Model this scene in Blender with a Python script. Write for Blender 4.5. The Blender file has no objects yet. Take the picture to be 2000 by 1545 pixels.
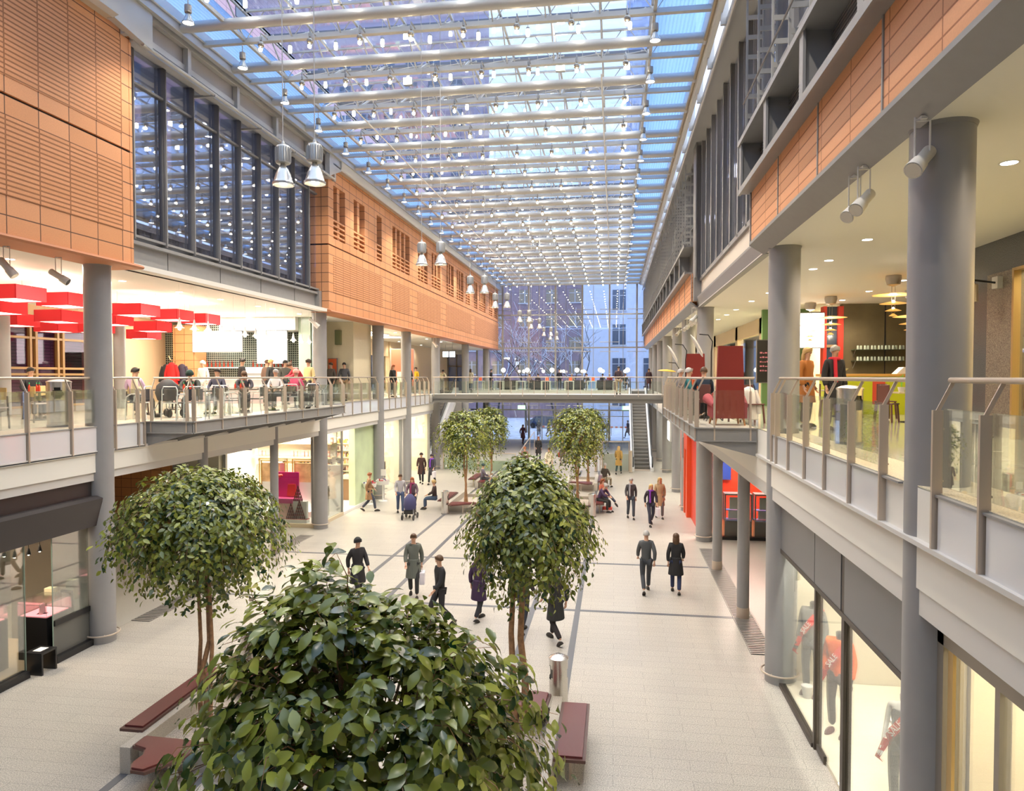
import bpy, bmesh, math, random
import numpy as np
from mathutils import Vector, Matrix
PI = math.pi
SC = bpy.context.scene
COL = SC.collection
R = random.Random(7)

# ---------------------------------------------------------------- camera
EYE = 6.12
cd = bpy.data.cameras.new('camera'); cam = bpy.data.objects.new('camera', cd); COL.objects.link(cam)
cd.sensor_width = 36; cd.lens = 36 * 1380 / 2000; cd.clip_start = .05; cd.clip_end = 400
cam.location = (0, 0, EYE)
cam.rotation_euler = (PI / 2 - math.atan2(37, 1380), 0, math.atan2(200, 1380))
SC.camera = cam
# ---------------------------------------------------------------- view and world
SC.view_settings.view_transform = 'Standard'; SC.view_settings.look = 'None'
SC.view_settings.gamma = 1; SC.view_settings.use_curve_mapping = False
SC.view_settings.exposure = 0.92
SC.cycles.use_light_tree = True
SC.cycles.max_bounces = 6; SC.cycles.diffuse_bounces = 3; SC.cycles.glossy_bounces = 3
SC.cycles.transparent_max_bounces = 24; SC.cycles.transmission_bounces = 4
SC.cycles.sample_clamp_indirect = 4; SC.cycles.caustics_reflective = False; SC.cycles.caustics_refractive = False
SC.cycles.use_denoising = True
W = bpy.data.worlds.new('dusk_sky'); SC.world = W; W.use_nodes = True
wn = W.node_tree.nodes; wl = W.node_tree.links
bg = wn['Background']; tc = wn.new('ShaderNodeTexCoord'); sx = wn.new('ShaderNodeSeparateXYZ')
cr = wn.new('ShaderNodeValToRGB'); wl.new(tc.outputs['Generated'], sx.inputs[0]); wl.new(sx.outputs['Z'], cr.inputs[0])
cr.color_ramp.elements[0].position = 0.0; cr.color_ramp.elements[0].color = (.36, .48, .85, 1)
cr.color_ramp.elements[1].position = .75; cr.color_ramp.elements[1].color = (.86, .92, 1, 1)
e = cr.color_ramp.elements.new(.3); e.color = (.56, .70, 1, 1)
wl.new(cr.outputs[0], bg.inputs[0]); bg.inputs[1].default_value = 1.5
WARM = (1, .82, .60); NEUT = (1, .89, .74); COOL = (.85, .92, 1)

def lamp(kind, loc, power, color=NEUT, size=.3, aim=(0, 0, -1), spot=120, sx_=None, sy_=None):
    l = bpy.data.lights.new('lamp_light', kind); l.energy = power; l.color = color
    if kind == 'AREA':
        l.shape = 'RECTANGLE'; l.size = sx_ or size; l.size_y = sy_ or size
    else:
        l.shadow_soft_size = size
    if kind == 'SPOT':
        l.spot_size = math.radians(spot); l.spot_blend = .6
    o = bpy.data.objects.new('lamp_light', l); COL.objects.link(o); o.location = loc
    o.rotation_euler = Vector(aim).to_track_quat('-Z', 'Y').to_euler()
    return o

# ---------------------------------------------------------------- materials
MATS = {}
def nd(nt, t, **kw):
    n = nt.nodes.new(t)
    for k, v in kw.items(): setattr(n, k, v)
    return n
def mat(name, col, rough=.5, metal=0., emit=None, es=0., noise=0., nscale=20., bump=0., bscale=80., spec=.5, trans=0., sampling=None, coat=0.):
    if name in MATS: return MATS[name]
    m = bpy.data.materials.new(name); m.use_nodes = True; nt = m.node_tree
    b = nt.nodes['Principled BSDF']; c = (*col, 1)
    b.inputs['Base Color'].default_value = c; b.inputs['Roughness'].default_value = rough
    b.inputs['Metallic'].default_value = metal; b.inputs['Specular IOR Level'].default_value = spec
    if coat: b.inputs['Coat Weight'].default_value = coat
    if trans: b.inputs['Transmission Weight'].default_value = trans
    if emit:
        b.inputs['Emission Color'].default_value = (*emit, 1); b.inputs['Emission Strength'].default_value = es
    if noise:
        co = nd(nt, 'ShaderNodeTexCoord'); nz = nd(nt, 'ShaderNodeTexNoise'); nz.inputs['Scale'].default_value = nscale
        nz.inputs['Detail'].default_value = 4
        r = nd(nt, 'ShaderNodeValToRGB'); nt.links.new(co.outputs['Object'], nz.inputs['Vector']); nt.links.new(nz.outputs[0], r.inputs[0])
        r.color_ramp.elements[0].position = .3; r.color_ramp.elements[1].position = .7
        r.color_ramp.elements[0].color = (*[max(0, x * (1 - noise)) for x in col], 1)
        r.color_ramp.elements[1].color = (*[min(1, x * (1 + noise)) for x in col], 1)
        nt.links.new(r.outputs[0], b.inputs['Base Color'])
    if bump:
        co = nd(nt, 'ShaderNodeTexCoord'); nz = nd(nt, 'ShaderNodeTexNoise'); nz.inputs['Scale'].default_value = bscale
        bp = nd(nt, 'ShaderNodeBump'); bp.inputs['Strength'].default_value = bump; bp.inputs['Distance'].default_value = .01
        nt.links.new(co.outputs['Object'], nz.inputs['Vector']); nt.links.new(nz.outputs[0], bp.inputs['Height']); nt.links.new(bp.outputs[0], b.inputs['Normal'])
    if sampling: m.cycles.emission_sampling = sampling
    MATS[name] = m; return m
def glow(name, col, strength, sampling=None):
    return mat(name, (.8, .8, .8), emit=col, es=strength, sampling=sampling)
def glass(name, tint=(.93, .98, .95), gloss=.08, grough=.0, fres=True, gcol=(1, 1, 1)):
    if name in MATS: return MATS[name]
    m = bpy.data.materials.new(name); m.use_nodes = True; nt = m.node_tree; nt.nodes.clear()
    o = nd(nt, 'ShaderNodeOutputMaterial'); t = nd(nt, 'ShaderNodeBsdfTransparent'); g = nd(nt, 'ShaderNodeBsdfGlossy'); mx = nd(nt, 'ShaderNodeMixShader')
    t.inputs[0].default_value = (*tint, 1); g.inputs['Roughness'].default_value = grough; g.inputs[0].default_value = (*gcol, 1)
    if fres:
        lw = nd(nt, 'ShaderNodeLayerWeight'); lw.inputs[0].default_value = .35
        mu = nd(nt, 'ShaderNodeMath', operation='MULTIPLY_ADD'); nt.links.new(lw.outputs['Fresnel'], mu.inputs[0]); mu.inputs[1].default_value = .42; mu.inputs[2].default_value = gloss
        mu.use_clamp = True; nt.links.new(mu.outputs[0], mx.inputs[0])
    else: mx.inputs[0].default_value = gloss
    nt.links.new(t.outputs[0], mx.inputs[1]); nt.links.new(g.outputs[0], mx.inputs[2]); nt.links.new(mx.outputs[0], o.inputs[0])
    MATS[name] = m; return m
def tiled(name, c1, c2, mortar, bw, rh, ms, plane='YZ', offset=0., rough=.6, speck=0., sscale=300., bump=.4, off=(0, 0), spec=.5, bias=0.):
    if name in MATS: return MATS[name]
    m = bpy.data.materials.new(name); m.use_nodes = True; nt = m.node_tree; b = nt.nodes['Principled BSDF']
    b.inputs['Roughness'].default_value = rough; b.inputs['Specular IOR Level'].default_value = spec
    g = nd(nt, 'ShaderNodeNewGeometry'); s = nd(nt, 'ShaderNodeSeparateXYZ'); c = nd(nt, 'ShaderNodeCombineXYZ')
    nt.links.new(g.outputs['Position'], s.inputs[0])
    for i, ax in enumerate(plane):
        a = nd(nt, 'ShaderNodeMath', operation='ADD'); a.inputs[1].default_value = off[i]
        nt.links.new(s.outputs[ax], a.inputs[0]); nt.links.new(a.outputs[0], c.inputs[i])
    br = nd(nt, 'ShaderNodeTexBrick'); br.offset = offset; br.inputs['Scale'].default_value = 1
    br.inputs['Color1'].default_value = (*c1, 1); br.inputs['Color2'].default_value = (*c2, 1); br.inputs['Mortar'].default_value = (*mortar, 1)
    br.inputs['Brick Width'].default_value = bw; br.inputs['Row Height'].default_value = rh; br.inputs['Mortar Size'].default_value = ms
    br.inputs['Mortar Smooth'].default_value = 0.1; br.inputs['Bias'].default_value = bias
    nt.links.new(c.outputs[0], br.inputs['Vector']); out = br.outputs['Color']
    if speck:
        nz = nd(nt, 'ShaderNodeTexNoise'); nz.inputs['Scale'].default_value = sscale; nz.inputs['Detail'].default_value = 3; nt.links.new(g.outputs['Position'], nz.inputs['Vector'])
        rp = nd(nt, 'ShaderNodeMapRange'); rp.inputs[1].default_value = .35; rp.inputs[2].default_value = .65; rp.inputs[3].default_value = 1 - speck; rp.inputs[4].default_value = 1 + speck * .6
        nt.links.new(nz.outputs[0], rp.inputs[0]); mx = nd(nt, 'ShaderNodeVectorMath', operation='SCALE'); nt.links.new(out, mx.inputs[0]); nt.links.new(rp.outputs[0], mx.inputs['Scale']); out = mx.outputs[0]
    nt.links.new(out, b.inputs['Base Color'])
    if bump:
        bp = nd(nt, 'ShaderNodeBump', invert=True); bp.inputs['Strength'].default_value = bump; bp.inputs['Distance'].default_value = .01
        nt.links.new(br.outputs['Fac'], bp.inputs['Height']); nt.links.new(bp.outputs[0], b.inputs['Normal'])
    MATS[name] = m; return m

STEEL = mat('grey_steel_paint', (.275, .268, .26), .42, .0, noise=.03, nscale=6)
COLUMN = mat('grey_column_paint', (.305, .30, .30), .38, noise=.03, nscale=3)
STEELD = mat('dark_grey_steel', (.20, .195, .19), .4)
STEELL = mat('light_silver_paint', (.60, .59, .56), .38, .25)
ALU = mat('brushed_aluminium', (.55, .46, .37), .36, .35)
CHROME = mat('polished_steel', (.75, .74, .72), .18, 1)
WHITE = mat('white_paint', (.80, .78, .74), .5)
CEIL = mat('white_ceiling_plaster', (.80, .77, .70), .7)
CREAM = mat('light_grey_cladding', (.64, .62, .59), .4)
PANEL = mat('glossy_pale_grey_panel', (.70, .70, .71), .12, coat=.3)
DARKS = mat('dark_brown_sign_metal', (.035, .028, .028), .35)
BLACK = mat('black_lacquer', (.012, .012, .013), .3)
GREYP = mat('grey_sign_panel', (.17, .17, .175), .35)
TERRA = tiled('terracotta_panels', (.72, .33, .145), (.78, .37, .175), (.16, .07, .035), .785, .372, .012, off=(.035, -.194), rough=.65, speck=.05, sscale=40)
TERRAX = tiled('terracotta_panels_end', (.72, .33, .145), (.78, .37, .175), (.16, .07, .035), .5, .372, .012, plane='XZ', off=(.0, -.194), rough=.65, speck=.05, sscale=40)
LOUV = tiled('terracotta_louvre', (.72, .33, .145), (.77, .36, .17), (.36, .14, .05), .785, .093, .017, off=(.035, -.194), rough=.65, bump=.8, speck=.05, sscale=40)
TERRAR = tiled('terracotta_band_panels', (.76, .36, .17), (.82, .40, .20), (.40, .14, .045), 1.21, .178, .011, off=(-.62, -8.88), rough=.6, speck=.04, sscale=40)
TERRAG = tiled('terracotta_small_tiles', (.66, .30, .12), (.60, .27, .11), (.25, .1, .04), .45, .38, .012, plane='XZ', rough=.55, speck=.05, sscale=40)
FLOOR = tiled('granite_floor_slabs', (.47, .435, .385), (.50, .465, .41), (.31, .285, .255), 1.2, .3, .004, plane='XY', offset=.5, rough=.34, speck=.42, sscale=55, bump=.1, spec=.45)
GRANITE = mat('speckled_granite', (.50, .46, .40), .5, noise=.35, nscale=90)
DARKG = mat('dark_speckled_granite', (.085, .09, .095), .18, noise=.55, nscale=70)
FLOORG = mat('polished_pale_floor', (.50, .52, .42), .16, noise=.06, nscale=4)
FLOORU = mat('upper_pale_stone_floor', (.62, .57, .47), .22, noise=.06, nscale=5)
STRIPE = mat('dark_grey_inlay', (.12, .125, .14), .35)
RAILG = glass('railing_glass', (.95, .98, .955), .025)
SHOPG = glass('shop_glass', (.93, .96, .95), .05)
WALLG = glass('facade_glass', (.84, .86, .96), .30, gcol=(.9, .93, 1))
ROOFG = glass('clear_roof_glass', (.84, .90, .98), .10)
ENDG = glass('end_wall_glass', (.86, .92, 1), .07)
LEATHER = mat('oxblood_leather', (.15, .032, .03), .33, bump=.2, bscale=120)
WOODR = mat('dark_red_wood', (.11, .05, .04), .4)
BARK = mat('ficus_bark', (.34, .19, .095), .75, noise=.35, nscale=14, bump=.6, bscale=30)
# ---------------------------------------------------------------- mesh builder
class MB:
    def __init__(s): s.v = []; s.f = []; s.m = []; s.sm = []
    def add(s, vs, fs, m=0, sm=False):
        n = len(s.v); s.v += [tuple(p) for p in vs]
        for f in fs: s.f.append(tuple(i + n for i in f)); s.m.append(m); s.sm.append(sm)
        return s
    def box(s, x0, x1, y0, y1, z0, z1, m=0):
        if x0 > x1: x0, x1 = x1, x0
        if y0 > y1: y0, y1 = y1, y0
        if z0 > z1: z0, z1 = z1, z0
        v = [(x0, y0, z0), (x1, y0, z0), (x1, y1, z0), (x0, y1, z0), (x0, y0, z1), (x1, y0, z1), (x1, y1, z1), (x0, y1, z1)]
        return s.add(v, [(0, 3, 2, 1), (4, 5, 6, 7), (0, 1, 5, 4), (1, 2, 6, 5), (2, 3, 7, 6), (3, 0, 4, 7)], m)
    def bbox(s, x0, x1, y0, y1, z0, z1, b=.01, m=0):
        bm = bmesh.new(); bmesh.ops.create_cube(bm, size=1)
        for v in bm.verts: v.co = Vector(((x0 + x1) / 2 + v.co.x * (x1 - x0), (y0 + y1) / 2 + v.co.y * (y1 - y0), (z0 + z1) / 2 + v.co.z * (z1 - z0)))
        bmesh.ops.bevel(bm, geom=bm.edges[:], offset=b, segments=2, affect='EDGES', profile=.6)
        s.add([v.co[:] for v in bm.verts], [[v.index for v in f.verts] for f in (bm.verts.index_update() or bm.faces)], m, False); bm.free(); return s
    def beam(s, p0, p1, w, h, m=0, up=(0, 0, 1)):
        p0 = Vector(p0); p1 = Vector(p1); d = (p1 - p0).normalized(); u = Vector(up)
        if abs(d.dot(u)) > .98: u = Vector((0, 1, 0))
        r = d.cross(u).normalized(); u = r.cross(d)
        v = [p + r * a * w / 2 + u * b * h / 2 for p in (p0, p1) for a, b in ((-1, -1), (1, -1), (1, 1), (-1, 1))]
        return s.add(v, [(0, 1, 2, 3), (7, 6, 5, 4), (0, 4, 5, 1), (1, 5, 6, 2), (2, 6, 7, 3), (3, 7, 4, 0)], m)
    def tube(s, pts, r, n=8, m=0, caps=True, r1=None):
        pts = [Vector(p) for p in pts]; rings = []; k = len(pts); ref = None
        for i, p in enumerate(pts):
            d = (pts[min(i + 1, k - 1)] - pts[max(i - 1, 0)]).normalized()
            if ref is None: ref = Vector((0, 0, 1)) if abs(d.z) < .9 else Vector((1, 0, 0))
            a = d.cross(ref).normalized(); b = a.cross(d).normalized(); ref = b
            rr = r[i] if isinstance(r, (list, tuple)) else (r if r1 is None else r + (r1 - r) * i / max(1, k - 1))
            rings.append([p + a * rr * math.cos(2 * PI * j / n) + b * rr * math.sin(2 * PI * j / n) for j in range(n)])
        v = [q for g in rings for q in g]; f = []
        for i in range(k - 1):
            for j in range(n): f.append((i * n + j, i * n + (j + 1) % n, (i + 1) * n + (j + 1) % n, (i + 1) * n + j))
        if caps: f += [tuple(range(n))[::-1], tuple((k - 1) * n + j for j in range(n))]
        return s.add(v, f, m, True)
    def lathe(s, prof, c=(0, 0, 0), n=24, m=0, sm=True, sx=1, sy=1, tilt=None):
        v = []; f = []; k = len(prof)
        for r, z in prof:
            for j in range(n): v.append(Vector((r * sx * math.cos(2 * PI * j / n), r * sy * math.sin(2 * PI * j / n), z)))
        if tilt is not None: v = [tilt @ p for p in v]
        v = [p + Vector(c) for p in v]
        for i in range(k - 1):
            for j in range(n): f.append((i * n + j, i * n + (j + 1) % n, (i + 1) * n + (j + 1) % n, (i + 1) * n + j))
        f += [tuple(range(n))[::-1], tuple((k - 1) * n + j for j in range(n))]
        return s.add(v, f, m, sm)
    def ball(s, c, r, n=12, m=0, sc=(1, 1, 1)):
        k = max(6, n // 2); prof = [(max(.0001, r * math.sin(PI * i / k)), -r * math.cos(PI * i / k) * sc[2]) for i in range(k + 1)]
        return s.lathe(prof, c, n, m, True, sc[0], sc[1])
    def prism(s, pts, y0, y1, axis='Y', m=0):
        k = len(pts)
        def P(a, b, t): return {'Y': (a, t, b), 'X': (t, a, b), 'Z': (a, b, t)}[axis]
        v = [P(a, b, y0) for a, b in pts] + [P(a, b, y1) for a, b in pts]
        f = [tuple(range(k))[::-1], tuple(range(k, 2 * k))] + [(i, (i + 1) % k, k + (i + 1) % k, k + i) for i in range(k)]
        return s.add(v, f, m)
    def quad(s, a, b, c, d, m=0): return s.add([a, b, c, d], [(0, 1, 2, 3)], m)
    def build(s, name, mats, parent=None, loc=None, fix=True):
        me = bpy.data.meshes.new(name); me.from_pydata(s.v, [], s.f)
        if not isinstance(mats, (list, tuple)): mats = [mats]
        for x in mats: me.materials.append(x)
        me.polygons.foreach_set('material_index', s.m); me.polygons.foreach_set('use_smooth', s.sm); me.update()
        if fix and len(s.f) < 60000:
            bm = bmesh.new(); bm.from_mesh(me); bmesh.ops.recalc_face_normals(bm, faces=bm.faces); bm.to_mesh(me); bm.free()
            if any(s.sm):
                try: me.set_sharp_from_angle(angle=math.radians(40))
                except Exception: pass
        o = bpy.data.objects.new(name, me); COL.objects.link(o)
        if parent: o.parent = parent
        if loc: o.location = loc
        return o
def tag(o, label=None, cat=None, group=None, kind=None):
    if label: o['label'] = label
    if cat: o['category'] = cat
    if group: o['group'] = group
    if kind: o['kind'] = kind
    return o
def struct(name, mb, mats): return tag(mb.build(name, mats), kind='structure')
def thing(name, label, cat, loc=(0, 0, 0), rz=0, group=None):
    o = bpy.data.objects.new(name, None); COL.objects.link(o); o.location = loc; o.rotation_euler = (0, 0, rz)
    o.empty_display_size = .1
    return tag(o, label, cat, group)
def dup(root, loc, rz=None, label=None, group=None, sc=None):
    r = root.copy(); COL.objects.link(r); r.location = loc
    if rz is not None: r.rotation_euler = (0, 0, rz)
    if sc: r.scale = (sc, sc, sc)
    if label: r['label'] = label
    if group: r['group'] = group
    for ch in root.children:
        c = ch.copy(); COL.objects.link(c); c.parent = r
        for g in ch.children:
            d = g.copy(); COL.objects.link(d); d.parent = c
    return r
ORD = ['first', 'second', 'third', 'fourth', 'fifth', 'sixth', 'seventh', 'eighth', 'ninth', 'tenth', 'eleventh', 'twelfth', 'thirteenth', 'fourteenth', 'fifteenth', 'sixteenth', 'seventeenth', 'eighteenth', 'nineteenth', 'twentieth', 'twenty-first', 'twenty-second', 'twenty-third', 'twenty-fourth', 'twenty-fifth', 'twenty-sixth', 'twenty-seventh', 'twenty-eighth', 'twenty-ninth', 'thirtieth']
def nth(i): return ORD[i] if i < len(ORD) else 'farthest'
# ================================================================ SETTING: floors, slabs, ceilings
struct('floor', MB().box(-30, 20, -4, 68.2, -.3, 0), FLOOR)
m = MB()
for x in (-7.45, -6.2, -2.1, -.93): m.box(x - .07, x + .07, -2, 46, -.001, .004)
for y in (18.4, 23.15): m.box(-11.4, 3.0, y - .07, y + .07, -.001, .0035)
struct('trim_1', m, STRIPE)
m = MB().box(3.55, 12, 15.3, 27.2, -.001, .003).box(-24, -11.95, 15.0, 26.9, -.001, .003)
struct('floor_passage', m, mat('passage_floor', (.42, .40, .36), .3, noise=.12, nscale=60))
# slab between the storeys
m = MB().box(-26, -14.3, -2, 68, 3.95, 4.99).box(-14.3, -11.62, -2, 44.6, 3.95, 4.99).box(-14.3, -11.62, 57, 68, 3.95, 4.99)
m.box(3.08, 20, -2, 68, 3.95, 4.99).box(-11.7, 3.0, 57, 66, 4.5, 4.99).box(-11.65, -11.42, 43.55, 45.25, 4.5, 5.0)
struct('ceiling_ground', m, CEIL)
m = MB().box(-26, -14.3, -2, 68, 4.985, 5.0).box(-14.3, -11.64, -2, 44.6, 4.985, 5.0).box(-14.3, -11.6, 57, 68, 4.985, 5.0).box(-11.6, 3.1, 57, 66, 4.985, 5.0)
struct('floor_upper_left', m, FLOORU)
m = MB().box(3.08, 20, -2, 68, 4.985, 5.0)
struct('floor_upper_right', m, mat('upper_green_tinted_floor', (.46, .45, .36), .10, noise=.2, nscale=2.5))
struct('floor_upper_edge', MB().box(3.08, 3.75, -2, 15.6, 5.0, 5.006), mat('speckled_edge_stone', (.62, .55, .40), .35, noise=.3, nscale=60))
# upper ceilings
struct('ceiling_left', MB().box(-26, -11.22, -2, 68, 8.68, 8.8), CEIL)
struct('ceiling_right', MB().box(3.05, 20, -2, 68, 8.68, 8.8), CEIL)
# pale fascias under the balconies
struct('trim_2', MB().box(-12.0, -11.66, -2, 44.6, 3.76, 4.42).box(-11.7, -11.58, -2, 44.6, 4.38, 4.44), CREAM)
struct('trim_3', MB().box(3.1, 3.5, -2, 68, 3.68, 4.47).box(3.0, 3.12, -2, 15.7, 4.42, 4.47), CREAM)
# outer walls of the side buildings
struct('wall_back_left', MB().box(-26.2, -26, -2, 68, 0, 15.4), WHITE)
struct('wall_back_right', MB().box(20, 20.2, -2, 68, 0, 15.4), WHITE)
struct('wall_behind', MB().box(-26, 20, -4, -3.8, 0, 15.4), CREAM)

# ================================================================ left facade, terracotta
m = MB().box(-12.4, -11.2, -2, 15.24, 8.75, 11.33).box(-12.4, -11.2, -2, 15.24, 11.39, 14.08).box(-12.3, -11.26, -2, 15.2, 11.3, 11.42, 1)
m.prism([(-11.9, 8.66), (-11.08, 8.66), (-11.04, 8.70), (-11.08, 8.74), (-11.2, 8.78), (-11.9, 8.78)], -2, 15.42, 'Y', 2)
m.box(-11.21, -11.19, 15.16, 15.245, 8.75, 14.08, 0)
struct('wall_left_front', m, [TERRA, BLACK, mat('terracotta_lip', (.50, .20, .09), .5)])
m = MB()
for z0, z1 in ((9.49, 10.98), (11.70, 13.85)): m.box(-11.21, -11.19, -2, 14.9, z0, z1)
struct('trim_4', m, LOUV)
WINS = [(27.25, 28.5, 2), (29.5, 30.85, 2), (32.5, 33.2, 1), (34.9, 37.9, 4), (39.6, 41.7, 3), (42.7, 44.9, 3), (46.6, 48.7, 3), (49.7, 51.9, 3), (52.8, 54.3, 2), (56.0, 57.3, 2), (58.3, 61.0, 4), (62.9, 64.6, 2), (65.6, 67.2, 2)]
m = MB().box(-12.4, -11.2, 26.76, 68, 8.75, 11.33).box(-12.3, -11.26, 26.8, 68, 11.3, 11.42, 1).box(-12.4, -11.2, 26.76, 68, 11.39, 11.68).box(-12.4, -11.2, 26.76, 68, 13.8, 14.5)
y = 26.76
for a, b, n in WINS: m.box(-12.4, -11.2, y, a, 11.68, 13.8); y = b
m.box(-12.4, -11.2, y, 68, 11.68, 13.8)
m.prism([(-11.9, 8.66), (-11.08, 8.66), (-11.04, 8.70), (-11.08, 8.74), (-11.2, 8.78), (-11.9, 8.78)], 26.6, 68, 'Y', 2)
m.box(-12.4, -11.2, 26.74, 26.76, 8.78, 11.33, 3).box(-12.4, -11.2, 26.74, 26.76, 11.39, 14.5, 3)
struct('wall_left_rear', m, [TERRA, BLACK, MATS['terracotta_lip'], TERRAX])
m = MB()
for a, b in ((27.2, 33.28), (34.8, 37.9), (39.5, 44.9), (46.5, 54.8), (56.2, 67.5)): m.box(-11.21, -11.19, a, b, 9.49, 10.98)
struct('trim_5', m, LOUV)
WDARK = mat('dark_window_pane', (.03, .025, .022), .08)
for i, (a, b, n) in enumerate(WINS):
    m = MB().box(-12.35, -11.85, a, b, 11.68, 13.8, 1)
    w = (b - a) / n
    for k in range(n):
        y0 = a + k * w
        if k: m.box(-11.9, -11.25, y0 - .13, y0 + .13, 11.68, 13.8)
        m.box(-11.84, -11.8, y0 + .13, y0 + w - .13, 13.62, 13.8, 2)
    for z in (11.78, 11.98, 12.18, 12.38): m.box(-11.34, -11.22, a, b, z, z + .07)
    struct('window_%d' % (i + 1), m, [TERRA, WDARK, STEEL])
# ---------------------------------------------------------------- left glazed bay
m = MB().box(-12.1, -11.68, 15.24, 26.76, 8.7, 9.36).box(-12.0, -11.56, 15.24, 26.76, 9.36, 9.44).box(-12.0, -11.6, 15.24, 26.76, 9.54, 9.6)
m.box(-11.68, -11.55, 15.24, 26.74, 8.68, 8.76).box(-11.8, -11.5, 26.5, 26.76, 8.7, 9.5)
for y in (17.24, 19.75, 22.2, 24.7): m.box(-11.69, -11.672, y - .008, y + .008, 8.7, 9.36, 1)
struct('trim_6', m, [STEEL, BLACK])
m = MB().box(-11.74, -11.72, 15.3, 26.7, 9.55, 14.15, 1)
ys = [15.9 + 1.25 * k for k in range(9)]
for y in ys: m.box(-11.82, -11.62, y - .035, y + .035, 9.5, 14.2).box(-11.62, -11.56, y - .09, y - .07, 9.5, 14.2).box(-12.3, -11.82, y - .02, y + .02, 9.5, 14.2)
m.box(-11.8, -11.66, 15.24, 26.76, 13.3, 13.36)
struct('window_14', m, [STEEL, WALLG])
# lintel, recessed panels, tube and gutter along the left roof edge
m = MB().box(-11.9, -11.2, 15.3, 26.7, 14.15, 14.3)
for k in range(6):
    y0 = 15.5 + 2.45 * k - .6
    m.box(-11.25, -11.1, y0, y0 + .14, 13.95, 14.75)
m.box(-11.25, -11.1, 14.5, 27.6, 14.72, 15.3).box(-11.3, -11.1, 15.2, 26.8, 13.9, 14.0)
m.prism([(-11.12, 14.75), (-11.0, 14.05), (-10.85, 14.1), (-10.85, 15.3), (-11.12, 15.3)], -2, 14.4, 'Y')
m.prism([(14.4, 14.05), (15.7, 13.9), (15.7, 14.75), (14.4, 15.3)], -11.14, -10.95, 'X').prism([(26.3, 13.9), (27.5, 14.4), (27.5, 15.3), (26.3, 14.75)], -11.14, -10.95, 'X')
m.prism([(-11.2, 14.5), (-10.95, 14.42), (-10.9, 14.5), (-10.9, 15.3), (-11.2, 15.3)], 27.4, 68, 'Y')
m.box(-11.0, -10.86, 14.4, 68, 14.78, 15.3)
m.tube([(-11.0, 15.4, 13.93), (-11.0, 26.9, 13.93)], .045).tube([(-10.82, -2, 15.0), (-10.82, 68, 15.0)], .03)
for y in (18.4, 21.0, 23.4, 25.8): m.box(-11.7, -10.95, y - .03, y + .03, 13.86, 13.92)
struct('trim_7', m, STEELL)
struct('trim_8', MB().box(-11.3, -11.26, 15.3, 26.7, 14.0, 14.75), mat('frosted_grey_panel', (.42, .40, .40), .3))
struct('ceiling_eaves_left', MB().box(-11.25, -11.0, -2, 14.5, 14.06, 14.1).box(-11.4, -10.95, 26.7, 68, 14.46, 14.5), mat('beige_soffit', (.62, .54, .42), .5))

# ================================================================ right facade
def right_block(y0, y1, names, nwin):
    m = MB().box(2.8, 3.3, y0, y1, 8.88, 9.94)
    struct(names[0], m, TERRAR)
    m = MB().prism([(2.76, 8.84), (3.06, 8.64), (3.06, 8.70), (2.80, 8.90), (2.76, 8.90)], y0, y1 + .02, 'Y').box(2.77, 3.3, y1, y1 + .05, 8.86, 9.94)
    y = y1
    while y > y0 + 2: y -= 2.42; m.box(2.785, 2.81, y - .018, y + .018, 8.9, 9.94)
    struct(names[1], m, STEEL)
    # projecting open steel frieze with ribbed back
    m = MB().box(2.58, 3.2, y0, y1 + .15, 9.93, 9.98).box(2.55, 2.6, y0, y1 + .15, 9.9, 10.02).box(2.55, 3.2, y0, y1 + .15, 10.92, 10.97).box(2.53, 2.58, y0, y1 + .15, 10.90, 11.0)
    m.box(2.6, 3.2, y1 + .08, y1 + .15, 9.95, 10.95)
    y = y1
    while y > y0 + .5: m.box(2.6, 3.0, y - .03, y + .03, 9.95, 10.95).box(2.56, 2.6, y - .1, y + .1, 9.95, 10.95) ; y -= 2.42
    struct(names[2], m, STEEL)
    m = MB().box(2.99, 3.1, y0, y1, 9.97, 10.93)
    for k in range(17): m.box(2.955, 2.99, y0, y1, 9.99 + k * .055, 10.015 + k * .055)
    struct(names[3], m, STEELD)
    # glazing with perforated fins above
    m = MB().box(3.1, 3.12, y0, y1, 10.97, 14.5, 1)
    y = y1 - .02; k = 0
    while y > max(y0, 2):
        m.box(3.02, 3.2, y - .03, y + .03, 10.97, 14.5)
        if k % 1 == 0:
            m.box(2.66, 2.70, y - .012, y + .012, 10.97, 14.25, 2); m.box(2.98, 3.02, y - .012, y + .012, 10.97, 14.25, 2)
            z = 11.05
            while z < 14.2: m.box(2.7, 2.98, y - .012, y + .012, z, z + .09, 2); z += .40
        y -= 1.21; k += 1
    m.box(3.02, 3.2, y0, y1, 11.95, 12.0).box(3.02, 3.2, y0, y1, 14.42, 14.5).tube([(2.62, y0, 11.75), (2.62, y1, 11.75)], .018, 6)
    struct('window_%d' % nwin, m, [STEEL, WALLG, mat('silver_fins', (.46, .45, .41), .35, .2)])
right_block(-2, 15.3, ('wall_right_front', 'trim_9', 'trim_10', 'trim_11'), 15)
right_block(26.95, 68, ('wall_right_rear', 'trim_12', 'trim_13', 'trim_14'), 16)
m = MB().box(3.16, 3.18, 15.4, 26.9, 9.7, 14.5, 1)
for k in range(9):
    y = 16.1 + 1.25 * k
    m.box(3.07, 3.17, y - .03, y + .03, 9.66, 14.5).box(3.05, 3.07, y - .07, y + .07, 9.66, 14.5)
m.box(3.05, 3.3, 15.4, 26.9, 9.60, 9.72)
struct('window_17', m, [STEEL, WALLG])
struct('trim_15', MB().box(3.12, 3.4, 15.35, 26.9, 9.02, 9.62), mat('pale_beige_band', (.72, .64, .55), .35))
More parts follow.
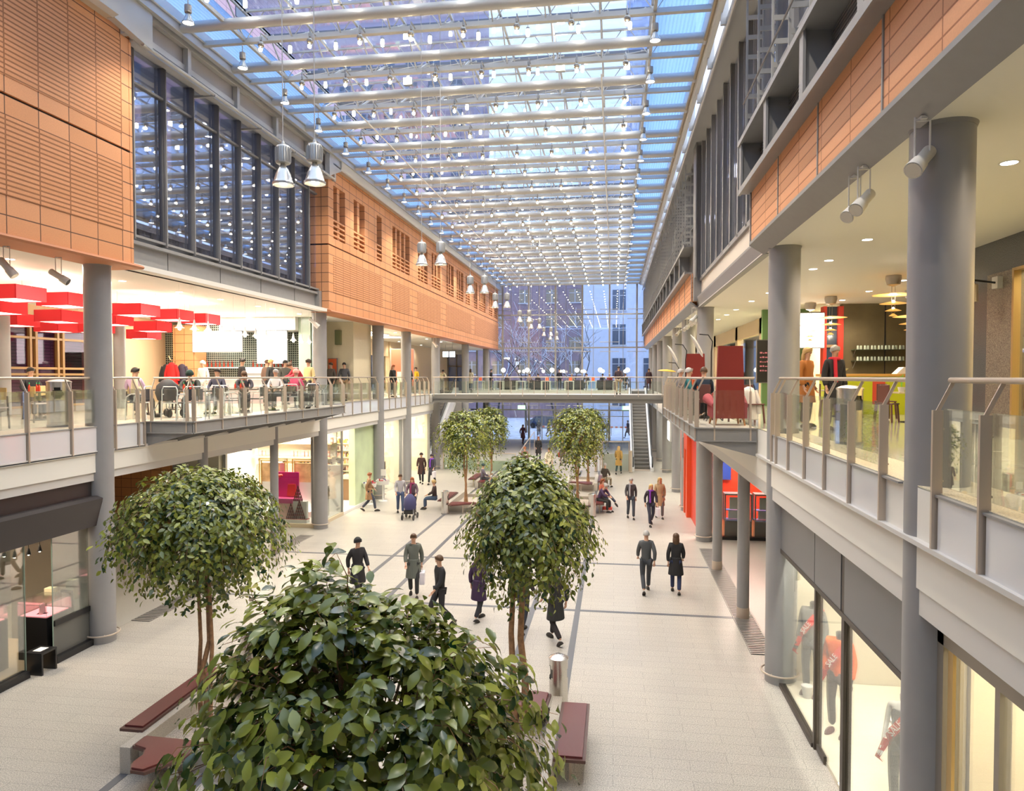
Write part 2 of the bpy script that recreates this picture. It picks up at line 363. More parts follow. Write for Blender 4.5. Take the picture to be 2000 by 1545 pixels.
struct('trim_16', MB().prism([(2.98, 8.98), (3.06, 8.66), (3.2, 8.66), (3.2, 9.04), (2.98, 9.04)], 15.3, 26.95, 'Y').box(2.86, 3.14, 26.55, 26.95, 8.9, 14.5).box(2.86, 2.9, 26.2, 26.5, 9.7, 14.5), STEEL)
m = MB().prism([(2.26, 15.35), (2.26, 15.0), (2.38, 14.75), (2.5, 14.72), (2.6, 15.35)], -2, 68, 'Y').tube([(2.30, -2, 14.86), (2.30, 68, 14.86)], .05, 8, 1)
m.box(2.62, 3.4, -2, 68, 14.5, 14.54).box(2.6, 2.66, -2, 68, 14.36, 14.62).tube([(2.58, -2, 14.3), (2.58, 68, 14.3)], .035)
y = 3.0
while y < 66: m.box(2.46, 2.64, y - .05, y + .05, 14.45, 15.2).tube([(2.58, y + .4, 14.3), (2.63, y + .4, 14.55)], .02, 6); y += 2.42
struct('trim_17', m, [STEELL, mat('bronze_gutter_tube', (.42, .33, .2), .4, .3)])

# ================================================================ roof
YB = [14.33 + 2.42 * k for k in range(23)]            # big tubes
YS = [y + .98 for y in YB[:-1]]                        # slender cross members
t = thing('roof_beam', 'thick silver round roof tube just above the camera, carrying the nearest bell pendants', 'beam', (0, 9.49, 14.95)); MB().tube([(-11.0, 0, 0), (2.4, 0, 0)], .135, 16).build('tube', STEELL, t)
m0 = None
for i, y in enumerate(YB):
    mb = MB().tube([(-11.0, 0, 0), (2.4, 0, 0)], .135, 16)
    for x in (-10.9, 2.3): mb.tube([(x - .03, 0, 0), (x + .03, 0, 0)], .17, 16)
    t = thing('roof_beam', 'thick silver round roof tube spanning the hall, %s from the camera' % nth(i), 'beam', (0, y, 14.95), 0, 'thick round roof tubes')
    if m0 is None: m0 = mb.build('tube', STEELL, t)
    else: o = m0.copy(); COL.objects.link(o); o.parent = t
NODE = [-9.7 + 1.33 * j for j in range(9)]
mf = mw = None
for i, y in enumerate(YS):
    t = thing('roof_cross_member', 'slender flat roof cross member with struts above it, %s from the camera' % nth(i), 'beam', (0, y, 14.95), 0, 'slender roof cross members')
    if mf is None:
        a = MB().box(-10.9, 2.3, -.07, .07, -.03, .04).box(-10.9, 2.3, -.015, .015, .02, .12)
        mf = a.build('flat_chord', STEELL, t)
        w = MB()
        for j, x in enumerate(NODE):
            w.beam((x, 0, .03), (x, 1.25, .80), .05, .05).beam((x, 0, .03), (x, -1.05, .80), .035, .035)
            w.tube([(x, 0, .03), (x - .55, 0, .8)], .014, 5).tube([(x, 0, .03), (x + .55, 0, .8)], .014, 5)
            w.ball((x, 0, .02), .045, 8)
            if j < 8: w.tube([(x, .0, .03), (x + 1.33, 1.25, .78)], .009, 4)
            for dx in (-.18, .18): w.tube([(x, 1.2, .7), (x + dx, 1.2, .74)], .012, 5).ball((x + dx, 1.2, .74), .03, 6)
        mw = w.build('struts', STEELL, t)
    else:
        for s_ in (mf, mw): o = s_.copy(); COL.objects.link(o); o.parent = t
m = MB()
for x in NODE[::1]: m.box(x - .03, x + .03, 12, 68, 15.74, 15.80)
for x in (-9.7, .94): m.box(x - .04, x + .04, 12, 68, 14.96, 15.06).box(x - .03, x + .03, 12, 68, 15.70, 15.80)
for y in YB: m.box(-9.7, .94, y - .10, y + .16, 15.72, 15.80, 1)
for y in YS: m.box(-9.7, .94, y - .03, y + .03, 15.74, 15.79)
struct('trim_18', m, [STEELL, mat('blue_grey_roof_rail', (.22, .25, .32), .4)])
struct('window_18', MB().box(-9.7, .94, 6, 68, 15.82, 15.84), ROOFG)
struct('trim_23', MB().tube([(-8.3, 22, 14.72), (-8.3, 67.5, 14.72)], .022, 6).tube([(-.4, 20.5, 14.72), (-.4, 67.5, 14.72)], .022, 6), mat('white_cable_tube', (.85, .82, .75), .4))
# ribbed translucent glass strips along both roof edges
RIB = bpy.data.materials.new('ribbed_blue_glass'); RIB.use_nodes = True; nt = RIB.node_tree; nt.nodes.clear()
o_ = nd(nt, 'ShaderNodeOutputMaterial'); t_ = nd(nt, 'ShaderNodeBsdfTransparent'); g_ = nd(nt, 'ShaderNodeBsdfTranslucent'); mx = nd(nt, 'ShaderNodeMixShader'); gl = nd(nt, 'ShaderNodeBsdfGlossy'); mx2 = nd(nt, 'ShaderNodeMixShader')
t_.inputs[0].default_value = (.55, .70, .90, 1); g_.inputs[0].default_value = (.50, .66, .88, 1); mx.inputs[0].default_value = .55; gl.inputs['Roughness'].default_value = .15; mx2.inputs[0].default_value = .08
gg = nd(nt, 'ShaderNodeNewGeometry'); wv = nd(nt, 'ShaderNodeTexWave', bands_direction='X'); wv.inputs['Scale'].default_value = 3.2; wv.inputs['Distortion'].default_value = .3
nt.links.new(gg.outputs['Position'], wv.inputs['Vector']); mr = nd(nt, 'ShaderNodeMapRange'); mr.inputs[3].default_value = .35; mr.inputs[4].default_value = .8
nt.links.new(wv.outputs[0], mr.inputs[0]); nt.links.new(mr.outputs[0], mx.inputs[0])
nt.links.new(t_.outputs[0], mx.inputs[1]); nt.links.new(g_.outputs[0], mx.inputs[2]); nt.links.new(mx.outputs[0], mx2.inputs[1]); nt.links.new(gl.outputs[0], mx2.inputs[2]); nt.links.new(mx2.outputs[0], o_.inputs[0])
struct('window_19', MB().box(-11.05, -9.72, 6, 68, 15.30, 15.32).box(.97, 2.5, 6, 68, 15.30, 15.32), RIB)
# roof overhead behind the camera and flat roofs of the side wings
struct('ceiling_roof_near', MB().box(-12, 4, -4, 6, 15.8, 15.9), ROOFG)
struct('wall_glazing_backing_right', MB().box(6.5, 6.7, -4, 68, 8.8, 14.55), mat('pale_backing_wall', (.74, .66, .52), .7))  # pale wall added behind the glazing to make it look brighter
for y in (6, 14, 22, 30, 39, 48, 58): lamp('AREA', (4.9, y, 14.5), 130, NEUT, sx_=.6, sy_=2.0)  # fixtureless lights added to brighten that backing
struct('ceiling_bay_right', MB().box(3.1, 20, -4, 68, 14.55, 14.7), CEIL)
struct('ceiling_wing_left', MB().box(-26, -11.95, -4, 15.2, 14.3, 14.4).box(-26, -12.4, 26.8, 68, 14.5, 14.6), CEIL)

# ================================================================ end wall
m = MB()
for x in (-13.3, -10.75, -8.2, -5.62, -3.05, -.48, 2.08): m.box(x - .08, x + .08, 67.85, 68.15, 0, 15.2)
for z in (2.9, 8.88, 12.05, 15.1): m.box(-14.2, 3.3, 67.9, 68.1, z - .06, z + .06)
for z in (3.35, 5.6, 9.4, 8.5, 12.5, 11.6):
    for x in (-10.75, -8.2, -5.62, -3.05, -.48, 2.08): m.tube([(x - .9, 67.75, z), (x + .9, 67.75, z)], .03, 6)
for x in (-12.0, -9.9, -7.2, -4.6, -2.0, .8): m.tube([(x, 67.75, 3), (x, 67.75, 15)], .025, 6)
struct('wall_end_frame', m, mat('end_wall_steel', (.40, .38, .34), .4, .3))
struct('window_20', MB().box(-14.2, 3.3, 67.99, 68.01, 0, 15.2), ENDG)
struct('wall_end_left', MB().box(-26, -14.2, 67.9, 68.1, 0, 15.2), CREAM)
struct('wall_end_right', MB().box(3.3, 20, 67.9, 68.1, 0, 15.2), CREAM)

# ================================================================ outside, seen through the glass
struct('ground_snow', MB().box(-60, 40, 68.2, 130, -.4, -.02), mat('trodden_snow', (.62, .68, .80), .8, noise=.25, nscale=1.2))
def tower(name, label, x0, x1, y0, y1, h, body, face, wy, pane, cat='building'):
    t = thing(name, label, cat, ((x0 + x1) / 2, y0, 0))
    cx = (x0 + x1) / 2
    MB().box(x0 - cx, x1 - cx, 0, y1 - y0, 0, h).build('wall', body, t)
    for (a, b, z0, z1) in wy:
        m = MB()
        if face == 'S': m.box(a - cx, b - cx, -.06, .1, z0, z1).box((a + b) / 2 - cx - .06, (a + b) / 2 - cx + .06, -.1, .1, z0, z1, 1).box(a - cx, b - cx, -.1, .1, z1 - (z1 - z0) * .3, z1 - (z1 - z0) * .3 + .08, 1).box(a - cx - .12, b - cx + .12, -.16, .02, z0 - .16, z0, 1)
        else: m.box(x1 - cx - .1, x1 - cx + .06, a - y0, b - y0, z0, z1)
        m.build('window', [pane, mat('pale_window_frame', (.5, .52, .55), .5)], t)
    return t
BPANE = mat('dusk_window_pane', (.06, .09, .14), .1)
wy = [(a, a + 1.55, z, z + 2.4) for a in (-.25, 3.4) for z in (2.6, 5.9, 9.9, 14.0, 18.1)]
tower('street_building', 'pale stone building with tall paired windows beyond the end glass', -3.9, 22, 85, 100, 34, mat('pale_stone', (.58, .64, .76), .8, noise=.05, nscale=2), 'S', wy, BPANE)
wy = [(a, a + 1.7, z, z + 1.9) for a in (-34, -30, -26, -22, -18, -14, -10, -6.6) for z in (3, 6.5, 10, 13.5, 17, 20.5, 24)]
tower('street_building', 'dark brick building behind the snowy trees beyond the end glass', -46, -4.4, 104, 116, 27, mat('dusky_brick', (.28, .20, .22), .8, noise=.15, nscale=1), 'S', wy, mat('lit_distant_window', (.1, .1, .1), .3, emit=(1, .8, .4), es=.10))
PBR = tiled('dusky_terracotta', (.48, .32, .36), (.52, .35, .38), (.2, .13, .17), 1.2, .4, .02, rough=.7)
wy = [(a, a + 1.6, z, z + 2.3) for a in (6, 11, 16.4, 21, 26, 31, 36, 42, 48) for z in (11.2, 14.7, 18.2, 21.7, 25.2, 28.7, 32)]
tower('street_building', 'terracotta clad neighbouring building seen through the left glazing and roof', -44, -27, 2, 62, 44, PBR, 'E', wy, BPANE)
tower('street_building', 'tall blue glass office tower seen through the roof on the right', 2, 14, 130, 145, 84, mat('blue_office_glass', (.38, .46, .66), .15, noise=.1, nscale=.6), 'S', [(3 + 3 * k, 4.6 + 3 * k, 40 + 5 * j, 43 + 5 * j) for k in range(3) for j in range(7)], mat('bright_office_pane', (.5, .6, .8), .2))
tower('street_building', 'pinkish stone tower seen through the roof left of centre', -60, -24, 120, 135, 84, mat('pink_stone', (.44, .34, .38), .7, noise=.06, nscale=1), 'S', [(-56 + 4 * k, -54 + 4 * k, 24 + 5 * j, 27 + 5 * j) for k in range(8) for j in range(8)], BPANE)
# bare snowy trees
def bare_tree(x, y, h, seed, label):
    r = random.Random(seed); t = thing('bare_tree', label, 'tree', (x, y, -.02), 0, 'bare trees in the snow')
    mb = MB(); sn = MB()
    def grow(p, d, L, rad, lev):
        pts = [p]; q = p.copy(); dd = d.copy()
        for k in range(4):
            dd = (dd + Vector((r.uniform(-.22, .22), r.uniform(-.22, .22), r.uniform(-.08, .16)))).normalized(); q = q + dd * L / 4; pts.append(q.copy())
        mb.tube(pts, rad, 5 if lev < 2 else 3, 0, False, rad * .55)
        if lev >= 1 and r.random() < .75: sn.tube([a + Vector((0, -.01, rad * .7 + .012)) for a in pts], max(.02, rad * .6), 3, 0, False)
        if lev < 4:
            for k in range(r.choice((2, 3, 3)) + (2 if lev == 0 else 0)):
                a = r.uniform(0, 2 * PI); sp = r.uniform(.45, .95)
                nd_ = (dd + Vector((math.cos(a) * sp, math.sin(a) * sp, r.uniform(-.1, .35)))).normalized()
                grow(pts[r.choice((2, 3, 4))] if lev else pts[r.choice((3, 4, 4))], nd_, L * r.uniform(.6, .8), rad * .55, lev + 1)
    grow(Vector((0, 0, 0)), Vector((0, 0, 1)), h * .36, .16, 0)
    mb.build('branches', mat('dark_wet_bark', (.05, .045, .05), .8), t, fix=False)
    sn.build('snow', mat('branch_snow', (.75, .80, .92), .8), t, fix=False)
for i, (x, y, h, lb) in enumerate([(-9.6, 77, 15, 'bare snowy tree at the left of the end glass'), (-6.2, 75, 14, 'bare snowy tree in the middle of the end glass'), (-4.0, 80, 15, 'bare snowy tree just left of the pale building'), (-13.0, 80, 15, 'bare snowy tree partly behind the left facade end')]): bare_tree(x, y, h, 11 + i, lb)
# street bits
for i, (x, lb) in enumerate([(-7.0, 'left'), (-4.4, 'middle'), (.6, 'right')]):
    t = thing('barrier', 'red and white barrier board in the snow outside, %s one' % lb, 'barrier', (x, 74, 0))
    mb = MB()
    for k in range(8): mb.box(-1 + k * .25, -.75 + k * .25, -.02, .02, .78, .95, k % 2)
    mb.build('board', [mat('signal_red', (.75, .12, .03), .5), WHITE], t)
    for sx_ in (-.9, .9): MB().box(sx_ - .03, sx_ + .03, -.15, .15, 0, .8).build('foot', STEEL, t)
def car(x, y, label, body):
    t = thing('car', label, 'car', (x, y, 0))
    MB().prism([(-2.1, .3), (2.1, .3), (2.15, .75), (1.5, .9), (.9, 1.4), (-1.0, 1.42), (-1.7, .95), (-2.15, .85)], -.8, .8, 'Y').build('body', body, t)
    MB().prism([(1.36, .93), (.85, 1.34), (-.93, 1.36), (-1.5, .97)], -.82, .82, 'Y').build('window', BPANE, t)
    for sx_ in (-1.35, 1.35):
        for sy in (-.78, .62): MB().lathe([(.05, -.08), (.32, -.08), (.32, .08), (.05, .08)], (0, 0, 0), 16, tilt=Matrix.Rotation(PI / 2, 3, 'X')).build('wheel', BLACK, t).location = (sx_, sy, .32)
car(-8.2, 84, 'dark blue car parked outside behind the left trees', mat('dark_blue_car_paint', (.04, .07, .14), .25))
car(-2.6, 83.5, 'pale silver car parked outside by the pale building', mat('silver_car_paint', (.45, .5, .6), .25))
# ================================================================ columns
def column(x, y, r, z0, z1, label, ring=True, thin=False):
    t = thing('column', label, 'column', (x, y, z0))
    h = z1 - z0
    MB().lathe([(r, 0), (r, h)], n=40).build('shaft', COLUMN, t)
    if thin: MB().lathe([(r + .006, 0), (r + .006, .28)], n=32).build('foot_sleeve', ALU, t)
    else:
        MB().lathe([(r + .004, h - .06), (r + .02, h - .02), (r + .02, h)], n=40).build('head_collar', STEEL, t)
    if ring and not thin:
        a = [(math.cos(q) * (r + .07), math.sin(q) * (r + .07), .2) for q in [2 * PI * k / 36 for k in range(37)]]
        m = MB().tube(a, .02, 8)
        for k in range(4): q = PI / 4 + k * PI / 2; m.tube([(math.cos(q) * r, math.sin(q) * r, .2), (math.cos(q) * (r + .07), math.sin(q) * (r + .07), .2)], .012, 6)
        m.build('bumper_ring', ALU, t)
LC = [14.7, 27.0, 34.1, 38.9, 45.6, 55.0, 64.2]
for i, y in enumerate(LC):
    column(-11.72, y, .285, 0, 8.7, 'grey round column on the left side of the hall, %s from the camera' % nth(i))
for i, y in enumerate([7.9, 14.7, 27.0, 33.0, 38.3, 46.0, 52.0, 58.5, 64.5]):
    column(3.33, y, .30, 0, 8.7, 'grey round column on the right side of the hall, %s from the camera' % nth(i))
for i, (x, y) in enumerate([(-11.72, 18.8), (-11.72, 23.1)]): column(x, y, .14, 0, 4.45, ('thin grey post under the left steel balcony, behind the leafy tree top', 'thin grey post standing before the bright cosmetics shop')[i], thin=True)
for i, (x, y) in enumerate([(3.25, 18.45), (3.25, 23.0)]): column(x, y, .15, 0, 4.5, ('nearer thin grey post under the right steel balcony', 'farther thin grey post under the right steel balcony')[i], thin=True)
for i, (x, y, z) in enumerate([(-17, 12.6, 5), (-17, 17.6, 5), (-17.2, 22.6, 5), (-13.2, 12.0, 5)]):
    column(x, y, .19, z, 8.7, ('cream column inside the restaurant at the left picture edge', 'cream lit column in front of the restaurant windows', 'slim cream column between the restaurant wall and the red lampshades', 'pale column cut by the left picture edge in the restaurant')[i], ring=False)
# floor gratings
for nm, x0, x1, lb in (('floor_grating', 3.02, 3.5, 'long dark slotted floor grating along the right arcade'), ('floor_grating', -11.95, -11.47, 'long slotted floor grating along the left arcade')):
    t = thing(nm, lb, 'grating', ((x0 + x1) / 2, 16, 0)); w = (x1 - x0) / 2
    MB().box(-w, w, 0, 9.7, -.002, .006).build('trough', BLACK, t)
    m = MB()
    for k in range(88): m.box(-w, w, .02 + k * .11, .085 + k * .11, .006, .014)
    m.box(-w - .02, -w, 0, 9.7, 0, .016).box(w, w + .02, 0, 9.7, 0, .016)
    m.build('slats', mat('grating_steel', (.33, .31, .29), .4, .4), t)

# ================================================================ railings
def railing(label, pts, posts, inward, zf=5.0, panel=None, low=None, group=None, railmat=ALU, gl=True):
    """pts: start/end of one straight run; posts: distances along it; inward: unit vector towards the deck"""
    a, b = Vector((*pts[0], 0)), Vector((*pts[1], 0)); d = (b - a).normalized(); n = Vector((*inward, 0)); L = (b - a).length
    t = thing('balcony_railing', label, 'railing', (a.x, a.y, zf), 0, group)
    MB().tube([n * .13 + Vector((0, 0, 1.085)), d * L + n * .13 + Vector((0, 0, 1.085))], .028, 10).build('handrail', railmat, t)
    lo = low if low is not None else -.06
    for s_ in posts:
        p = d * s_
        m = MB().beam(p + Vector((0, 0, lo)), p + Vector((0, 0, .80)), .034, .095, up=n)
        m.beam(p + Vector((0, 0, .79)), p + n * .13 + Vector((0, 0, 1.06)), .014, .035)
        for z in (.12, .62): m.tube([p + n * -.045 + Vector((0, 0, z)), p + n * .06 + Vector((0, 0, z))], .012, 6)
        m.build('post', railmat, t)
    for i in range(len(posts) - 1):
        p, q = d * (posts[i] + .05), d * (posts[i + 1] - .04)
        w = (q - p).length
        if gl: MB().beam(p + n * .03 + Vector((0, 0, .45)), q + n * .03 + Vector((0, 0, .45)), .012, .74).build('glass_pane', RAILG, t)
        if panel: MB().beam(p + n * .01 + Vector((0, 0, (panel[0] + panel[1]) / 2)), q + n * .01 + Vector((0, 0, (panel[0] + panel[1]) / 2)), .03, panel[1] - panel[0]).build('infill_panel', PANEL, t)
    if panel:
        m = MB()
        for z in panel: m.beam(n * .01 + Vector((0, 0, z)), d * L + n * .01 + Vector((0, 0, z)), .06, .022)
        m.build('panel_rail', STEEL, t)
    return t
def steps(a, b, s): n = max(1, round((b - a) / s)); return [a + (b - a) * k / n for k in range(n + 1)]
P = (-.57, -.02)
railing('steel and glass railing right of the nearest right column, cut by the picture edge', ((3.05, 7.28), (3.05, 1.5)), [.04, .92, 1.85, 2.8, 3.8, 4.8, 5.7], (1, 0), panel=P, low=-.57)
railing('steel and glass railing between the two nearest right columns', ((3.05, 8.1), (3.05, 14.32)), [.5, 1.6, 2.7, 3.8, 4.87, 5.8, 6.18], (1, 0), panel=P, low=-.57)
PL = (-.6, -.02)
railing('steel and glass railing left of the nearest left column, before the tall metal bin', ((-11.6, 8.0), (-11.6, 14.6)), [.02, 1.2, 2.35, 3.5, 4.55, 5.7, 6.52], (-1, 0), panel=PL, low=-.6)
railing('short railing panel between the nearest left column and the left steel balcony', ((-11.6, 15.0), (-11.6, 16.1)), [.05, .86, 1.08], (-1, 0), panel=PL, low=-.6)
railing('glass railing on the left gallery between steel balcony and third column', ((-11.6, 26.7), (-11.6, 33.8)), steps(.05, 7.0, 1.15), (-1, 0), panel=PL, low=-.6)
railing('glass railing on the left gallery between third and fourth columns', ((-11.6, 34.4), (-11.6, 38.6)), steps(.05, 4.1, 1.0), (-1, 0), panel=PL, low=-.6)
railing('glass railing on the left gallery between fourth column and the footbridge', ((-11.6, 39.2), (-11.6, 43.5)), steps(.05, 4.25, 1.05), (-1, 0), panel=PL, low=-.6)
for a, b, lb in ((27.4, 32.7, 'third and fourth'), (33.3, 38.0, 'fourth and fifth'), (38.6, 43.5, 'fifth and sixth')):
    railing('glass railing on the right gallery between %s columns' % lb, ((3.05, a), (3.05, b)), steps(.05, b - a - .05, 1.2), (1, 0), panel=P, low=-.57)
railing('railing along the camera side of the footbridge', ((-11.4, 43.5), (2.98, 43.5)), steps(.1, 14.25, 1.35), (0, 1), low=-.12)
railing('railing along the far side of the footbridge', ((-11.4, 46.2), (1.0, 46.2)), steps(.1, 12.25, 1.55), (0, -1), low=-.12)
railing('railing at the edge of the far cafe platform', ((-11.6, 57.0), (.95, 57.0)), steps(.1, 12.4, 1.55), (0, 1), low=-.12)
# steel balconies
def pod(label, xo, xi, y0, y1, inw):
    t = thing('steel_balcony', label, 'balcony', (xo, y0, 5.0)); dx = xi - xo; L = y1 - y0; s = 1 if dx > 0 else -1
    MB().box(0, dx, 0, L, -.06, 0).build('deck', mat('balcony_deck', (.52, .49, .42), .4, noise=.1, nscale=8), t)
    m = MB()
    for a, b in (((0, .02), (0, L)), ((0, 0), (dx, 0)), ((0, L), (dx, L))):
        m.beam((*a, -.15), (*b, -.15), .03, .28)
    for a, b in (((0, 0), (0, L)), ((-s * .03, 0), (dx, 0)), ((0, L), (dx, L))):
        for z in (-.01, -.29): m.beam((*a, z), (*b, z), .11, .025)
    m.build('edge_channel', STEEL, t)
    n = 9
    for k in range(n):
        y = L * k / (n - 1)
        MB().prism([(0, -.29), (dx, -.62), (dx, -.06), (0, -.06)], y - .03 if k else y, y + .03, 'Y').build('bracket', STEEL, t)
    MB().box(.04 * s, dx, .04, L - .04, -.10, -.07).build('underside', STEELD, t)
    return t
pod('steel balcony with cafe chairs projecting from the left gallery', -10.38, -11.62, 16.2, 26.25, -1)
pod('steel balcony with the red armchair projecting from the right gallery', 1.80, 3.06, 15.92, 26.2, 1)
railing('long railing on the hall side of the left steel balcony', ((-10.38, 16.3), (-10.38, 26.2)), steps(.0, 9.85, 1.23), (-1, 0), low=-.3)
railing('end railing of the left steel balcony facing the camera', ((-11.5, 16.22), (-10.5, 16.22)), [0.02, .98], (0, 1), low=-.3)
railing('long railing on the hall side of the right steel balcony', ((1.80, 16.0), (1.80, 26.1)), steps(.0, 10.05, 1.2), (1, 0), low=-.3)
railing('end railing of the right steel balcony facing the camera', ((1.95, 15.94), (3.03, 15.94)), [0.22, .98], (0, 1), low=-.3)
# footbridge
t = thing('footbridge', 'grey steel footbridge crossing the hall above the trees', 'bridge', (-4.3, 43.5, 5.0))
MB().box(-7.1, 7.28, .05, 2.75, -.08, 0).build('deck', mat('bridge_deck', (.50, .49, .46), .4), t)
m = MB()
for y in (0, 2.7): m.box(-7.1, 7.28, y - .02, y + .08, -.26, 0).box(-7.1, 7.28, y - .08, y + .12, -.50, -.46).box(-7.1, 7.28, y, y + .04, -.5, -.22).box(-7.1, 7.28, y - .08, y + .12, -.27, -.24)
m.build('side_beam', mat('bridge_steel', (.20, .195, .185), .4), t)
m = MB()
for k in range(12): m.box(-7.0 + k * 1.28, -6.96 + k * 1.28, .05, 2.7, -.45, -.1)
m.build('cross_rib', STEEL, t)

# ================================================================ escalators
def escalator(x, y0, label, up=1, zt=5.0, w=.98):
    t = thing('escalator', label, 'escalator', (x, y0, 0)); run = zt / math.tan(math.radians(30)); h = w / 2
    m = MB(); n = 24
    m.box(-h, h, -.9, 0, -.02, .01, 1)
    for k in range(n): m.prism([(run * k / n, zt * k / n - .1), (run * k / n, zt * (k + .62) / n), (run * (k + .06) / n, zt * (k + .98) / n), (run * (k + 1) / n, zt * (k + .98) / n), (run * (k + 1) / n, zt * (k + .9) / n - .1)], -h, h, 'X')
    m.box(-h, h, run, run + 1.0, zt - .1, zt + .01, 1)
    m.build('steps', [mat('escalator_step_metal', (.20, .19, .175), .45, .2), ALU], t)
    for s_ in (-1, 1):
        xx = s_ * (h + .02); yy = s_ * (h + .22)
        prof = [(-1.3, 0), (0, 0), (run, zt), (run + 1.3, zt), (run + 1.3, zt - .5), (run + .1, zt - .55), (.1, -.35 + .35), (.1, 0)]
        b = MB().prism([(-1.2, .0), (-1.2, .22), (-.1, .26), (run, zt + .26), (run + 1.2, zt + .22), (run + 1.2, zt - .45), (run, zt - .5), (.9, .0)], min(xx, yy), max(xx, yy), 'X')
        b.build('skirt', mat('escalator_white_skirt', (.72, .72, .74), .3, .1), t)
        g = (xx + yy) / 2
        MB().prism([(-1.35, .25), (-1.45, .55), (-1.3, .88), (-.15, .95), (run, zt + .95), (run + 1.1, zt + .9), (run + 1.3, zt + .55), (run + 1.2, zt + .2), (run, zt + .24), (-.1, .24)], g - .008, g + .008, 'X').build('glass_balustrade', SHOPG, t)
        MB().tube([(g, -1.3, .3), (g, -1.45, .6), (g, -1.3, .92), (g, -.15, .99), (g, run, zt + .99), (g, run + 1.1, zt + .93), (g, run + 1.33, zt + .6), (g, run + 1.2, zt + .25)], .04, 8).build('handrail', BLACK, t)
        MB().tube([(g, -.15, .93), (g, run, zt + .93)], .018, 6).build('light_strip', glow('escalator_strip_light', (.9, .95, 1), 2.5, 'NONE'), t)
    MB().prism([(.3, 0), (run, zt - .55), (run, zt - 1.1), (1.4, 0)], -h - .2, h + .2, 'X').build('truss_casing', CREAM, t)
    return t
escalator(1.82, 47.3, 'right escalator rising from the hall floor beside the right columns')
escalator(-13.1, 46.0, 'left escalator rising behind the left columns beside the shop')
# glass parapets round the stair openings far back
def parapet(label, x0, x1, y, ztop, mt):
    t = thing('glass_parapet', label, 'parapet', ((x0 + x1) / 2, y, 0)); w = (x1 - x0) / 2
    MB().box(-w, w, -.01, .01, .05, ztop - .03).build('glass_pane', RAILG, t)
    MB().box(-w, w, .03, .06, 0, ztop * .58).build('lower_panel', mt, t)
    MB().tube([(-w, 0, ztop), (w, 0, ztop)], .03, 8).build('handrail', ALU, t)
    for x in (-w, w): MB().box(x - .03, x + .03, -.04, .04, 0, ztop).build('post', ALU, t)
PG = mat('pale_green_panel', (.52, .62, .50), .3)
parapet('glass parapet behind the person in the ochre coat near the right escalator', -.75, .95, 46.2, 1.9, mat('grey_panel_low', (.8, .79, .76), .4))
parapet('low glass parapet behind the middle trees on the left', -8.7, -6.3, 45.0, 1.15, PG)
parapet('low glass parapet with green panel beside the left escalator', -11.2, -8.9, 45.6, 1.3, PG)
for i, (x, lb) in enumerate([(-6.2, 'left'), (-.9, 'right')]):
    t = thing('sloping_handrail', 'sloping metal stair handrail far back, %s of the central walkway' % lb, 'handrail', (x, 46, 0))
    MB().tube([(0, 0, 1.1), (0, 9, 1.8)], .03, 8).build('rail', ALU, t)
    for k in range(4): MB().box(-.02, .02, 3 * k - .02, 3 * k + .02, 0, 1.1 + .233 * k).build('post', ALU, t)
def bollard(x, y, lb, h=1.0):
    t = thing('gate_post', lb, 'post', (x, y, 0)); MB().lathe([(.09, 0), (.09, h), (.05, h + .03)], n=16).build('tube', ALU, t); MB().lathe([(.12, 0), (.12, .04)], n=16).build('base_flange', STEEL, t)
bollard(-1.15, 45.6, 'metal post left of the far glass parapet'); bollard(1.05, 45.4, 'metal post between far glass parapet and right escalator', 1.4)

# ================================================================ planters with benches
def slab(mb_w, mb_l, poly, z):
    cx = sum(p[0] for p in poly) / len(poly); cy = sum(p[1] for p in poly) / len(poly)
    mb_w.prism(poly, z - .045, z, 'Z')
    inn = [(cx + (x - cx) * .88 if abs(x - cx) > .3 else cx + (x - cx) * .8, cy + (y - cy) * .94) for x, y in poly]
    mb_l.prism(inn, z, z + .03, 'Z')
def planter(cx, y0, y1, out, label, full=True):
    """two granite walls along the hall; out: side (-1/1) on which the long bench hangs"""
    t = thing('granite_planter', label, 'planter', (cx, y0, 0)); L = y1 - y0
    MB().bbox(-.86, -.68, 0, L, 0, .42, .008).build('wall', GRANITE, t)
    MB().bbox(.68, .86, 0, L, 0, .42, .008).build('wall', GRANITE, t)
    MB().box(-.68, .68, .25, L - .25, 0, .16).build('gravel_bed', mat('planter_gravel', (.50, .44, .37), .9, noise=.5, nscale=60, bump=1, bscale=60), t)
    MB().box(-.68, .68, .2, .26, 0, .3).build('end_kerb', GRANITE, t); MB().box(-.68, .68, L - .26, L - .2, 0, .3).build('end_kerb', GRANITE, t)
    return t
def bench(label, x, y, poly, z=.46, legs=()):
    t = thing('bench', label, 'bench', (x, y, 0)); a = MB(); b = MB(); slab(a, b, poly, z)
    a.build('board', WOODR, t); b.build('leather_pad', LEATHER, t)
    for (lx, ly, wx) in legs: MB().box(lx - .02, lx + .02, ly - .02, ly + .02, 0, z - .04).beam((lx, ly, z - .2), (wx, ly, z - .06), .03, .03).beam((lx, ly, z - .06), (wx, ly, z - .06), .03, .03).build('bracket', ALU, t)
    return t
def curved(s):      # bench end board with a concave outer edge
    pts = [(-.62, .0), (.62, .0), (.62, .62), (.45, .80)]
    pts += [(.45 - .95 * k / 8, .80 - .52 * math.sin(PI * .5 * k / 8) ** 1.4 - .0) for k in range(1, 9)] + [(-.62, .2)]
    return [(x * s, -y) for x, y in pts]
def curved_far(s): return [(x, -y) for x, y in curved(s)]
planter(-6.66, 9.75, 13.1, -1, 'granite planter under the left nearer tree')
bench('long oxblood bench on the left side of the left nearer planter', -7.66, 10.2, [(-.2, 0), (.2, 0), (.2, 2.45), (-.2, 2.45)], legs=((-.02, .4, .2), (-.02, 2.1, .2)))
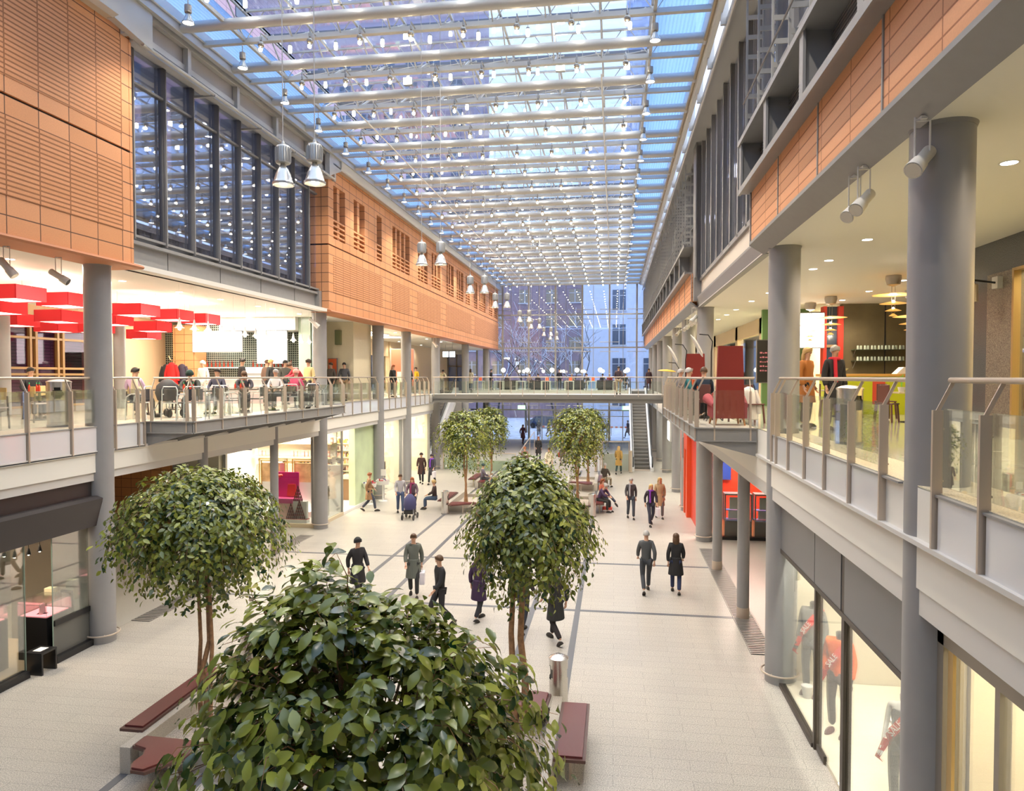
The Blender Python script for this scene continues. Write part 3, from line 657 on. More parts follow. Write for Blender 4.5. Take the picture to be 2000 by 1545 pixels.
bench('curved oxblood bench at the camera end of the left nearer planter', -6.75, 10.05, [(-.55, -.02), (.45, -.05), (.45, -.5), (.12, -.95), (-.12, -.93), (-.22, -.78), (-.2, -.55), (-.3, -.38), (-.55, -.3)], legs=((-.3, -.15, -.55), (.2, -.5, .45)))
bench('curved oxblood bench behind the left nearer tree beside the metal bin', -6.7, 12.2, [(-.62, .0), (.5, -.1), (.6, .5), (.1, .75), (-.5, .55)], legs=((-.3, .2, -.6),))
planter(-1.75, 8.6, 12.45, 1, 'granite planter under the tree right of the foreground crown')
bench('long oxblood bench on the right side of the middle planter', -.64, 10.3, [(-.24, 0), (.24, 0), (.24, 1.85), (-.24, 1.85)], legs=((.0, .3, -.25), (.0, 1.55, -.25)))
bench('curved oxblood bench between the tree trunk and the nearer metal bin', -1.75, 11.75, [(-.2, .0), (.62, -.05), (.66, .68), (.4, .74), (.1, .62), (-.2, .25)], legs=((.3, .2, .6),))
bench('oxblood bench half hidden under the foreground foliage', -1.6, 8.75, [(-.6, 0), (.6, 0), (.5, -.5), (-.5, -.5)], legs=((.3, -.2, .6),))
planter(-1.75, 3.4, 6.4, 1, 'granite planter under the foreground tree')
for (cx, y0, lb, s) in ((-6.66, 30.9, 'left', -1), (-1.75, 31.0, 'right', 1)):
    planter(cx, y0, y0 + 3.6, s, 'granite planter in the middle distance, %s row' % lb)
    planter(cx, y0 + 6.9, y0 + 10.3, s, 'granite planter farther back, %s row' % lb)
    bench('oxblood bench on the outer side of the middle distance planter, %s row' % lb, cx + s * 1.1, y0 + .4, [(-.22, 0), (.22, 0), (.22, 2.4), (-.22, 2.4)], legs=((0, .4, -s * .24), (0, 2, -s * .24)))
    bench('oxblood bench at the camera end of the middle distance planter, %s row' % lb, cx, y0 + .1, curved(s), legs=((0, -.3, .6),))
    bench('oxblood bench on the outer side of the farther planter, %s row' % lb, cx + s * 1.1, y0 + 7.2, [(-.22, 0), (.22, 0), (.22, 2.4), (-.22, 2.4)], legs=((0, .4, -s * .24), (0, 2, -s * .24)))
    bench('oxblood bench at the camera end of the farther planter, %s row' % lb, cx, y0 + 7.0, curved(s), legs=((0, -.3, .6),))
def bin_(x, y, z, label, h=.98, r=.17, rz=0, slot=True):
    t = thing('litter_bin', label, 'bin', (x, y, z), rz)
    bm = bmesh.new()
    n = 48; hs = [0, .02, h * .55, h * .62, h * .66, h * .70, h * .74, h * .78, h * .82, h * .88, h]
    v = [[bm.verts.new((r * math.cos(2 * PI * j / n), r * math.sin(2 * PI * j / n), z_)) for j in range(n)] for z_ in hs]
    for i in range(len(hs) - 1):
        for j in range(n):
            a = (2 * PI * (j + .5) / n) % PI; zc = (hs[i] + hs[i + 1]) / 2
            if slot and ((min(abs(a - 0), abs(a - PI)) * r / .115) ** 2 + ((zc - h * .74) / .13) ** 2) < 1: continue
            bm.faces.new((v[i][j], v[i][(j + 1) % n], v[i + 1][(j + 1) % n], v[i + 1][j]))
    me = bpy.data.meshes.new('shell'); bm.to_mesh(me); bm.free(); me.materials.append(BRUSHED)
    for p in me.polygons: p.use_smooth = True
    o = bpy.data.objects.new('shell', me); COL.objects.link(o); o.parent = t
    MB().lathe([(r + .012, h - .02), (r + .012, h + .01), (r * .7, h + .045), (.02, h + .06)], n=48).build('domed_lid', BRUSHED, t)
    MB().lathe([(r - .02, .03), (r - .02, h * .95)], n=32).build('inner_liner', BLACK, t)
    MB().lathe([(r + .01, 0), (r + .01, .05)], n=48).build('base_ring', STEEL, t)
    return t
BRUSHED = mat('brushed_bin_steel', (.70, .68, .65), .27, .95)
bin_(-.99, 12.78, 0, 'round brushed steel bin beside the curved bench under the middle tree', rz=.3)
bin_(-7.32, 13.3, 0, 'round brushed steel bin behind the left nearer tree bench', rz=-.2)
bin_(-7.45, 30.6, 0, 'steel bin beside the seated man in the dark coat', h=1.0)
bin_(-.95, 30.9, 0, 'steel bin beside the seated woman in the coral jacket')
bin_(-12.35, 14.25, 5, 'tall brushed steel bin behind the left gallery railing', h=1.0, r=.24, rz=-1.0)
bin_(3.85, 12.35, 5, 'tall steel bin with brass opening behind the right gallery railing', h=.92, r=.2, rz=-1.2)

# ================================================================ trees
LEAFM = bpy.data.materials.new('ficus_leaf'); LEAFM.use_nodes = True; nt = LEAFM.node_tree; b_ = nt.nodes['Principled BSDF']
g_ = nd(nt, 'ShaderNodeNewGeometry'); r_ = nd(nt, 'ShaderNodeValToRGB'); nt.links.new(g_.outputs['Random Per Island'], r_.inputs[0])
for i, (p_, c_) in enumerate(((0, (.004, .042, .014)), (.45, (.011, .105, .020)), (.80, (.030, .20, .030)), (.965, (.13, .32, .045)), (1, (.38, .42, .06)))):
    e = r_.color_ramp.elements[0] if i == 0 else (r_.color_ramp.elements[1] if i == 4 else r_.color_ramp.elements.new(p_))
    e.position = p_; e.color = (*c_, 1)
nt.links.new(r_.outputs[0], b_.inputs['Base Color']); b_.inputs['Roughness'].default_value = .27; b_.inputs['Specular IOR Level'].default_value = .8
tl = nd(nt, 'ShaderNodeBsdfTranslucent'); nt.links.new(r_.outputs[0], tl.inputs[0]); mx = nd(nt, 'ShaderNodeMixShader'); mx.inputs[0].default_value = .22
nt.links.new(b_.outputs[0], mx.inputs[1]); nt.links.new(tl.outputs[0], mx.inputs[2]); nt.links.new(mx.outputs[0], nt.nodes['Material Output'].inputs[0])
# leaf outlines: (along, across, lift); faces
L_FINE = (np.array([(0, 0, 0), (.18, .15, .03), (.18, 0, 0), (.18, -.15, .03), (.45, .25, .055), (.45, 0, 0), (.45, -.25, .055), (.72, .20, .02), (.72, 0, -.03), (.72, -.20, .02), (1, 0, -.14)], float),
          [(0, 2, 1), (0, 3, 2), (1, 2, 5, 4), (2, 3, 6, 5), (4, 5, 8, 7), (5, 6, 9, 8), (7, 8, 10), (8, 9, 10)])
L_MED = (np.array([(0, 0, 0), (.35, .25, .05), (.4, 0, 0), (.35, -.25, .05), (.7, .19, .01), (.7, -.19, .01), (1, 0, -.12)], float), [(0, 2, 1), (0, 3, 2), (1, 2, 6, 4), (2, 3, 5, 6)])
def leaves_mesh(name, P, D, N, S, tpl):
    base, faces = tpl; k = len(base)
    D = D / np.linalg.norm(D, axis=1, keepdims=True); A = np.cross(D, N); A /= np.linalg.norm(A, axis=1, keepdims=True) + 1e-9; U = np.cross(A, D)
    V = P[:, None, :] + S[:, None, None] * (base[None, :, 0:1] * D[:, None, :] + base[None, :, 1:2] * A[:, None, :] + base[None, :, 2:3] * U[:, None, :])
    V = V.reshape(-1, 3); n = len(P)
    fl = np.concatenate([np.array(f) for f in faces]); ln = np.array([len(f) for f in faces]); 
    loops = (fl[None, :] + (np.arange(n) * k)[:, None]).reshape(-1); tot = np.tile(ln, n); st = np.concatenate([[0], np.cumsum(tot)[:-1]])
    me = bpy.data.meshes.new(name); me.vertices.add(len(V)); me.vertices.foreach_set('co', V.astype(np.float32).ravel())
    me.loops.add(len(loops)); me.loops.foreach_set('vertex_index', loops.astype(np.int32)); me.polygons.add(len(tot))
    me.polygons.foreach_set('loop_start', st.astype(np.int32)); me.polygons.foreach_set('loop_total', tot.astype(np.int32))
    me.polygons.foreach_set('use_smooth', np.ones(len(tot), bool)); me.update(calc_edges=True); me.validate(); me.materials.append(LEAFM); return me
def crown(name, seed, rad, nspray, per, size, tpl, skew=0.0, cone=0.0):
    """leaves on drooping twigs that fill an ellipsoid centred on the origin"""
    rg = np.random.default_rng(seed); P = []; D = []; N = []; S = []; tw = MB(); rad = np.array(rad)
    bumps = [(v / np.linalg.norm(v), rg.uniform(-.22, .22)) for v in rg.normal(size=(16, 3))]
    for i in range(nspray):
        d = rg.normal(size=3); d /= np.linalg.norm(d)
        if d[2] < -.3 and rg.random() < .35: d[2] *= -1
        k = 1 + sum(a * max(0, float(np.dot(d, v))) ** 6 for v, a in bumps)
        rr = rad * k * (1 - cone * max(0, -d[2]) * 0) ; fr = rg.uniform(.55, 1.0) if rg.random() < .35 else rg.uniform(.86, 1.06)
        tip = d * rr * fr
        if cone and tip[2] > 0: tip[:2] *= max(.25, 1 - cone * tip[2] / rad[2]); tip[0] -= skew * (tip[2] / rad[2]) ** 3
        a0 = tip * rg.uniform(.30, .55); a0[2] += .10 * rad[2]
        Ln = np.linalg.norm(tip - a0); side = rg.normal(size=3) * .10 * Ln
        nn = int(per * rg.uniform(.7, 1.25)); ts = np.linspace(.30, 1.0, nn)
        def pt(t): return a0 + (tip - a0) * t + side * math.sin(PI * t) + np.array([0, 0, .26 * Ln * math.sin(PI * t) - .12 * Ln * t * t])
        pts = [pt(t) for t in (0, .35, .7, 1)]
        if i % 2 == 0: tw.tube(pts, .007, 3, 0, False, .002)
        for j, t in enumerate(ts):
            p = pt(t); tg = pt(min(1, t + .05)) - pt(t - .05); tg /= np.linalg.norm(tg)
            s = np.cross(tg, (0, 0, 1)); s /= np.linalg.norm(s) + 1e-6
            dd = tg * rg.uniform(.3, .9) + s * (1 if j % 2 else -1) * rg.uniform(.5, 1.1) + np.array([0, 0, -rg.uniform(.1, .6)]) + rg.normal(size=3) * .18
            nn_ = np.array([0, 0, .6]) + d * 1.0 + np.array([.1, -.25, 0]) + rg.normal(size=3) * .3
            P.append(p + rg.normal(size=3) * size * .25); D.append(dd); N.append(nn_); S.append(size * rg.uniform(.6, 1.2))
    return leaves_mesh(name, np.array(P), np.array(D), np.array(N), np.array(S), tpl), tw
def ficus(x, y, z0, label, cc, meshes, trunks, group='potted ficus trees', rz=0.0, sc=1.0):
    """cc: crown centre relative to the base"""
    t = thing('ficus_tree', label, 'tree', (x, y, z0), 0, group); lm, tw = meshes
    o = bpy.data.objects.new('foliage', lm); COL.objects.link(o); o.parent = t; o.location = cc; o.rotation_euler = (0, 0, rz); o.scale = (sc, sc, sc)
    if isinstance(tw, MB): tw = tw.build('twigs', BARK, t, fix=False)
    else: tw = tw.copy(); COL.objects.link(tw); tw.parent = t
    tw.location = cc; tw.rotation_euler = (0, 0, rz); tw.scale = (sc, sc, sc)
    r = random.Random(int(x * 10 + y)); m = MB()
    for pts, rd in trunks:
        m = MB().tube(pts, rd, 12, 0, True, rd * .62)
        for k in range(5):
            e = Vector(pts[-1]); m.tube([e, e + Vector((r.uniform(-.25, .25), r.uniform(-.25, .25), .3)), Vector(cc) + Vector((r.uniform(-.8, .8), r.uniform(-.8, .8), r.uniform(-.1, .8)))], rd * .5, 6, 0, False, .008)
        m.build('trunk', BARK, t)
    return tw
mA = crown('foliage', 3, (1.55, 1.5, 1.22), 860, 16, .118, L_MED)
ficus(-6.95, 11.1, .1, 'bushy ficus tree with braided trunks in the left nearer planter', (-.22, .25, 3.25), mA,
      [([(0, 0, 0), (.05, .02, .5), (-.02, 0, 1.0), (.10, .02, 1.5), (.02, .1, 2.6)], .055), ([(-.10, .08, 0), (-.12, .05, .8), (-.06, .02, 1.5), (-.15, .1, 2.6)], .042), ([(.13, -.03, 0), (.10, .03, .7), (.16, 0, 1.4), (.12, 0, 2.6)], .045)])
mB = crown('foliage', 8, (1.27, 1.25, 1.34), 820, 16, .118, L_MED, cone=.25)
ficus(-1.62, 11.7, .1, 'bushy ficus tree with two straight trunks right of the foreground crown', (.14, .2, 3.35), mB,
      [([(-.03, 0, 0), (-.06, 0, 1.0), (-.09, 0, 1.7), (-.05, .05, 2.7)], .065), ([(.16, -.02, 0), (.15, 0, .9), (.07, 0, 1.6), (.10, .05, 2.7)], .072)])
mC = crown('foliage', 21, (1.70, 1.4, 1.52), 720, 15, .138, L_FINE, cone=.44, skew=.32)
ficus(-1.75, 4.8, .1, 'large leafy ficus crown filling the foreground', (.08, .02, 3.0), mC,
      [([(0, 0, 0), (.04, .02, 1.2), (-.03, .0, 2.6)], .06), ([(.2, .1, 0), (.15, .05, 1.2), (.1, .05, 2.6)], .05), ([(-.2, .1, 0), (-.15, .05, 1.2), (-.2, .05, 2.6)], .05)])
mD = crown('foliage', 5, (1.3, 1.3, 1.42), 420, 15, .135, L_MED)
tr = [([(0, 0, 0), (.06, 0, 1.0), (-.04, 0, 1.9), (0, 0, 2.8)], .06), ([(.12, .02, 0), (.04, 0, 1.0), (.1, 0, 1.9), (.08, 0, 2.8)], .05)]
tD = ficus(-6.85, 32.0, .1, 'ficus tree in the middle distance planter, left row', (-.1, 0, 3.15), mD, tr)
ficus(-6.9, 39.2, .1, 'ficus tree in the farther planter, left row, partly hidden', (0, 0, 3.0), (mD[0], tD), tr, rz=2.0)
ficus(-1.72, 32.6, .1, 'ficus tree in the middle distance planter, right row', (-.05, 0, 3.2), (mD[0], tD), tr, rz=4.1, sc=1.08)
ficus(-1.45, 38.6, .1, 'ficus tree in the farther planter, right row, behind its neighbour', (0, 0, 3.0), (mD[0], tD), tr, rz=1.1)
# ================================================================ hanging and roof lamps
BULB = glow('warm_bulb', (1, .88, .66), 14, 'NONE'); LENS = glow('roof_spot_lens', (1, .82, .52), 34, 'NONE'); CYL = glow('roof_reflection_glow', (1, .95, .85), 16, 'NONE')
DISC = glow('downlight_disc', (1, .93, .80), 7, 'NONE')
LAMPG = mat('lamp_grey_metal', (.50, .49, .46), .35, .5); SHADE = mat('aluminium_reflector', (.66, .65, .62), .25, .7)
def bell(k, cord):
    """industrial pendant: ribbed housing, bell reflector; origin at the rim"""
    t = thing('pendant_lamp', '', 'lamp', (0, 0, 0))
    MB().tube([(0, 0, .58), (0, 0, cord)], .007, 6).build('cord', STEELL, t)
    m = MB().lathe([(.085, .30), (.10, .31), (.10, .53), (.085, .55), (.03, .57), (.02, .62)], n=24)
    for j in range(18):
        a = 2 * PI * j / 18; m.box(-.004, .004, 0, 0, 0, 0) if False else m.beam((math.cos(a) * .104, math.sin(a) * .104, .33), (math.cos(a) * .104, math.sin(a) * .104, .52), .012, .012)
    m.build('ribbed_housing', LAMPG, t)
    MB().lathe([(.035, .30), (.045, .26), (.075, .22), (.10, .16), (.13, .06), (.142, .035), (.150, .03), (.150, 0), (.142, 0), (.135, .03), (.10, .13), (.05, .2)], n=32).build('bell_reflector', SHADE, t)
    MB().lathe([(.02, .10), (.05, .085), (.05, .03), (.02, .01)], n=16).build('bulb', BULB, t)
    return t
b0 = None; PY = [9.49, 16.75, 22.57, 27.41, 34.67, 39.51, 46.77, 51.61]
for i, y in enumerate(PY):
    for j, x in enumerate((-4.64, -4.17)):
        lb = 'large industrial bell pendant, %s of the %s pair from the camera' % (('left', 'right')[j], nth(i))
        if b0 is None: b0 = bell(0, 6.15); b0['label'] = lb; b0['group'] = 'paired bell pendants over the hall'; b0.location = (x, y, 8.82)
        else: dup(b0, (x, y, 8.82), 0, lb)
    lamp('SPOT', (-4.64, y, 8.87), 300, NEUT, .05, spot=140); lamp('SPOT', (-4.17, y, 8.87), 300, NEUT, .05, spot=140)
# smaller high-bay lamps along the two roof edges
def small_bay():
    t = thing('roof_edge_lamp', '', 'lamp', (0, 0, 0))
    MB().tube([(0, 0, .42), (0, 0, .68)], .012, 6).build('stem', LAMPG, t)
    MB().lathe([(.075, .24), (.08, .25), (.08, .41), (.04, .43)], n=20).build('housing', LAMPG, t)
    MB().lathe([(.03, .25), (.05, .22), (.10, .08), (.135, .02), (.135, 0), (.12, 0), (.05, .18)], n=24).build('reflector', SHADE, t)
    MB().lathe([(.11, .012), (.11, .022)], n=20).build('lamp_glass', glow('roof_edge_lamp_glass', (1, .96, .88), 10, 'NONE'), t)
    return t
s0 = None
for i, y in enumerate(YS):
    for j, x in enumerate((-9.78, .95)):
        lb = 'small silver bell lamp under the %s roof edge, %s from the camera' % (('left', 'right')[j], nth(i))
        if s0 is None: s0 = small_bay(); s0.location = (x, y, 14.28); s0['label'] = lb; s0['group'] = 'small bell lamps along the roof edges'
        else: dup(s0, (x, y, 14.28), 0, lb)
        if i % 2 == j: lamp('SPOT', (x, y, 14.27), 330, NEUT, .08, spot=120)
# rows of ball spots on the cross members and glowing cylinders standing in for lamp reflections in the roof glass
t = thing('roof_spotlight', 'silver ball spotlight hanging from a slender roof cross member', 'spotlight', (0, 0, 0), 0, 'ball spotlights in rows under the roof')
MB().tube([(0, 0, .06), (0, 0, .30), (0, .42, .30)], .016, 6).ball((0, 0, 0), .085, 12).lathe([(.045, -.13), (.05, -.05)], n=12).lathe([(.03, .10), (.03, .2)], n=10).build('ball_housing', mat('ball_spot_metal', (.50, .47, .42), .25, .8), t)
MB().ball((0, -.03, -.14), .05, 8).build('lens', LENS, t)
first = True
for i, y in enumerate(YS):
    for j in range(8):
        x = NODE[j] + .66
        if first: t.location = (x, y - .42, 14.66); first = False
        else: dup(t, (x, y - .42, 14.66))
t = thing('roof_reflection_cylinder', 'small glowing cylinder standing in for a lamp reflection in the roof glass', 'lamp', (0, 0, 0), 0, 'glowing cylinders standing in for lamp reflections')
MB().tube([(0, 0, .1), (0, 0, .6)], .01, 5).lathe([(.045, .08), (.045, .14)], n=10).build('holder', LAMPG, t)
MB().lathe([(.045, -.08), (.052, 0), (.045, .09)], n=10).build('glass_tube', CYL, t)
first = True
for i, y in enumerate(YB):
    if i == 0: continue
    for j in range(8):
        x = NODE[j] + .75
        if i > 18: continue
        if first: t.location = (x, y - .38, 15.2); first = False
        else: dup(t, (x, y - .38, 15.2))
for i, y in enumerate(YS):
    for j in (1, 4, 6):
        if (i + j) % 2 == 0: lamp('SPOT', (NODE[j] + .66, y - .45, 14.46), 380, NEUT, .06, spot=125)
# bare spots added for the near hall, then the two bright roof floodlights
for x, y in ((.95, 11.5), (-4.4, 11.5), (.95, 8.5), (-9.8, 9.5), (.95, 5.5)): lamp('SPOT', (x, y, 14.27), 260, NEUT, .08, spot=130)  # no fixtures: added to brighten the columns and floor near the camera
for x, y, lb in ((-6.3, 21.2, 'brightest floodlight high in the roof, left of centre'), (-1.6, 20.9, 'second bright floodlight high in the roof, right of centre')):
    t = thing('roof_floodlight', lb, 'lamp', (x, y, 15.15))
    MB().bbox(-.14, .14, -.02, .12, -.1, .12, .02).build('housing', LAMPG, t); MB().bbox(-.12, .12, -.05, -.021, -.08, .10, .01).build('lens', glow('floodlight_lens', (1, .98, .95), 60, 'NONE'), t)
    MB().tube([(0, .05, .12), (0, .05, .6)], .015, 6).build('stem', LAMPG, t)
# ---------------------------------------------------------------- recessed downlights
def downlights(spots, z, where, power, r=.09, every=1, col=WARM):
    f = None; g = 'recessed downlights %s' % where
    for i, (x, y) in enumerate(spots):
        lb = 'round recessed ceiling downlight %s, %s from the camera' % (where, nth(i))
        if f is None:
            f = thing('downlight', lb, 'downlight', (x, y, z), 0, g)
            MB().lathe([(r, -.006), (r, .0)], n=20).build('disc', DISC, f)
            MB().lathe([(r + .025, -.004), (r + .025, .0)], n=20).build('rim', STEELL, f)
        else: dup(f, (x, y, z), 0, lb)
        if i % every == 0: lamp('SPOT', (x, y, z - .03), power, col, .08, spot=150)
downlights([(4.67, 6.9), (4.67, 9.3), (4.67, 11.7), (4.67, 14.1), (4.67, 16.5), (4.67, 17.75), (4.67, 20.2), (4.67, 22.6), (4.6, 25), (4.6, 28.1), (4.6, 30.4), (4.6, 32.8), (4.6, 36), (4.6, 40), (4.6, 45)], 8.68, 'in the right gallery front row', 130, every=1)
downlights([(7.6, 13.5), (7.6, 17.0), (7.6, 20.2), (7.55, 22.6), (7.55, 25.1), (7.5, 29), (7.5, 34)], 8.68, 'in the right gallery back row', 150)
downlights([(-13.05, 11.5), (-13.05, 13.75), (-13.05, 16.1), (-13.05, 17.3), (-13.05, 19.8), (-12.95, 21.9), (-12.85, 24.2), (-12.8, 25.2), (-12.75, 27.4), (-12.72, 29.9), (-12.7, 32.1), (-12.7, 33.1), (-12.7, 34.2), (-12.7, 37), (-12.7, 40), (-12.7, 43), (-12.7, 47), (-12.7, 51)], 8.68, 'in the left gallery front row', 60, every=2)
downlights([(-15.6, 28.5), (-15.6, 31), (-15.6, 34), (-15.6, 37.5), (-15.6, 41), (-15.6, 45), (-15.6, 50), (-15.6, 56)], 8.68, 'in the left gallery back row', 80)
downlights([(-12.8, y) for y in (17, 19.5, 22, 25, 36, 40)], 3.95, 'under the left gallery', 45)
downlights([(4.6, y) for y in (17, 19.5, 22, 25, 34, 40)], 3.95, 'under the right gallery', 45)
# ---------------------------------------------------------------- track spotlights
def track_spot(x, y, aim, label, s=1.0, group='white track spotlights on the gallery ceilings'):
    t = thing('track_spotlight', label, 'spotlight', (x, y, 8.68), 0, group)
    a = Vector(aim).normalized(); c = Vector((0, 0, -.42 * s)); L = .40 * s; W_ = mat('white_spot_metal', (.74, .71, .66), .35)
    MB().box(-.03, .03, -.05, .05, -.03, 0).tube([(-.07, 0, 0), (-.07, 0, -.42 * s)], .009, 6).tube([(.07, 0, 0), (.07, 0, -.42 * s)], .009, 6).beam((-.07, 0, -.03), (.07, 0, -.03), .03, .02).build('bracket', W_, t)
    p = [c - a * L * .5, c - a * L * .45, c + a * L * .1, c + a * L * .14, c + a * L * .5, c + a * L * .55]
    MB().tube(p, [.05 * s, .066 * s, .066 * s, .078 * s, .088 * s, .088 * s], 20).build('barrel', W_, t)
    MB().tube([c + a * L * .551, c + a * L * .56], .078 * s, 20).build('reflector', mat('spot_reflector', (.5, .45, .38), .15, .9), t)
    return t
for x, y, lb in ((3.0, 7.55, 'white track spotlight nearest the camera on the right, before the thick column'), (3.0, 9.2, 'front one of the white spotlight pair on the right gallery edge'), (3.02, 9.6, 'rear one of the white spotlight pair on the right gallery edge'), (2.9, 26.9, 'white spotlight with long barrel at the start of the rear right block')):
    track_spot(x, y, (-.60, -.55, -.62), lb, 1.0)
for i, y in enumerate((28.0, 29.1, 31.0, 32.2, 33.4, 36, 38.5)): track_spot(3.12, y, (-.4, -.7, -.5), 'white spotlight in the cluster under the rear right block, %s from the camera' % nth(i), .95)
track_spot(-11.75, 12.3, (.55, .2, -.75), 'white track spotlight at the far left under the near brick block')
track_spot(-11.75, 13.6, (.7, .25, -.5), 'white track spotlight just left of the nearest left column')
track_spot(-11.6, 26.2, (.6, .3, -.6), 'white track spotlight pair beside the second left column', 1.1)
track_spot(-11.5, 44.6, (.6, -.3, -.6), 'white track spotlight on the left gallery above the footbridge', 1.1)
# ================================================================ shop and restaurant walls
SHELLW = mat('warm_cream_wall', (.78, .62, .42), .6); WHITEW = mat('bright_white_wall', (.86, .84, .80), .5)
def room_light(x, y, z, sx_, sy_, power, col=WARM, aim=(0, 0, -1), label=None):
    """ceiling light panel added to light a room, with its own lamp"""
    t = thing('ceiling_light', label or 'flat added ceiling light panel', 'ceiling light', (x, y, z))
    MB().box(-sx_ / 2, sx_ / 2, -sy_ / 2, sy_ / 2, -.03, -.01).build('diffuser', glow('ceiling_panel_glow_%d' % int(power), col, 3.5, 'NONE'), t)
    MB().box(-sx_ / 2 - .03, sx_ / 2 + .03, -sy_ / 2 - .03, sy_ / 2 + .03, -.02, .0).build('frame', WHITE, t)
    lamp('AREA', (x, y, z - .05), power, col, aim=aim, sx_=sx_, sy_=sy_)
# ---- left upper restaurant
struct('wall_restaurant_back', MB().box(-20.9, -20.5, 8, 20.6, 5, 8.68).box(-20.9, -20.5, 25.3, 30.2, 5, 8.68).box(-20.9, -20.5, 20.6, 25.3, 7.95, 8.68), mat('peach_wall', (.80, .56, .33), .6))
struct('wall_courtyard_left', MB().box(-21.6, -21.4, 14, 36, 4.5, 9), tiled('purple_dusk_tiles', (.14, .07, .10), (.16, .08, .11), (.05, .03, .04), .9, .12, .02, rough=.5))
m = MB()
for y in (20.6, 21.3, 22.35, 22.6, 23.6, 23.85, 25.2): m.box(-20.6, -20.44, y - .05, y + .05, 5, 7.95)
for z in (5.05, 6.2, 6.42, 7.5, 7.92): m.box(-20.6, -20.45, 20.6, 25.3, z - .04, z + .04)
m.box(-20.56, -20.54, 20.6, 25.3, 5, 7.95, 1)
struct('window_21', m, [mat('honey_wood_frame', (.46, .27, .10), .45), glass('dusk_courtyard_glass', (.75, .6, .75), .035, .02, False)])
struct('wall_counter_back', MB().box(-20.5, -13.1, 30.0, 30.3, 5, 8.68), tiled('small_black_tiles', (.04, .05, .045), (.06, .07, .06), (.45, .5, .42), .1, .1, .012, plane='XZ', rough=.2))
struct('trim_19', MB().box(-17.0, -13.5, 28.6, 29.9, 8.12, 8.68), WHITEW)
struct('wall_pier_left', MB().box(-19.45, -18.4, 29.0, 29.9, 5, 8.4), TERRAG)
struct('wall_pier_glass', MB().box(-13.5, -12.95, 28.9, 29.9, 5, 8.68).box(-12.8, -12.72, 28.9, 29.9, 5, 8.68), mat('pale_green_glass_pier', (.42, .50, .40), .2))
struct('wall_cream_block', MB().box(-15.6, -12.05, 31.6, 34.0, 5, 8.68), mat('rough_cream_plaster', (.80, .70, .50), .8, bump=.8, bscale=9))
def board(name, label, cat, x0, x1, y, z0, z1, col, es=0., frame=None, group=None, axis='Y'):
    t = thing(name, label, cat, ((x0 + x1) / 2, y, z0), 0 if axis == 'Y' else PI / 2, group); w = (x1 - x0) / 2
    mm = glow('glow_' + name + str(len(MATS)), col, es, 'AUTO') if es else mat('flat_' + name + str(len(MATS)), col, .4)
    MB().box(-w, w, -.04, .0, 0, z1 - z0).build('face', mm, t)
    MB().box(-w - .03, w + .03, -.03, .04, -.03, z1 - z0 + .03).build('frame', frame or STEEL, t)
    return t
board('menu_board', 'large glowing white menu board above the restaurant counter', 'menu board', -18.4, -16.1, 28.9, 7.22, 8.08, (1, .97, .92), 3.2)
board('menu_board', 'square glowing white menu board right of the black tiled wall', 'menu board', -15.35, -14.0, 28.85, 6.7, 8.08, (1, .97, .90), 3.2)
board('wall_board', 'tall orange red board on the cream plaster wall', 'board', -13.25, -12.85, 31.55, 6.0, 6.95, (.85, .16, .05))
t = thing('wall_speaker', 'olive grey box speaker high on the cream plaster wall', 'speaker', (-12.75, 31.5, 7.6)); MB().bbox(-.14, .14, -.1, .09, 0, .68, .02).build('case', mat('olive_case', (.20, .21, .10), .5), t); MB().box(-.12, .12, -.105, -.1, .03, .65).build('grille', mat('olive_grille', (.17, .18, .09), .7), t)
# counter with shelves
t = thing('serving_counter', 'white lit serving counter at the back of the left restaurant', 'counter', (-16, 27.9, 5))
MB().box(-2.6, 2.6, -.3, .3, 0, 1.0).build('body', mat('pink_white_counter', (.80, .60, .62), .4), t); MB().box(-2.65, 2.65, -.36, .36, 1.0, 1.06).build('worktop', WHITEW, t)
t = thing('wall_shelf', 'long white shelf of bottles on the black tiled wall', 'shelf', (-16.2, 29.7, 6.5)); MB().box(-2.4, 2.4, -.22, .28, 0, .04).build('board', WHITEW, t)
MB().box(-2.4, 2.4, -.22, .28, -.45, -.41).build('lower_board', WHITEW, t)
bt = None
def bottle(col, cap, nm='bottle', h=.26, r=.035):
    t = thing(nm, '', 'bottle'); MB().lathe([(r, 0), (r, h * .6), (r * .35, h * .8), (r * .35, h * .96)], n=10).build('body', mat('bottle_' + nm + str(col), col, .2), t)
    MB().lathe([(r * .42, h * .94), (r * .2, h * 1.16)], n=8).build('cap', mat('cap_' + nm + str(cap), cap, .4), t); return t
bt = bottle((.45, .06, .03), (.75, .1, .05)); f = True
for k in range(22):
    x = -18.4 + k * .2
    if 7 < k < 12: continue
    if f: bt.location = (x, 29.65, 6.54); bt['label'] = 'dark red bottle on the long white shelf behind the counter'; bt['group'] = 'bottles on the restaurant shelf'; f = False
    else: dup(bt, (x, 29.65, 6.54))
t = thing('coffee_machine', 'boxy white machine standing on the serving counter', 'machine', (-14.9, 27.9, 6.06)); MB().bbox(-.5, .5, -.22, .22, 0, .42, .02).build('body', WHITEW, t); MB().box(-.4, .4, -.23, -.22, .1, .2).build('panel', STEEL, t)
room_light(-15.6, 29.2, 8.66, 4, 1.0, 260, (1, .95, .85), label='long ceiling light panel above the serving counter')
lamp('AREA', (-16, 27.2, 8.66), 260, (1, .95, .85), sx_=5, sy_=1.5)  # area light without a fixture, standing in for the glowing ceiling
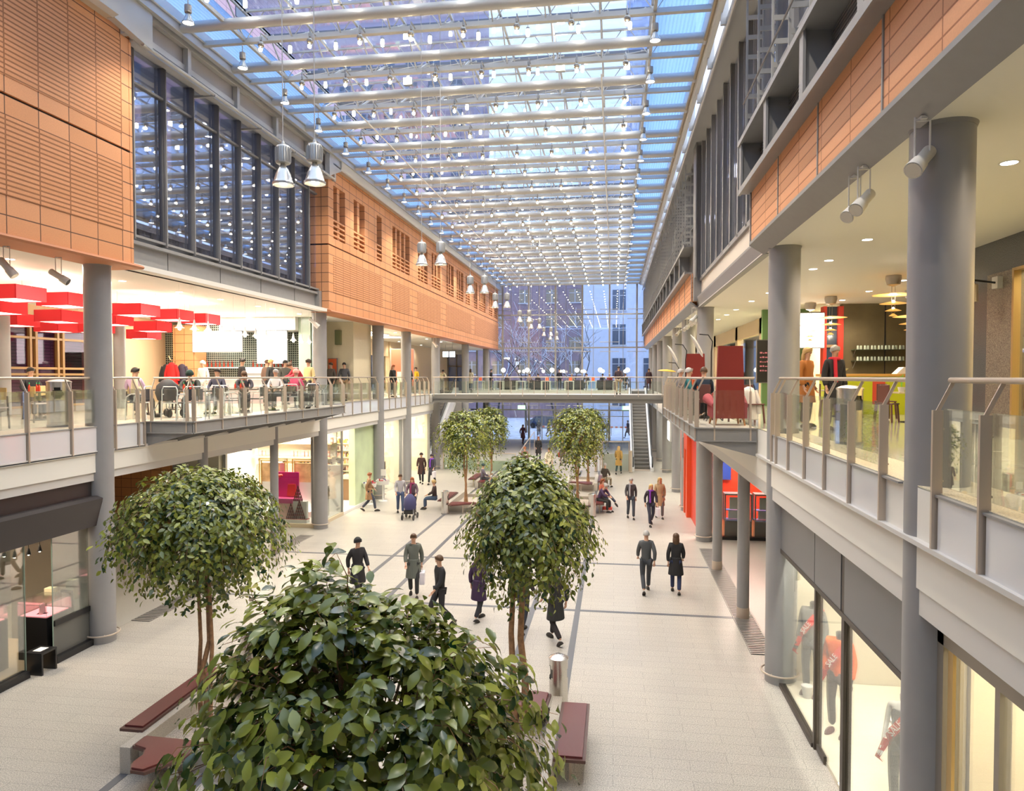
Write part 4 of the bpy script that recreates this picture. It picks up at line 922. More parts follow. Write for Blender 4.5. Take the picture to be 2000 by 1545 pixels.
# red box lampshades
REDS = mat('red_lampshade_fabric', (.62, .02, .03), .8, emit=(1, .05, .05), es=.10)
def shade(x, y, z, s, label, h=.34):
    t = thing('box_lampshade', label, 'lampshade', (x, y, z), 0, 'red box lampshades over the restaurant tables')
    m = MB()
    for (a, b, c, d) in ((-s, s, -s, -s + .01), (-s, s, s - .01, s), (-s, -s + .01, -s, s), (s - .01, s, -s, s)): m.box(a, b, c, d, 0, h)
    m.build('shade', REDS, t); MB().box(-s + .02, s - .02, -s + .02, s - .02, .015, .03).build('diffuser', glow('lampshade_diffuser', (1, .90, .72), 2.6, 'AUTO'), t)
    m = MB()
    for a in (-s * .8, s * .8): m.tube([(a, a, h), (a, a, 8.665 - z)], .006, 4)
    m.build('wires', STEELL, t); MB().box(-s, s, -.01, .01, h - .02, h).build('cross_bar', WHITE, t)
k = 0
for row, (x, ys, z, s) in enumerate([(-14.32, (13.4, 15.2, 16.8, 19.6, 21.35, 22.95), 7.95, .46), (-15.9, (14.6, 16.4, 18.4, 20.6, 22.6), 7.68, .43), (-17.4, (15.2, 18.5, 20.0, 21.7, 24.2), 7.52, .42)]):
    for i, y in enumerate(ys):
        shade(x, y, z + (.0 if row == 0 else .08 * (i % 2)), s, 'square red box lampshade in the %s row, %s from the camera' % (('front', 'middle', 'back')[row], nth(i)))
        if i % 2 == 0: lamp('POINT', (x, y, z + .2), 55, (1, .86, .66), .1)
for y in (15, 19, 23): lamp('AREA', (-12.6, y, 8.66), 90, (1, .88, .70), sx_=.5, sy_=.5)  # fixtureless area lights added at the ceiling edge, apart from the lampshades
# row of small white trumpet pendants along the ceiling edge
t = thing('trumpet_pendant', '', 'lamp', (0, 0, 0)); MB().tube([(0, 0, .3), (0, 0, 1.22)], .004, 4).build('wire', WHITE, t)
MB().lathe([(.012, .30), (.03, .22), (.05, .12), (.08, .05), (.13, .02), (.13, .01), (.03, .01)], n=20).build('shade', mat('white_trumpet', (.85, .84, .80), .3), t); MB().ball((0, 0, -.005), .045, 10).build('bulb', BULB, t)
for i in range(14):
    lb = 'small white trumpet shaped pendant, %s of the row along the left ceiling edge' % nth(i); y = 18.05 + .70 * i
    if i == 0: t.location = (-11.9, y, 7.45); t['label'] = lb; t['group'] = 'trumpet pendants along the ceiling edge'
    else: dup(t, (-11.9, y, 7.45), 0, lb)
# coat rack with coats
t = thing('coat_rack', 'brass coat rack between the beige wall and the terracotta pier', 'coat rack', (-15.75, 23.6, 5)); m = MB().tube([(0, 0, 0), (0, 0, 1.85)], .025, 8)
for k in range(6): a = k * PI / 3; m.tube([(0, 0, 1.7), (.18 * math.cos(a), .18 * math.sin(a), 1.72), (.24 * math.cos(a), .24 * math.sin(a), 1.86)], .012, 6)
m.build('stand', mat('brass', (.6, .42, .18), .3, .8), t); MB().lathe([(.25, 0), (.25, .03)], n=20).build('base', STEEL, t)
def coat(x, y, z, col, label):
    t = thing('hanging_coat', label, 'coat', (x, y, z)); mm = mat('coat_%s' % str(col), col, .75, bump=.5, bscale=8)
    MB().lathe([(.03, .78), (.11, .74), (.17, .62), (.19, .3), (.23, 0), (.2, -.02)], n=16, sy=.6).build('body', mm, t)
    for s_ in (-1, 1): MB().tube([(s_ * .14, 0, .68), (s_ * .23, 0, .4), (s_ * .24, -.02, .12)], .06, 8).build('sleeve', mm, t)
coat(-16.02, 23.5, 5.8, (.03, .03, .03), 'black coat on the left of the coat rack'); coat(-15.72, 23.36, 5.85, (.65, .02, .02), 'bright red coat in the middle of the coat rack'); coat(-15.45, 23.55, 5.8, (.05, .04, .07), 'dark coat on the right of the coat rack')

# ---------------------------------------------------------------- furniture kinds
WPIPE = mat('white_pipe_frame', (.80, .80, .78), .35); DSEAT = mat('dark_chair_seat', (.045, .04, .045), .5)
def pipe_chair():
    t = thing('pipe_armchair', '', 'chair', (0, 0, 0))
    MB().bbox(-.23, .23, -.22, .22, .43, .46, .01).build('seat', DSEAT, t); MB().bbox(-.2, .2, .19, .215, .52, .80, .01).build('backrest', DSEAT, t)
    MB().tube([(-.26, .26, 0), (-.26, .22, .45), (-.26, .21, .78), (-.21, .21, .86), (.21, .21, .86), (.26, .21, .78), (.26, .22, .45), (.26, .26, 0)], .014, 8).build('back_frame', WPIPE, t)
    for s_ in (-1, 1):
        MB().tube([(s_ * .26, .21, .66), (s_ * .26, -.1, .67), (s_ * .26, -.22, .60), (s_ * .26, -.25, .4), (s_ * .25, -.26, 0)], .014, 8).build('front_leg', WPIPE, t)
    MB().tube([(-.26, .22, .44), (.26, .22, .44)], .012, 6).build('stretcher', WPIPE, t); return t
def wood_chair():
    t = thing('bistro_chair', '', 'chair', (0, 0, 0)); dk = mat('dark_chair_legs', (.05, .035, .03), .5)
    MB().bbox(-.2, .2, -.2, .2, .44, .47, .01).build('seat', mat('pale_seat', (.45, .38, .36), .5), t); MB().bbox(-.17, .17, .185, .205, .62, .88, .02).build('backrest', mat('honey_backrest', (.62, .42, .16), .45), t)
    for sx_ in (-1, 1):
        MB().beam((sx_ * .18, .2, .9 - .2), (sx_ * .19, .24, 0), .03, .03).build('leg', dk, t); MB().beam((sx_ * .18, -.18, .44), (sx_ * .19, -.2, 0), .03, .03).build('leg', dk, t)
    return t
def red_wood_chair():
    t = thing('dark_wooden_chair', '', 'chair', (0, 0, 0)); dk = mat('reddish_dark_wood', (.13, .05, .04), .4)
    MB().bbox(-.21, .21, -.2, .2, .44, .47, .01).build('seat', dk, t); MB().bbox(-.14, .14, .19, .215, .46, .92, .01).build('backrest', dk, t)
    for sx_ in (-1, 1):
        for sy in (-1, 1): MB().beam((sx_ * .17, sy * .17, .44), (sx_ * .2, sy * .2, 0), .035, .035).build('leg', dk, t)
    return t
def ped_table(top, w=.7, h=.74, d=None, leg=BLACK, name='cafe_table'):
    t = thing(name, '', 'table', (0, 0, 0)); d = d or w
    MB().bbox(-w / 2, w / 2, -d / 2, d / 2, h - .035, h, .006).build('tabletop', top, t); MB().lathe([(.03, .03), (.03, h - .03)], n=12).build('pedestal', leg, t); MB().lathe([(.22, 0), (.22, .015), (.05, .04)], n=24).build('base', leg, t); return t
DARKTOP = mat('dark_brown_tabletop', (.07, .04, .035), .3)
def place(src, rows, group):
    for i, (x, y, z, rz, lb) in enumerate(rows):
        if i == 0: src.location = (x, y, z); src.rotation_euler = (0, 0, rz); src['label'] = lb; src['group'] = group
        else: dup(src, (x, y, z), rz, lb)
place(pipe_chair(), [(-11.15, 16.75, 5, 2.9, 'white framed armchair at the camera end of the left steel balcony, by the wall'), (-10.75, 17.0, 5, 3.5, 'white framed armchair at the near corner of the left steel balcony'), (-12.3, 16.9, 5, -1.3, 'white framed armchair seen side on beside the short railing panel'),
    (-11.3, 18.9, 5, .3, 'third white framed armchair along the left balcony'), (-10.85, 18.6, 5, 2.6, 'fourth white framed armchair along the left balcony, turned away'), (-10.8, 20.2, 5, -1.5, 'white framed armchair by the railing at a dark table'), (-11.9, 20.6, 5, 1.5, 'white framed armchair across the dark table'),
    (-10.8, 22.6, 5, 3.3, 'white framed armchair under the person in pink'), (-10.85, 24.2, 5, 0, 'white framed armchair near the far end of the left balcony'), (-11.2, 25.4, 5, 1.6, 'last white framed armchair of the left balcony')], 'white framed armchairs on the left balcony')
place(ped_table(DARKTOP), [(-11.3, 17.7, 5, 0, 'dark square table with sauce bottles, nearest on the left balcony'), (-11.35, 20.4, 5, 0, 'dark square table, second on the left balcony'), (-11.2, 22.0, 5, 0, 'dark square table before the bald seated man'), (-11.3, 23.9, 5, 0, 'dark square table beside the person in pink'),
    (-13.3, 12.6, 5, 0, 'dark table at the left picture edge'), (-14.4, 14.2, 5, 0, 'dark table behind the railing left of the metal bin'), (-14.6, 16.2, 5, 0, 'dark table behind the metal bin'), (-13.4, 19.3, 5, 0, 'dark table farther into the restaurant near the lilac shirt'), (-15.8, 18.3, 5, 0, 'dark table deep in the restaurant'), (-14.8, 22.0, 5, 0, 'dark table before the coat rack')], 'dark restaurant tables')
place(wood_chair(), [(-13.9, 15.5, 5, 2.6, 'bistro chair with honey coloured backrest turned to the railing'), (-13.0, 13.2, 5, .3, 'bistro chair at the left edge table'), (-14.3, 13.5, 5, 3.3, 'bistro chair beside the purple lit table'), (-15.1, 14.5, 5, -1.6, 'bistro chair behind the purple lit table'), (-15.2, 16.7, 5, -1.2, 'bistro chair behind the bin table'), (-13.6, 18.6, 5, 3.1, 'bistro chair of the man in the lilac shirt'), (-12.9, 19.8, 5, 1.0, 'bistro chair opposite the lilac shirt')], 'bistro chairs in the left restaurant')
# sauce bottles
f = None; n = 0
for (x, y, lb) in ((-14.4, 14.2, 'the table left of the bin'), (-14.6, 16.2, 'the table behind the bin'), (-11.3, 17.7, 'the nearest balcony table'), (-11.35, 20.4, 'the second balcony table'), (-13.3, 12.6, 'the table at the left picture edge'), (-11.3, 23.9, 'the table beside the person in pink')):
    for k in range(3):
        l2 = '%s red sauce bottle with green cap on %s' % (('left', 'middle', 'right')[k], lb); p = (x - .2 + .14 * k, y - .1 + .08 * (k % 2), 5.74)
        if f is None: f = bottle((.55, .05, .02), (.02, .45, .12), 'sauce_bottle', .2, .03); f.location = p; f['label'] = l2; f['group'] = 'sauce bottles with green caps'
        else: dup(f, p, 0, l2)
t = thing('baby_stroller', 'black baby stroller parked beside the hooded person on the left balcony', 'stroller', (-12.25, 18.0, 5)); MB().lathe([(.02, .0), (.24, .05), (.30, .25), (.26, .45), (.12, .6), (.02, .64)], (0, 0, .42), 20, sy=1.2).build('hood', mat('stroller_fabric', (.03, .03, .035), .7), t)
for sx_ in (-.25, .25):
    for sy in (-.3, .3): MB().tube([(sx_ * .6, sy * .5, .45), (sx_, sy, .12)], .012, 6).build('strut', STEEL, t); MB().lathe([(.02, -.02), (.11, -.02), (.11, .02), (.02, .02)], (0, 0, 0), 16, tilt=Matrix.Rotation(PI / 2, 3, 'Y')).build('wheel', BLACK, t).location = (sx_, sy, .11)

# ---------------------------------------------------------------- left gallery shops farther back
struct('wall_gallery_left', MB().box(-16.6, -16.4, 34, 68, 7.6, 8.68).box(-16.6, -16.3, 38.5, 39.0, 5, 8.7).box(-16.6, -16.3, 44.2, 44.6, 5, 8.7).box(-16.6, -16.3, 50, 68, 5, 8.7), SHELLW)
struct('window_22', MB().box(-16.52, -16.5, 34, 50, 5, 7.6), SHOPG)
struct('wall_gallery_shop_back', MB().box(-20.2, -20, 34, 50, 5, 8.68), mat('pale_shop_wall', (.75, .60, .52), .6))
for y, c in ((36, WARM), (41.5, (1, .8, .75)), (47, WARM)): room_light(-18.2, y, 8.66, 2.5, 3, 170, c, label='added ceiling light panel in the %s left gallery shop' % {36: 'nearest', 41.5: 'middle', 47: 'farthest'}[y])
for y, lb in ((38.5, 'nearer'), (41, 'middle'), (43.5, 'farther')):
    t = thing('round_ceiling_light', 'large round flat ceiling light in the left gallery, %s one' % lb, 'ceiling light', (-14.2, y, 8.66)); MB().lathe([(.75, -.05), (.75, 0)], n=32).build('diffuser', glow('round_light_glow', (1, .96, .88), 3.5, 'NONE'), t); MB().lathe([(.8, -.03), (.8, .01)], n=32).build('rim', WHITE, t); lamp('AREA', (-14.2, y, 8.55), 90, NEUT, sx_=1.2, sy_=1.2)
board('mural_panel', 'large rust red wall panel behind the fourth left column', 'panel', -14.4, -12.9, 44.5, 5.5, 7.9, (.36, .10, .05))
board('sign_panel', 'pale green info panel beside the rust red wall panel', 'panel', -13.2, -12.5, 42.0, 5.03, 6.4, (.55, .75, .45))
struct('window_23', MB().box(-13.3, -11.9, 55.6, 55.7, 5, 7.9, 1).box(-13.3, -13.2, 55.5, 55.8, 5, 7.9).box(-12.6, -12.5, 55.5, 55.8, 5, 7.9).box(-13.3, -11.9, 55.5, 55.8, 6.9, 7.0), [mat('dark_window_frame', (.05, .035, .03), .4), mat('blue_dusk_glass', (.05, .08, .2), .1)])
for x, lb in ((-12.25, 'left'), (-11.75, 'right')):
    t = thing('hanging_sign', '%s one of two small lit white and blue signs hanging by the left rear column' % lb, 'sign', (x, 50.6, 7.55)); MB().box(-.2, .2, -.03, .03, 0, .4).build('panel', glow('white_sign_glow', (.85, .92, 1), 2.5), t); MB().box(-.1, .1, -.035, -.03, .06, .3).build('blue_arrow', glow('blue_sign_glow', (.15, .3, 1), 1.5), t); MB().tube([(0, 0, .4), (0, 0, 1.12)], .01, 5).build('rod', STEEL, t)
# ---- platform tables, globe lamps
def parsons():
    t = thing('white_table', '', 'table', (0, 0, 0)); MB().box(-.38, .38, -.38, .38, .71, .76).build('tabletop', WHITE, t)
    for a in (-.35, .35):
        for b in (-.35, .35): MB().box(a - .03, a + .03, b - .03, b + .03, 0, .71).build('leg', WHITE, t)
    return t
TX = [-11.3, -9.6, -7.75, -5.65, -3.7, -1.85, .25]
place(parsons(), [(x, 58.7, 5, 0, 'square white cafe table at the far platform rail, %s from the left' % nth(i)) for i, x in enumerate(TX)], 'white tables at the far platform rail')
t = thing('menu_stand', '', 'menu', (0, 0, 0)); MB().prism([(-.14, 0), (.14, 0), (.12, .28), (-.12, .28)], -.03, .03, 'Y').build('card', mat('orange_card', (.85, .16, .06), .5), t); MB().box(-.15, .15, -.06, .06, 0, .012).build('foot', STEEL, t)
place(t, [(x + .1, 58.7, 5.76, 0, 'orange menu card standing on the %s white table from the left' % nth(i)) for i, x in enumerate(TX) if i not in (1, 2, 6)], 'orange menu cards')
t = thing('globe_lamp', '', 'lamp', (0, 0, 0)); MB().ball((0, 0, 1.68), .19, 20).build('globe', glow('globe_glow', (1, .94, .80), 6, 'NONE'), t); MB().tube([(0, 0, 0), (0, 0, 1.5)], .015, 6).build('pole', STEEL, t); MB().lathe([(.15, 0), (.15, .02)], n=16).build('base', STEEL, t)
place(t, [(x, 61, 5, 0, 'large white globe lamp on the far platform, %s from the left' % nth(i)) for i, x in enumerate((-9.6, -7.5, -5.35, -3.2, -1.2, 1.1))], 'globe lamps on the far platform')
t = thing('small_globe_lamp', '', 'lamp', (0, 0, 0)); MB().ball((0, 0, 1.6), .12, 16).build('globe', glow('amber_globe_glow', (1, .80, .45), 4, 'NONE'), t); MB().tube([(0, 0, 0), (0, 0, 1.5)], .012, 6).build('pole', STEEL, t); MB().lathe([(.12, 0), (.12, .02)], n=16).build('base', STEEL, t)
place(t, [(x, 64, 5, 0, 'smaller amber globe lamp behind the far tables, %s from the left' % nth(i)) for i, x in enumerate((-8.6, -4.85, -2.9))], 'small amber globe lamps')
t = thing('dark_sofa', '', 'sofa', (0, 0, 0)); sf = mat('dark_sofa_fabric', (.05, .04, .045), .8); MB().bbox(-.85, .85, -.35, .35, .15, .45, .04).build('seat', sf, t); MB().bbox(-.85, .85, -.42, -.25, .2, .82, .04).build('backrest', sf, t)
for s_ in (-1, 1): MB().bbox(s_ * .85 - .08, s_ * .85 + .08, -.4, .36, .12, .6, .03).build('armrest', sf, t)
MB().box(-.8, .8, -.3, .3, 0, .15).build('plinth', BLACK, t)
place(t, [(x, 60.3, 5, 0, 'low dark sofa on the far platform, %s from the left' % nth(i)) for i, x in enumerate((-9.0, -6.3, -3.4, -.6))] , 'dark sofas on the far platform')

# ---------------------------------------------------------------- right gallery
OLIVE = mat('olive_brown_wall', (.155, .125, .07), .55, noise=.1, nscale=2); GREENW = mat('green_light_cafe_wall', (.17, .33, .12), .5)  # green cafe wall colour stands in for green light on brown
struct('wall_cafe_back', MB().box(7.95, 12.2, 26.4, 26.7, 5, 8.68).box(9.35, 9.38, 26.38, 26.41, 5, 8.68, 1), [OLIVE, BLACK])
struct('wall_cafe_green_light', MB().box(5.6, 7.3, 28.2, 28.4, 5, 8.68), GREENW)
struct('door_1', MB().box(7.3, 7.42, 26.35, 26.7, 5, 8.6, 0).box(7.8, 7.98, 26.35, 26.7, 5, 8.6, 0).box(7.42, 7.8, 26.5, 26.55, 5, 8.6, 1).box(7.42, 7.8, 26.45, 26.6, 7.15, 7.25, 2), [mat('red_door_frame', (.72, .06, .04), .4), BPANE, mat('door_crossbar', (.4, .3, .18), .5)])
board('menu_board', 'slanting bright white menu board in the right cafe left of the red door frame', 'menu board', 6.35, 7.3, 26.3, 7.15, 8.35, (1, .97, .88), 3.0)
board('chalk_board', 'black chalkboard with pink handwriting behind the cafe queue', 'board', 5.4, 6.2, 28.16, 5.9, 7.5, (.03, .03, .03))
m = MB(); rr = random.Random(2)
for k in range(5):
    x = 5.5
    while x < 6.05: w = rr.uniform(.03, .09); m.box(x, x + w, 28.10, 28.12, 7.0 - k * .17, 7.03 - k * .17 + rr.uniform(0, .03)); x += w + .03
cb = [o for o in bpy.data.objects if o.name.startswith('chalk_board')][0]; o = m.build('chalk_writing', mat('pink_chalk', (.8, .3, .4), .8)); o.parent = cb; o.location = -Vector(cb.location)
for i, (x, y, z0) in enumerate([(7.0, 19.2, 8.19), (6.84, 23.9, 8.0), (6.74, 25.9, 7.9), (8.7, 22.5, 7.9)]):
    t = thing('disc_pendant', 'tiered amber disc pendant lamp in the right cafe, %s from the camera' % nth(i), 'lamp', (x, y, z0), 0, 'tiered disc pendants')
    MB().lathe([(.18, 8.68 - z0), (.19, 8.6 - z0), (.15, 8.45 - z0), (.02, 8.4 - z0)], n=24).build('ceiling_cup', LAMPG, t)
    MB().tube([(.04, 0, -.5), (.04, 0, 8.45 - z0)], .005, 4).tube([(-.04, 0, -.5), (-.04, 0, 8.45 - z0)], .005, 4).build('wires', STEEL, t)
    for k, (r, dz) in enumerate(((.49, 0), (.32, -.22), (.19, -.40), (.10, -.53))): MB().lathe([(r, dz), (r * .3, dz + .05), (.02, dz + .06), (.02, dz + .04), (r * .3, dz + .03)], n=32).build('disc', mat('amber_disc', (.75, .42, .12), .4, emit=(1, .5, .12), es=.35), t)
    for dz in (-.16, -.34): MB().ball((0, 0, dz), .03, 8).build('bulb', BULB, t)
    lamp('POINT', (x, y, z0 - .16), 60, (1, .86, .62), .04)
t = thing('cafe_counter', 'cafe counter with yellow green front and wooden top', 'counter', (7.6, 22.6, 5), -.05)
MB().box(-1.35, 1.9, -.3, .3, 0, 1.12).build('front_panel', mat('yellow_green_panel', (.52, .56, .02), .4), t); MB().bbox(-1.45, 2.0, -.38, .38, 1.12, 1.2, .01).build('worktop', mat('honey_wood_top', (.62, .34, .08), .4), t); MB().box(.0, .35, -.31, -.3, .3, 1.1).build('red_panel', mat('counter_red_panel', (.6, .08, .04), .4), t)
t = thing('fruit_bowl', 'glass bowl of oranges on the wooden cafe counter', 'bowl', (6.65, 22.55, 6.2)); MB().lathe([(.1, 0), (.26, .1), (.33, .16), (.32, .165), (.24, .11), (.05, .02)], n=28).build('bowl', mat('pale_glass_bowl', (.6, .72, .6), .1), t)
og = thing('orange', 'round orange piled in the glass bowl on the cafe counter', 'orange', (6.65, 22.55, 6.25), 0, 'oranges in the bowl'); MB().ball((0, 0, 0), .055, 12).build('peel', mat('orange_peel', (.85, .33, .03), .5), og); MB().ball((0, 0, .053), .008, 6).build('stem', GREENW, og)
og.location = (6.65, 22.55, 6.28)
for k, (a, b, c) in enumerate([(-.12, 0, .1), (.12, .02, .1), (0, -.11, .1), (.02, .12, .1), (-.07, -.07, .18), (.08, -.05, .19), (.02, .06, .19), (0, 0, .26), (-.17, .08, .14), (.18, -.07, .14)]): dup(og, (6.65 + a, 22.55 + b, 6.2 + c))
t = thing('till', 'white slanted cash till at the right end of the cafe counter', 'till', (8.75, 22.5, 6.2)); MB().prism([(-.5, 0), (.5, 0), (.5, .2), (-.3, .2)], -.2, .2, 'Y').build('case', WHITE, t); MB().box(-.2, .4, -.21, -.2, .1, .16).build('strip', glow('till_glow', (1, .95, .7), 1.5), t)
for k, z in enumerate((6.66, 7.05)):
    t = thing('glass_shelf', '%s thin shelf of glasses on the olive cafe wall' % ('lower', 'upper')[k], 'shelf', (9.3, 26.2, z)); MB().box(-1.05, 1.05, -.16, .19, 0, .015).build('board', mat('shelf_glass_edge', (.12, .18, .12), .2), t); MB().beam((-1.0, .15, -.25), (-1.0, -.12, -.01), .015, .015).beam((1.0, .15, -.25), (1.0, -.12, -.01), .015, .015).build('bracket', STEEL, t)
gl = thing('drinking_glass', 'upturned drinking glass on a shelf on the olive cafe wall', 'glass', (0, 0, 0), 0, 'glasses on the cafe shelves'); MB().lathe([(.045, 0), (.035, .13), (.03, .135)], n=10).build('tumbler', mat('pale_glassware', (.55, .66, .58), .1, spec=.8), gl); MB().lathe([(.046, 0), (.046, .01)], n=10).build('rim', WHITE, gl)
f = True
for z in (6.677, 7.067):
    for k in range(17):
        p = (8.4 + k * .115, 26.15 + .05 * (k % 2), z)
        if f: gl.location = p; f = False
        else: dup(gl, p)
t = thing('bottle_cabinet', 'lit wooden bottle cabinet at the right end of the olive cafe wall', 'cabinet', (10.6, 26.1, 6.2)); MB().box(-.5, -.45, -.2, .25, 0, 1.4).box(.45, .5, -.2, .25, 0, 1.4).box(-.5, .5, -.2, .25, 1.35, 1.4).box(-.5, .5, -.2, .25, 0, .05).box(-.5, .5, -.2, .25, .5, .53).box(-.5, .5, -.2, .25, .9, .93).build('case', mat('honey_wood_top', (.62, .34, .08), .4), t); MB().box(-.45, .45, .2, .25, .05, 1.35).build('back', glow('amber_cabinet_glow', (1, .6, .2), .8), t)
place(red_wood_chair(), [(7.9, 18.0, 5, .5, 'dark reddish wooden chair before the cafe counter, nearest the thick column'), (6.6, 18.4, 5, 2.4, 'dark reddish wooden chair at the pale round table'), (7.2, 20.2, 5, .1, 'dark reddish wooden chair close to the yellow green counter'), (8.6, 20.4, 5, -.6, 'dark reddish wooden chair at the right end of the cafe counter'), (5.9, 20.8, 5, 1.4, 'dark reddish wooden chair at the left end of the cafe counter')], 'dark wooden chairs in the right cafe')
place(ped_table(mat('pale_wood_top', (.50, .42, .26), .35), .8), [(7.2, 18.6, 5, 0, 'pale topped cafe table with a white flower pot'), (8.4, 19.2, 5, 0, 'pale topped cafe table right of the flower pot table'), (6.2, 21.0, 5, 0, 'pale topped cafe table left of the counter')], 'pale topped cafe tables')
t = thing('potted_plant', 'small white pot with bright green shoots on a cafe table', 'plant', (7.0, 18.6, 5.74)); MB().lathe([(.06, 0), (.09, .12), (.085, .12)], n=16).build('pot', WHITE, t); m = MB()
for k in range(7): m.tube([(0, 0, .1), (.03 * math.cos(k), .03 * math.sin(k), .32 + .02 * k)], .008, 5)
m.build('shoots', mat('bright_shoots', (.25, .65, .08), .5), t)
# granite fronted shop at the right edge
struct('wall_granite_shop', MB().box(7.1, 7.5, 14.3, 15.6, 5, 8.68).box(7.1, 7.5, 5.5, 14.3, 8.05, 8.68).box(7.1, 12.2, 15.4, 15.6, 5, 8.68), DARKG)
struct('wall_granite_pier', MB().box(7.06, 7.1, 13.75, 14.75, 5, 8.05), mat('speckled_brown_granite', (.20, .17, .14), .25, noise=.6, nscale=60))
struct('trim_20', MB().box(7.0, 7.12, 13.72, 13.78, 5, 8.05).box(7.0, 7.12, 5.5, 13.75, 8.0, 8.05), mat('gold_door_trim', (.5, .34, .14), .3, .5))
struct('window_24', MB().box(7.08, 7.10, 5.5, 13.75, 5, 8.05), SHOPG)
struct('wall_wine_shop_back', MB().box(11, 11.2, 5, 15.6, 5, 8.68).box(7.5, 11, 15.2, 15.4, 5, 8.68), mat('warm_yellow_wall', (.85, .66, .32), .6))
lamp('AREA', (9.2, 11.5, 8.66), 320, (1, .78, .45), sx_=2.5, sy_=5)  # area light with no fixture, in place of the shop's ceiling lamps
t = thing('wine_shelf', 'dark wooden shelf wall of bottles in the warm lit shop', 'shelf', (9.2, 15.0, 5)); w = mat('brown_shelf_wood', (.22, .09, .03), .4); MB().box(-1.6, 1.6, .12, .2, 0, 1.95).build('back', w, t); m = MB()
for k in range(6): m.box(-1.6, 1.6, -.15, .15, .1 + k * .36, .13 + k * .36)
m.build('boards', w, t)
wb = bottle((.35, .14, .04), (.7, .5, .15), 'wine_bottle', .28, .04); f = True
for k in range(5):
    for j in range(20):
        p = (7.75 + j * .15, 14.98, 5.135 + k * .36)
        if f: wb.location = p; wb['label'] = 'amber wine bottle on the dark shelf wall of the warm lit shop'; wb['group'] = 'bottles in the warm lit shop'; f = False
        else: dup(wb, p)
t = thing('framed_notice', 'gold framed cream notice on a stand inside the warm lit shop', 'notice', (7.9, 13.6, 5.35), -.5); MB().box(-.22, .22, -.02, .02, .4, 1.05).build('frame', mat('brass', (.6, .42, .18), .3, .8), t); MB().box(-.18, .18, -.025, -.02, .44, 1.01).build('sheet', mat('cream_sheet', (.8, .78, .5), .6), t); MB().box(-.02, .02, .02, .05, -.35, .7).build('stand', BLACK, t)
t = thing('framed_picture', 'white framed picture on the yellow wall above the bottles', 'picture', (9.2, 15.15, 7.2)); MB().box(-.5, .5, -.04, .03, 0, .42).build('frame', WHITE, t); MB().box(-.3, .3, -.045, -.04, .1, .32).build('print', mat('orange_print', (.7, .35, .15), .6), t)
t = thing('wall_spotlight', 'silver spotlight on a black arm at the corner of the granite shop front', 'spotlight', (7.05, 14.3, 7.85)); MB().tube([(0, 0, 0), (-.5, -.1, .05)], .02, 6).build('arm', BLACK, t); MB().lathe([(.09, -.2), (.09, .12), (.05, .14)], (-.5, -.1, -.15), 16).build('barrel', ALU, t); MB().box(-.08, .03, -.1, .1, -.1, .12).build('wall_box', WHITE, t)
# lit shops farther along the right gallery
struct('wall_gallery_right', MB().box(6.3, 6.5, 28.4, 68, 8.0, 8.68).box(6.3, 6.6, 31.8, 32.4, 5, 8.68).box(6.3, 6.6, 38, 38.6, 5, 8.68).box(6.3, 6.6, 46, 68, 5, 8.68), SHELLW)
struct('window_25', MB().box(6.38, 6.4, 28.4, 46, 5, 8.0), SHOPG)
struct('wall_gallery_right_back', MB().box(9.8, 10, 28.4, 47, 5, 8.68), mat('pale_yellow_wall', (.78, .70, .45), .6))
for y in (31, 35.5, 42): room_light(8.2, y, 8.66, 2, 3, 150, WARM, label='added ceiling light panel in the %s right gallery shop' % {31: 'nearest', 35.5: 'middle', 42: 'farthest'}[y])
t = thing('ring_sign', 'oval glowing gold ring sign on the right gallery shop front', 'sign', (6.2, 30.4, 7.75)); pts = [(0, .34 * math.cos(a), .62 * math.sin(a)) for a in [2 * PI * k / 32 for k in range(33)]]; MB().tube(pts, .07, 8).build('ring', mat('gold_ring', (.8, .5, .1), .3, .6), t); MB().lathe([(.26, 0), (.26, .04)], (0, 0, 0), 28, sx=1.9, sy=1, tilt=Matrix.Rotation(PI / 2, 3, 'Y')).build('glow', glow('ring_glow', (1, .85, .4), 3), t)

# ---- red armchair balcony
REDF = mat('dark_red_velvet', (.22, .022, .015), .85); REDP = mat('rose_red_velvet', (.33, .05, .06), .8)
def throne(x, y, rz, label, h=1.82):
    t = thing('high_back_armchair', label, 'armchair', (x, y, 5), rz)
    MB().prism([(-.33, .16), (.33, .16), (.27, h), (-.27, h)], -.07, .05, 'Y').build('tall_backrest', REDF, t)
    MB().bbox(-.33, .33, .0, .62, .3, .5, .05).build('seat', REDP, t)
    for s_ in (-1, 1): MB().tube([(s_ * .33, -.02, .45), (s_ * .36, .3, .52), (s_ * .38, .62, .60), (s_ * .38, .72, .56)], [.08, .10, .12, .10], 12).build('armrest', REDP, t); MB().prism([(-.02, .16), (.6, .2), (.6, .5), (-.02, .5)], s_ * .34 - .05, s_ * .34 + .05, 'X').build('side_panel', REDP, t)
    for a, b in ((-.3, 0), (.3, 0), (-.3, .55), (.3, .55)): MB().tube([(a, b, .2), (a * 1.12, b + (.05 if b else -.05), 0)], .035, 8, r1=.02).build('leg', mat('beech_leg', (.45, .2, .08), .4), t)
throne(2.62, 16.75, .06, 'tall dark red high backed armchair at the camera end of the right balcony')
throne(2.45, 22.3, .1, 'second dark red high backed armchair farther along the right balcony')
throne(2.9, 24.6, 2.9, 'third rose red armchair at the far end of the right balcony', 1.0)
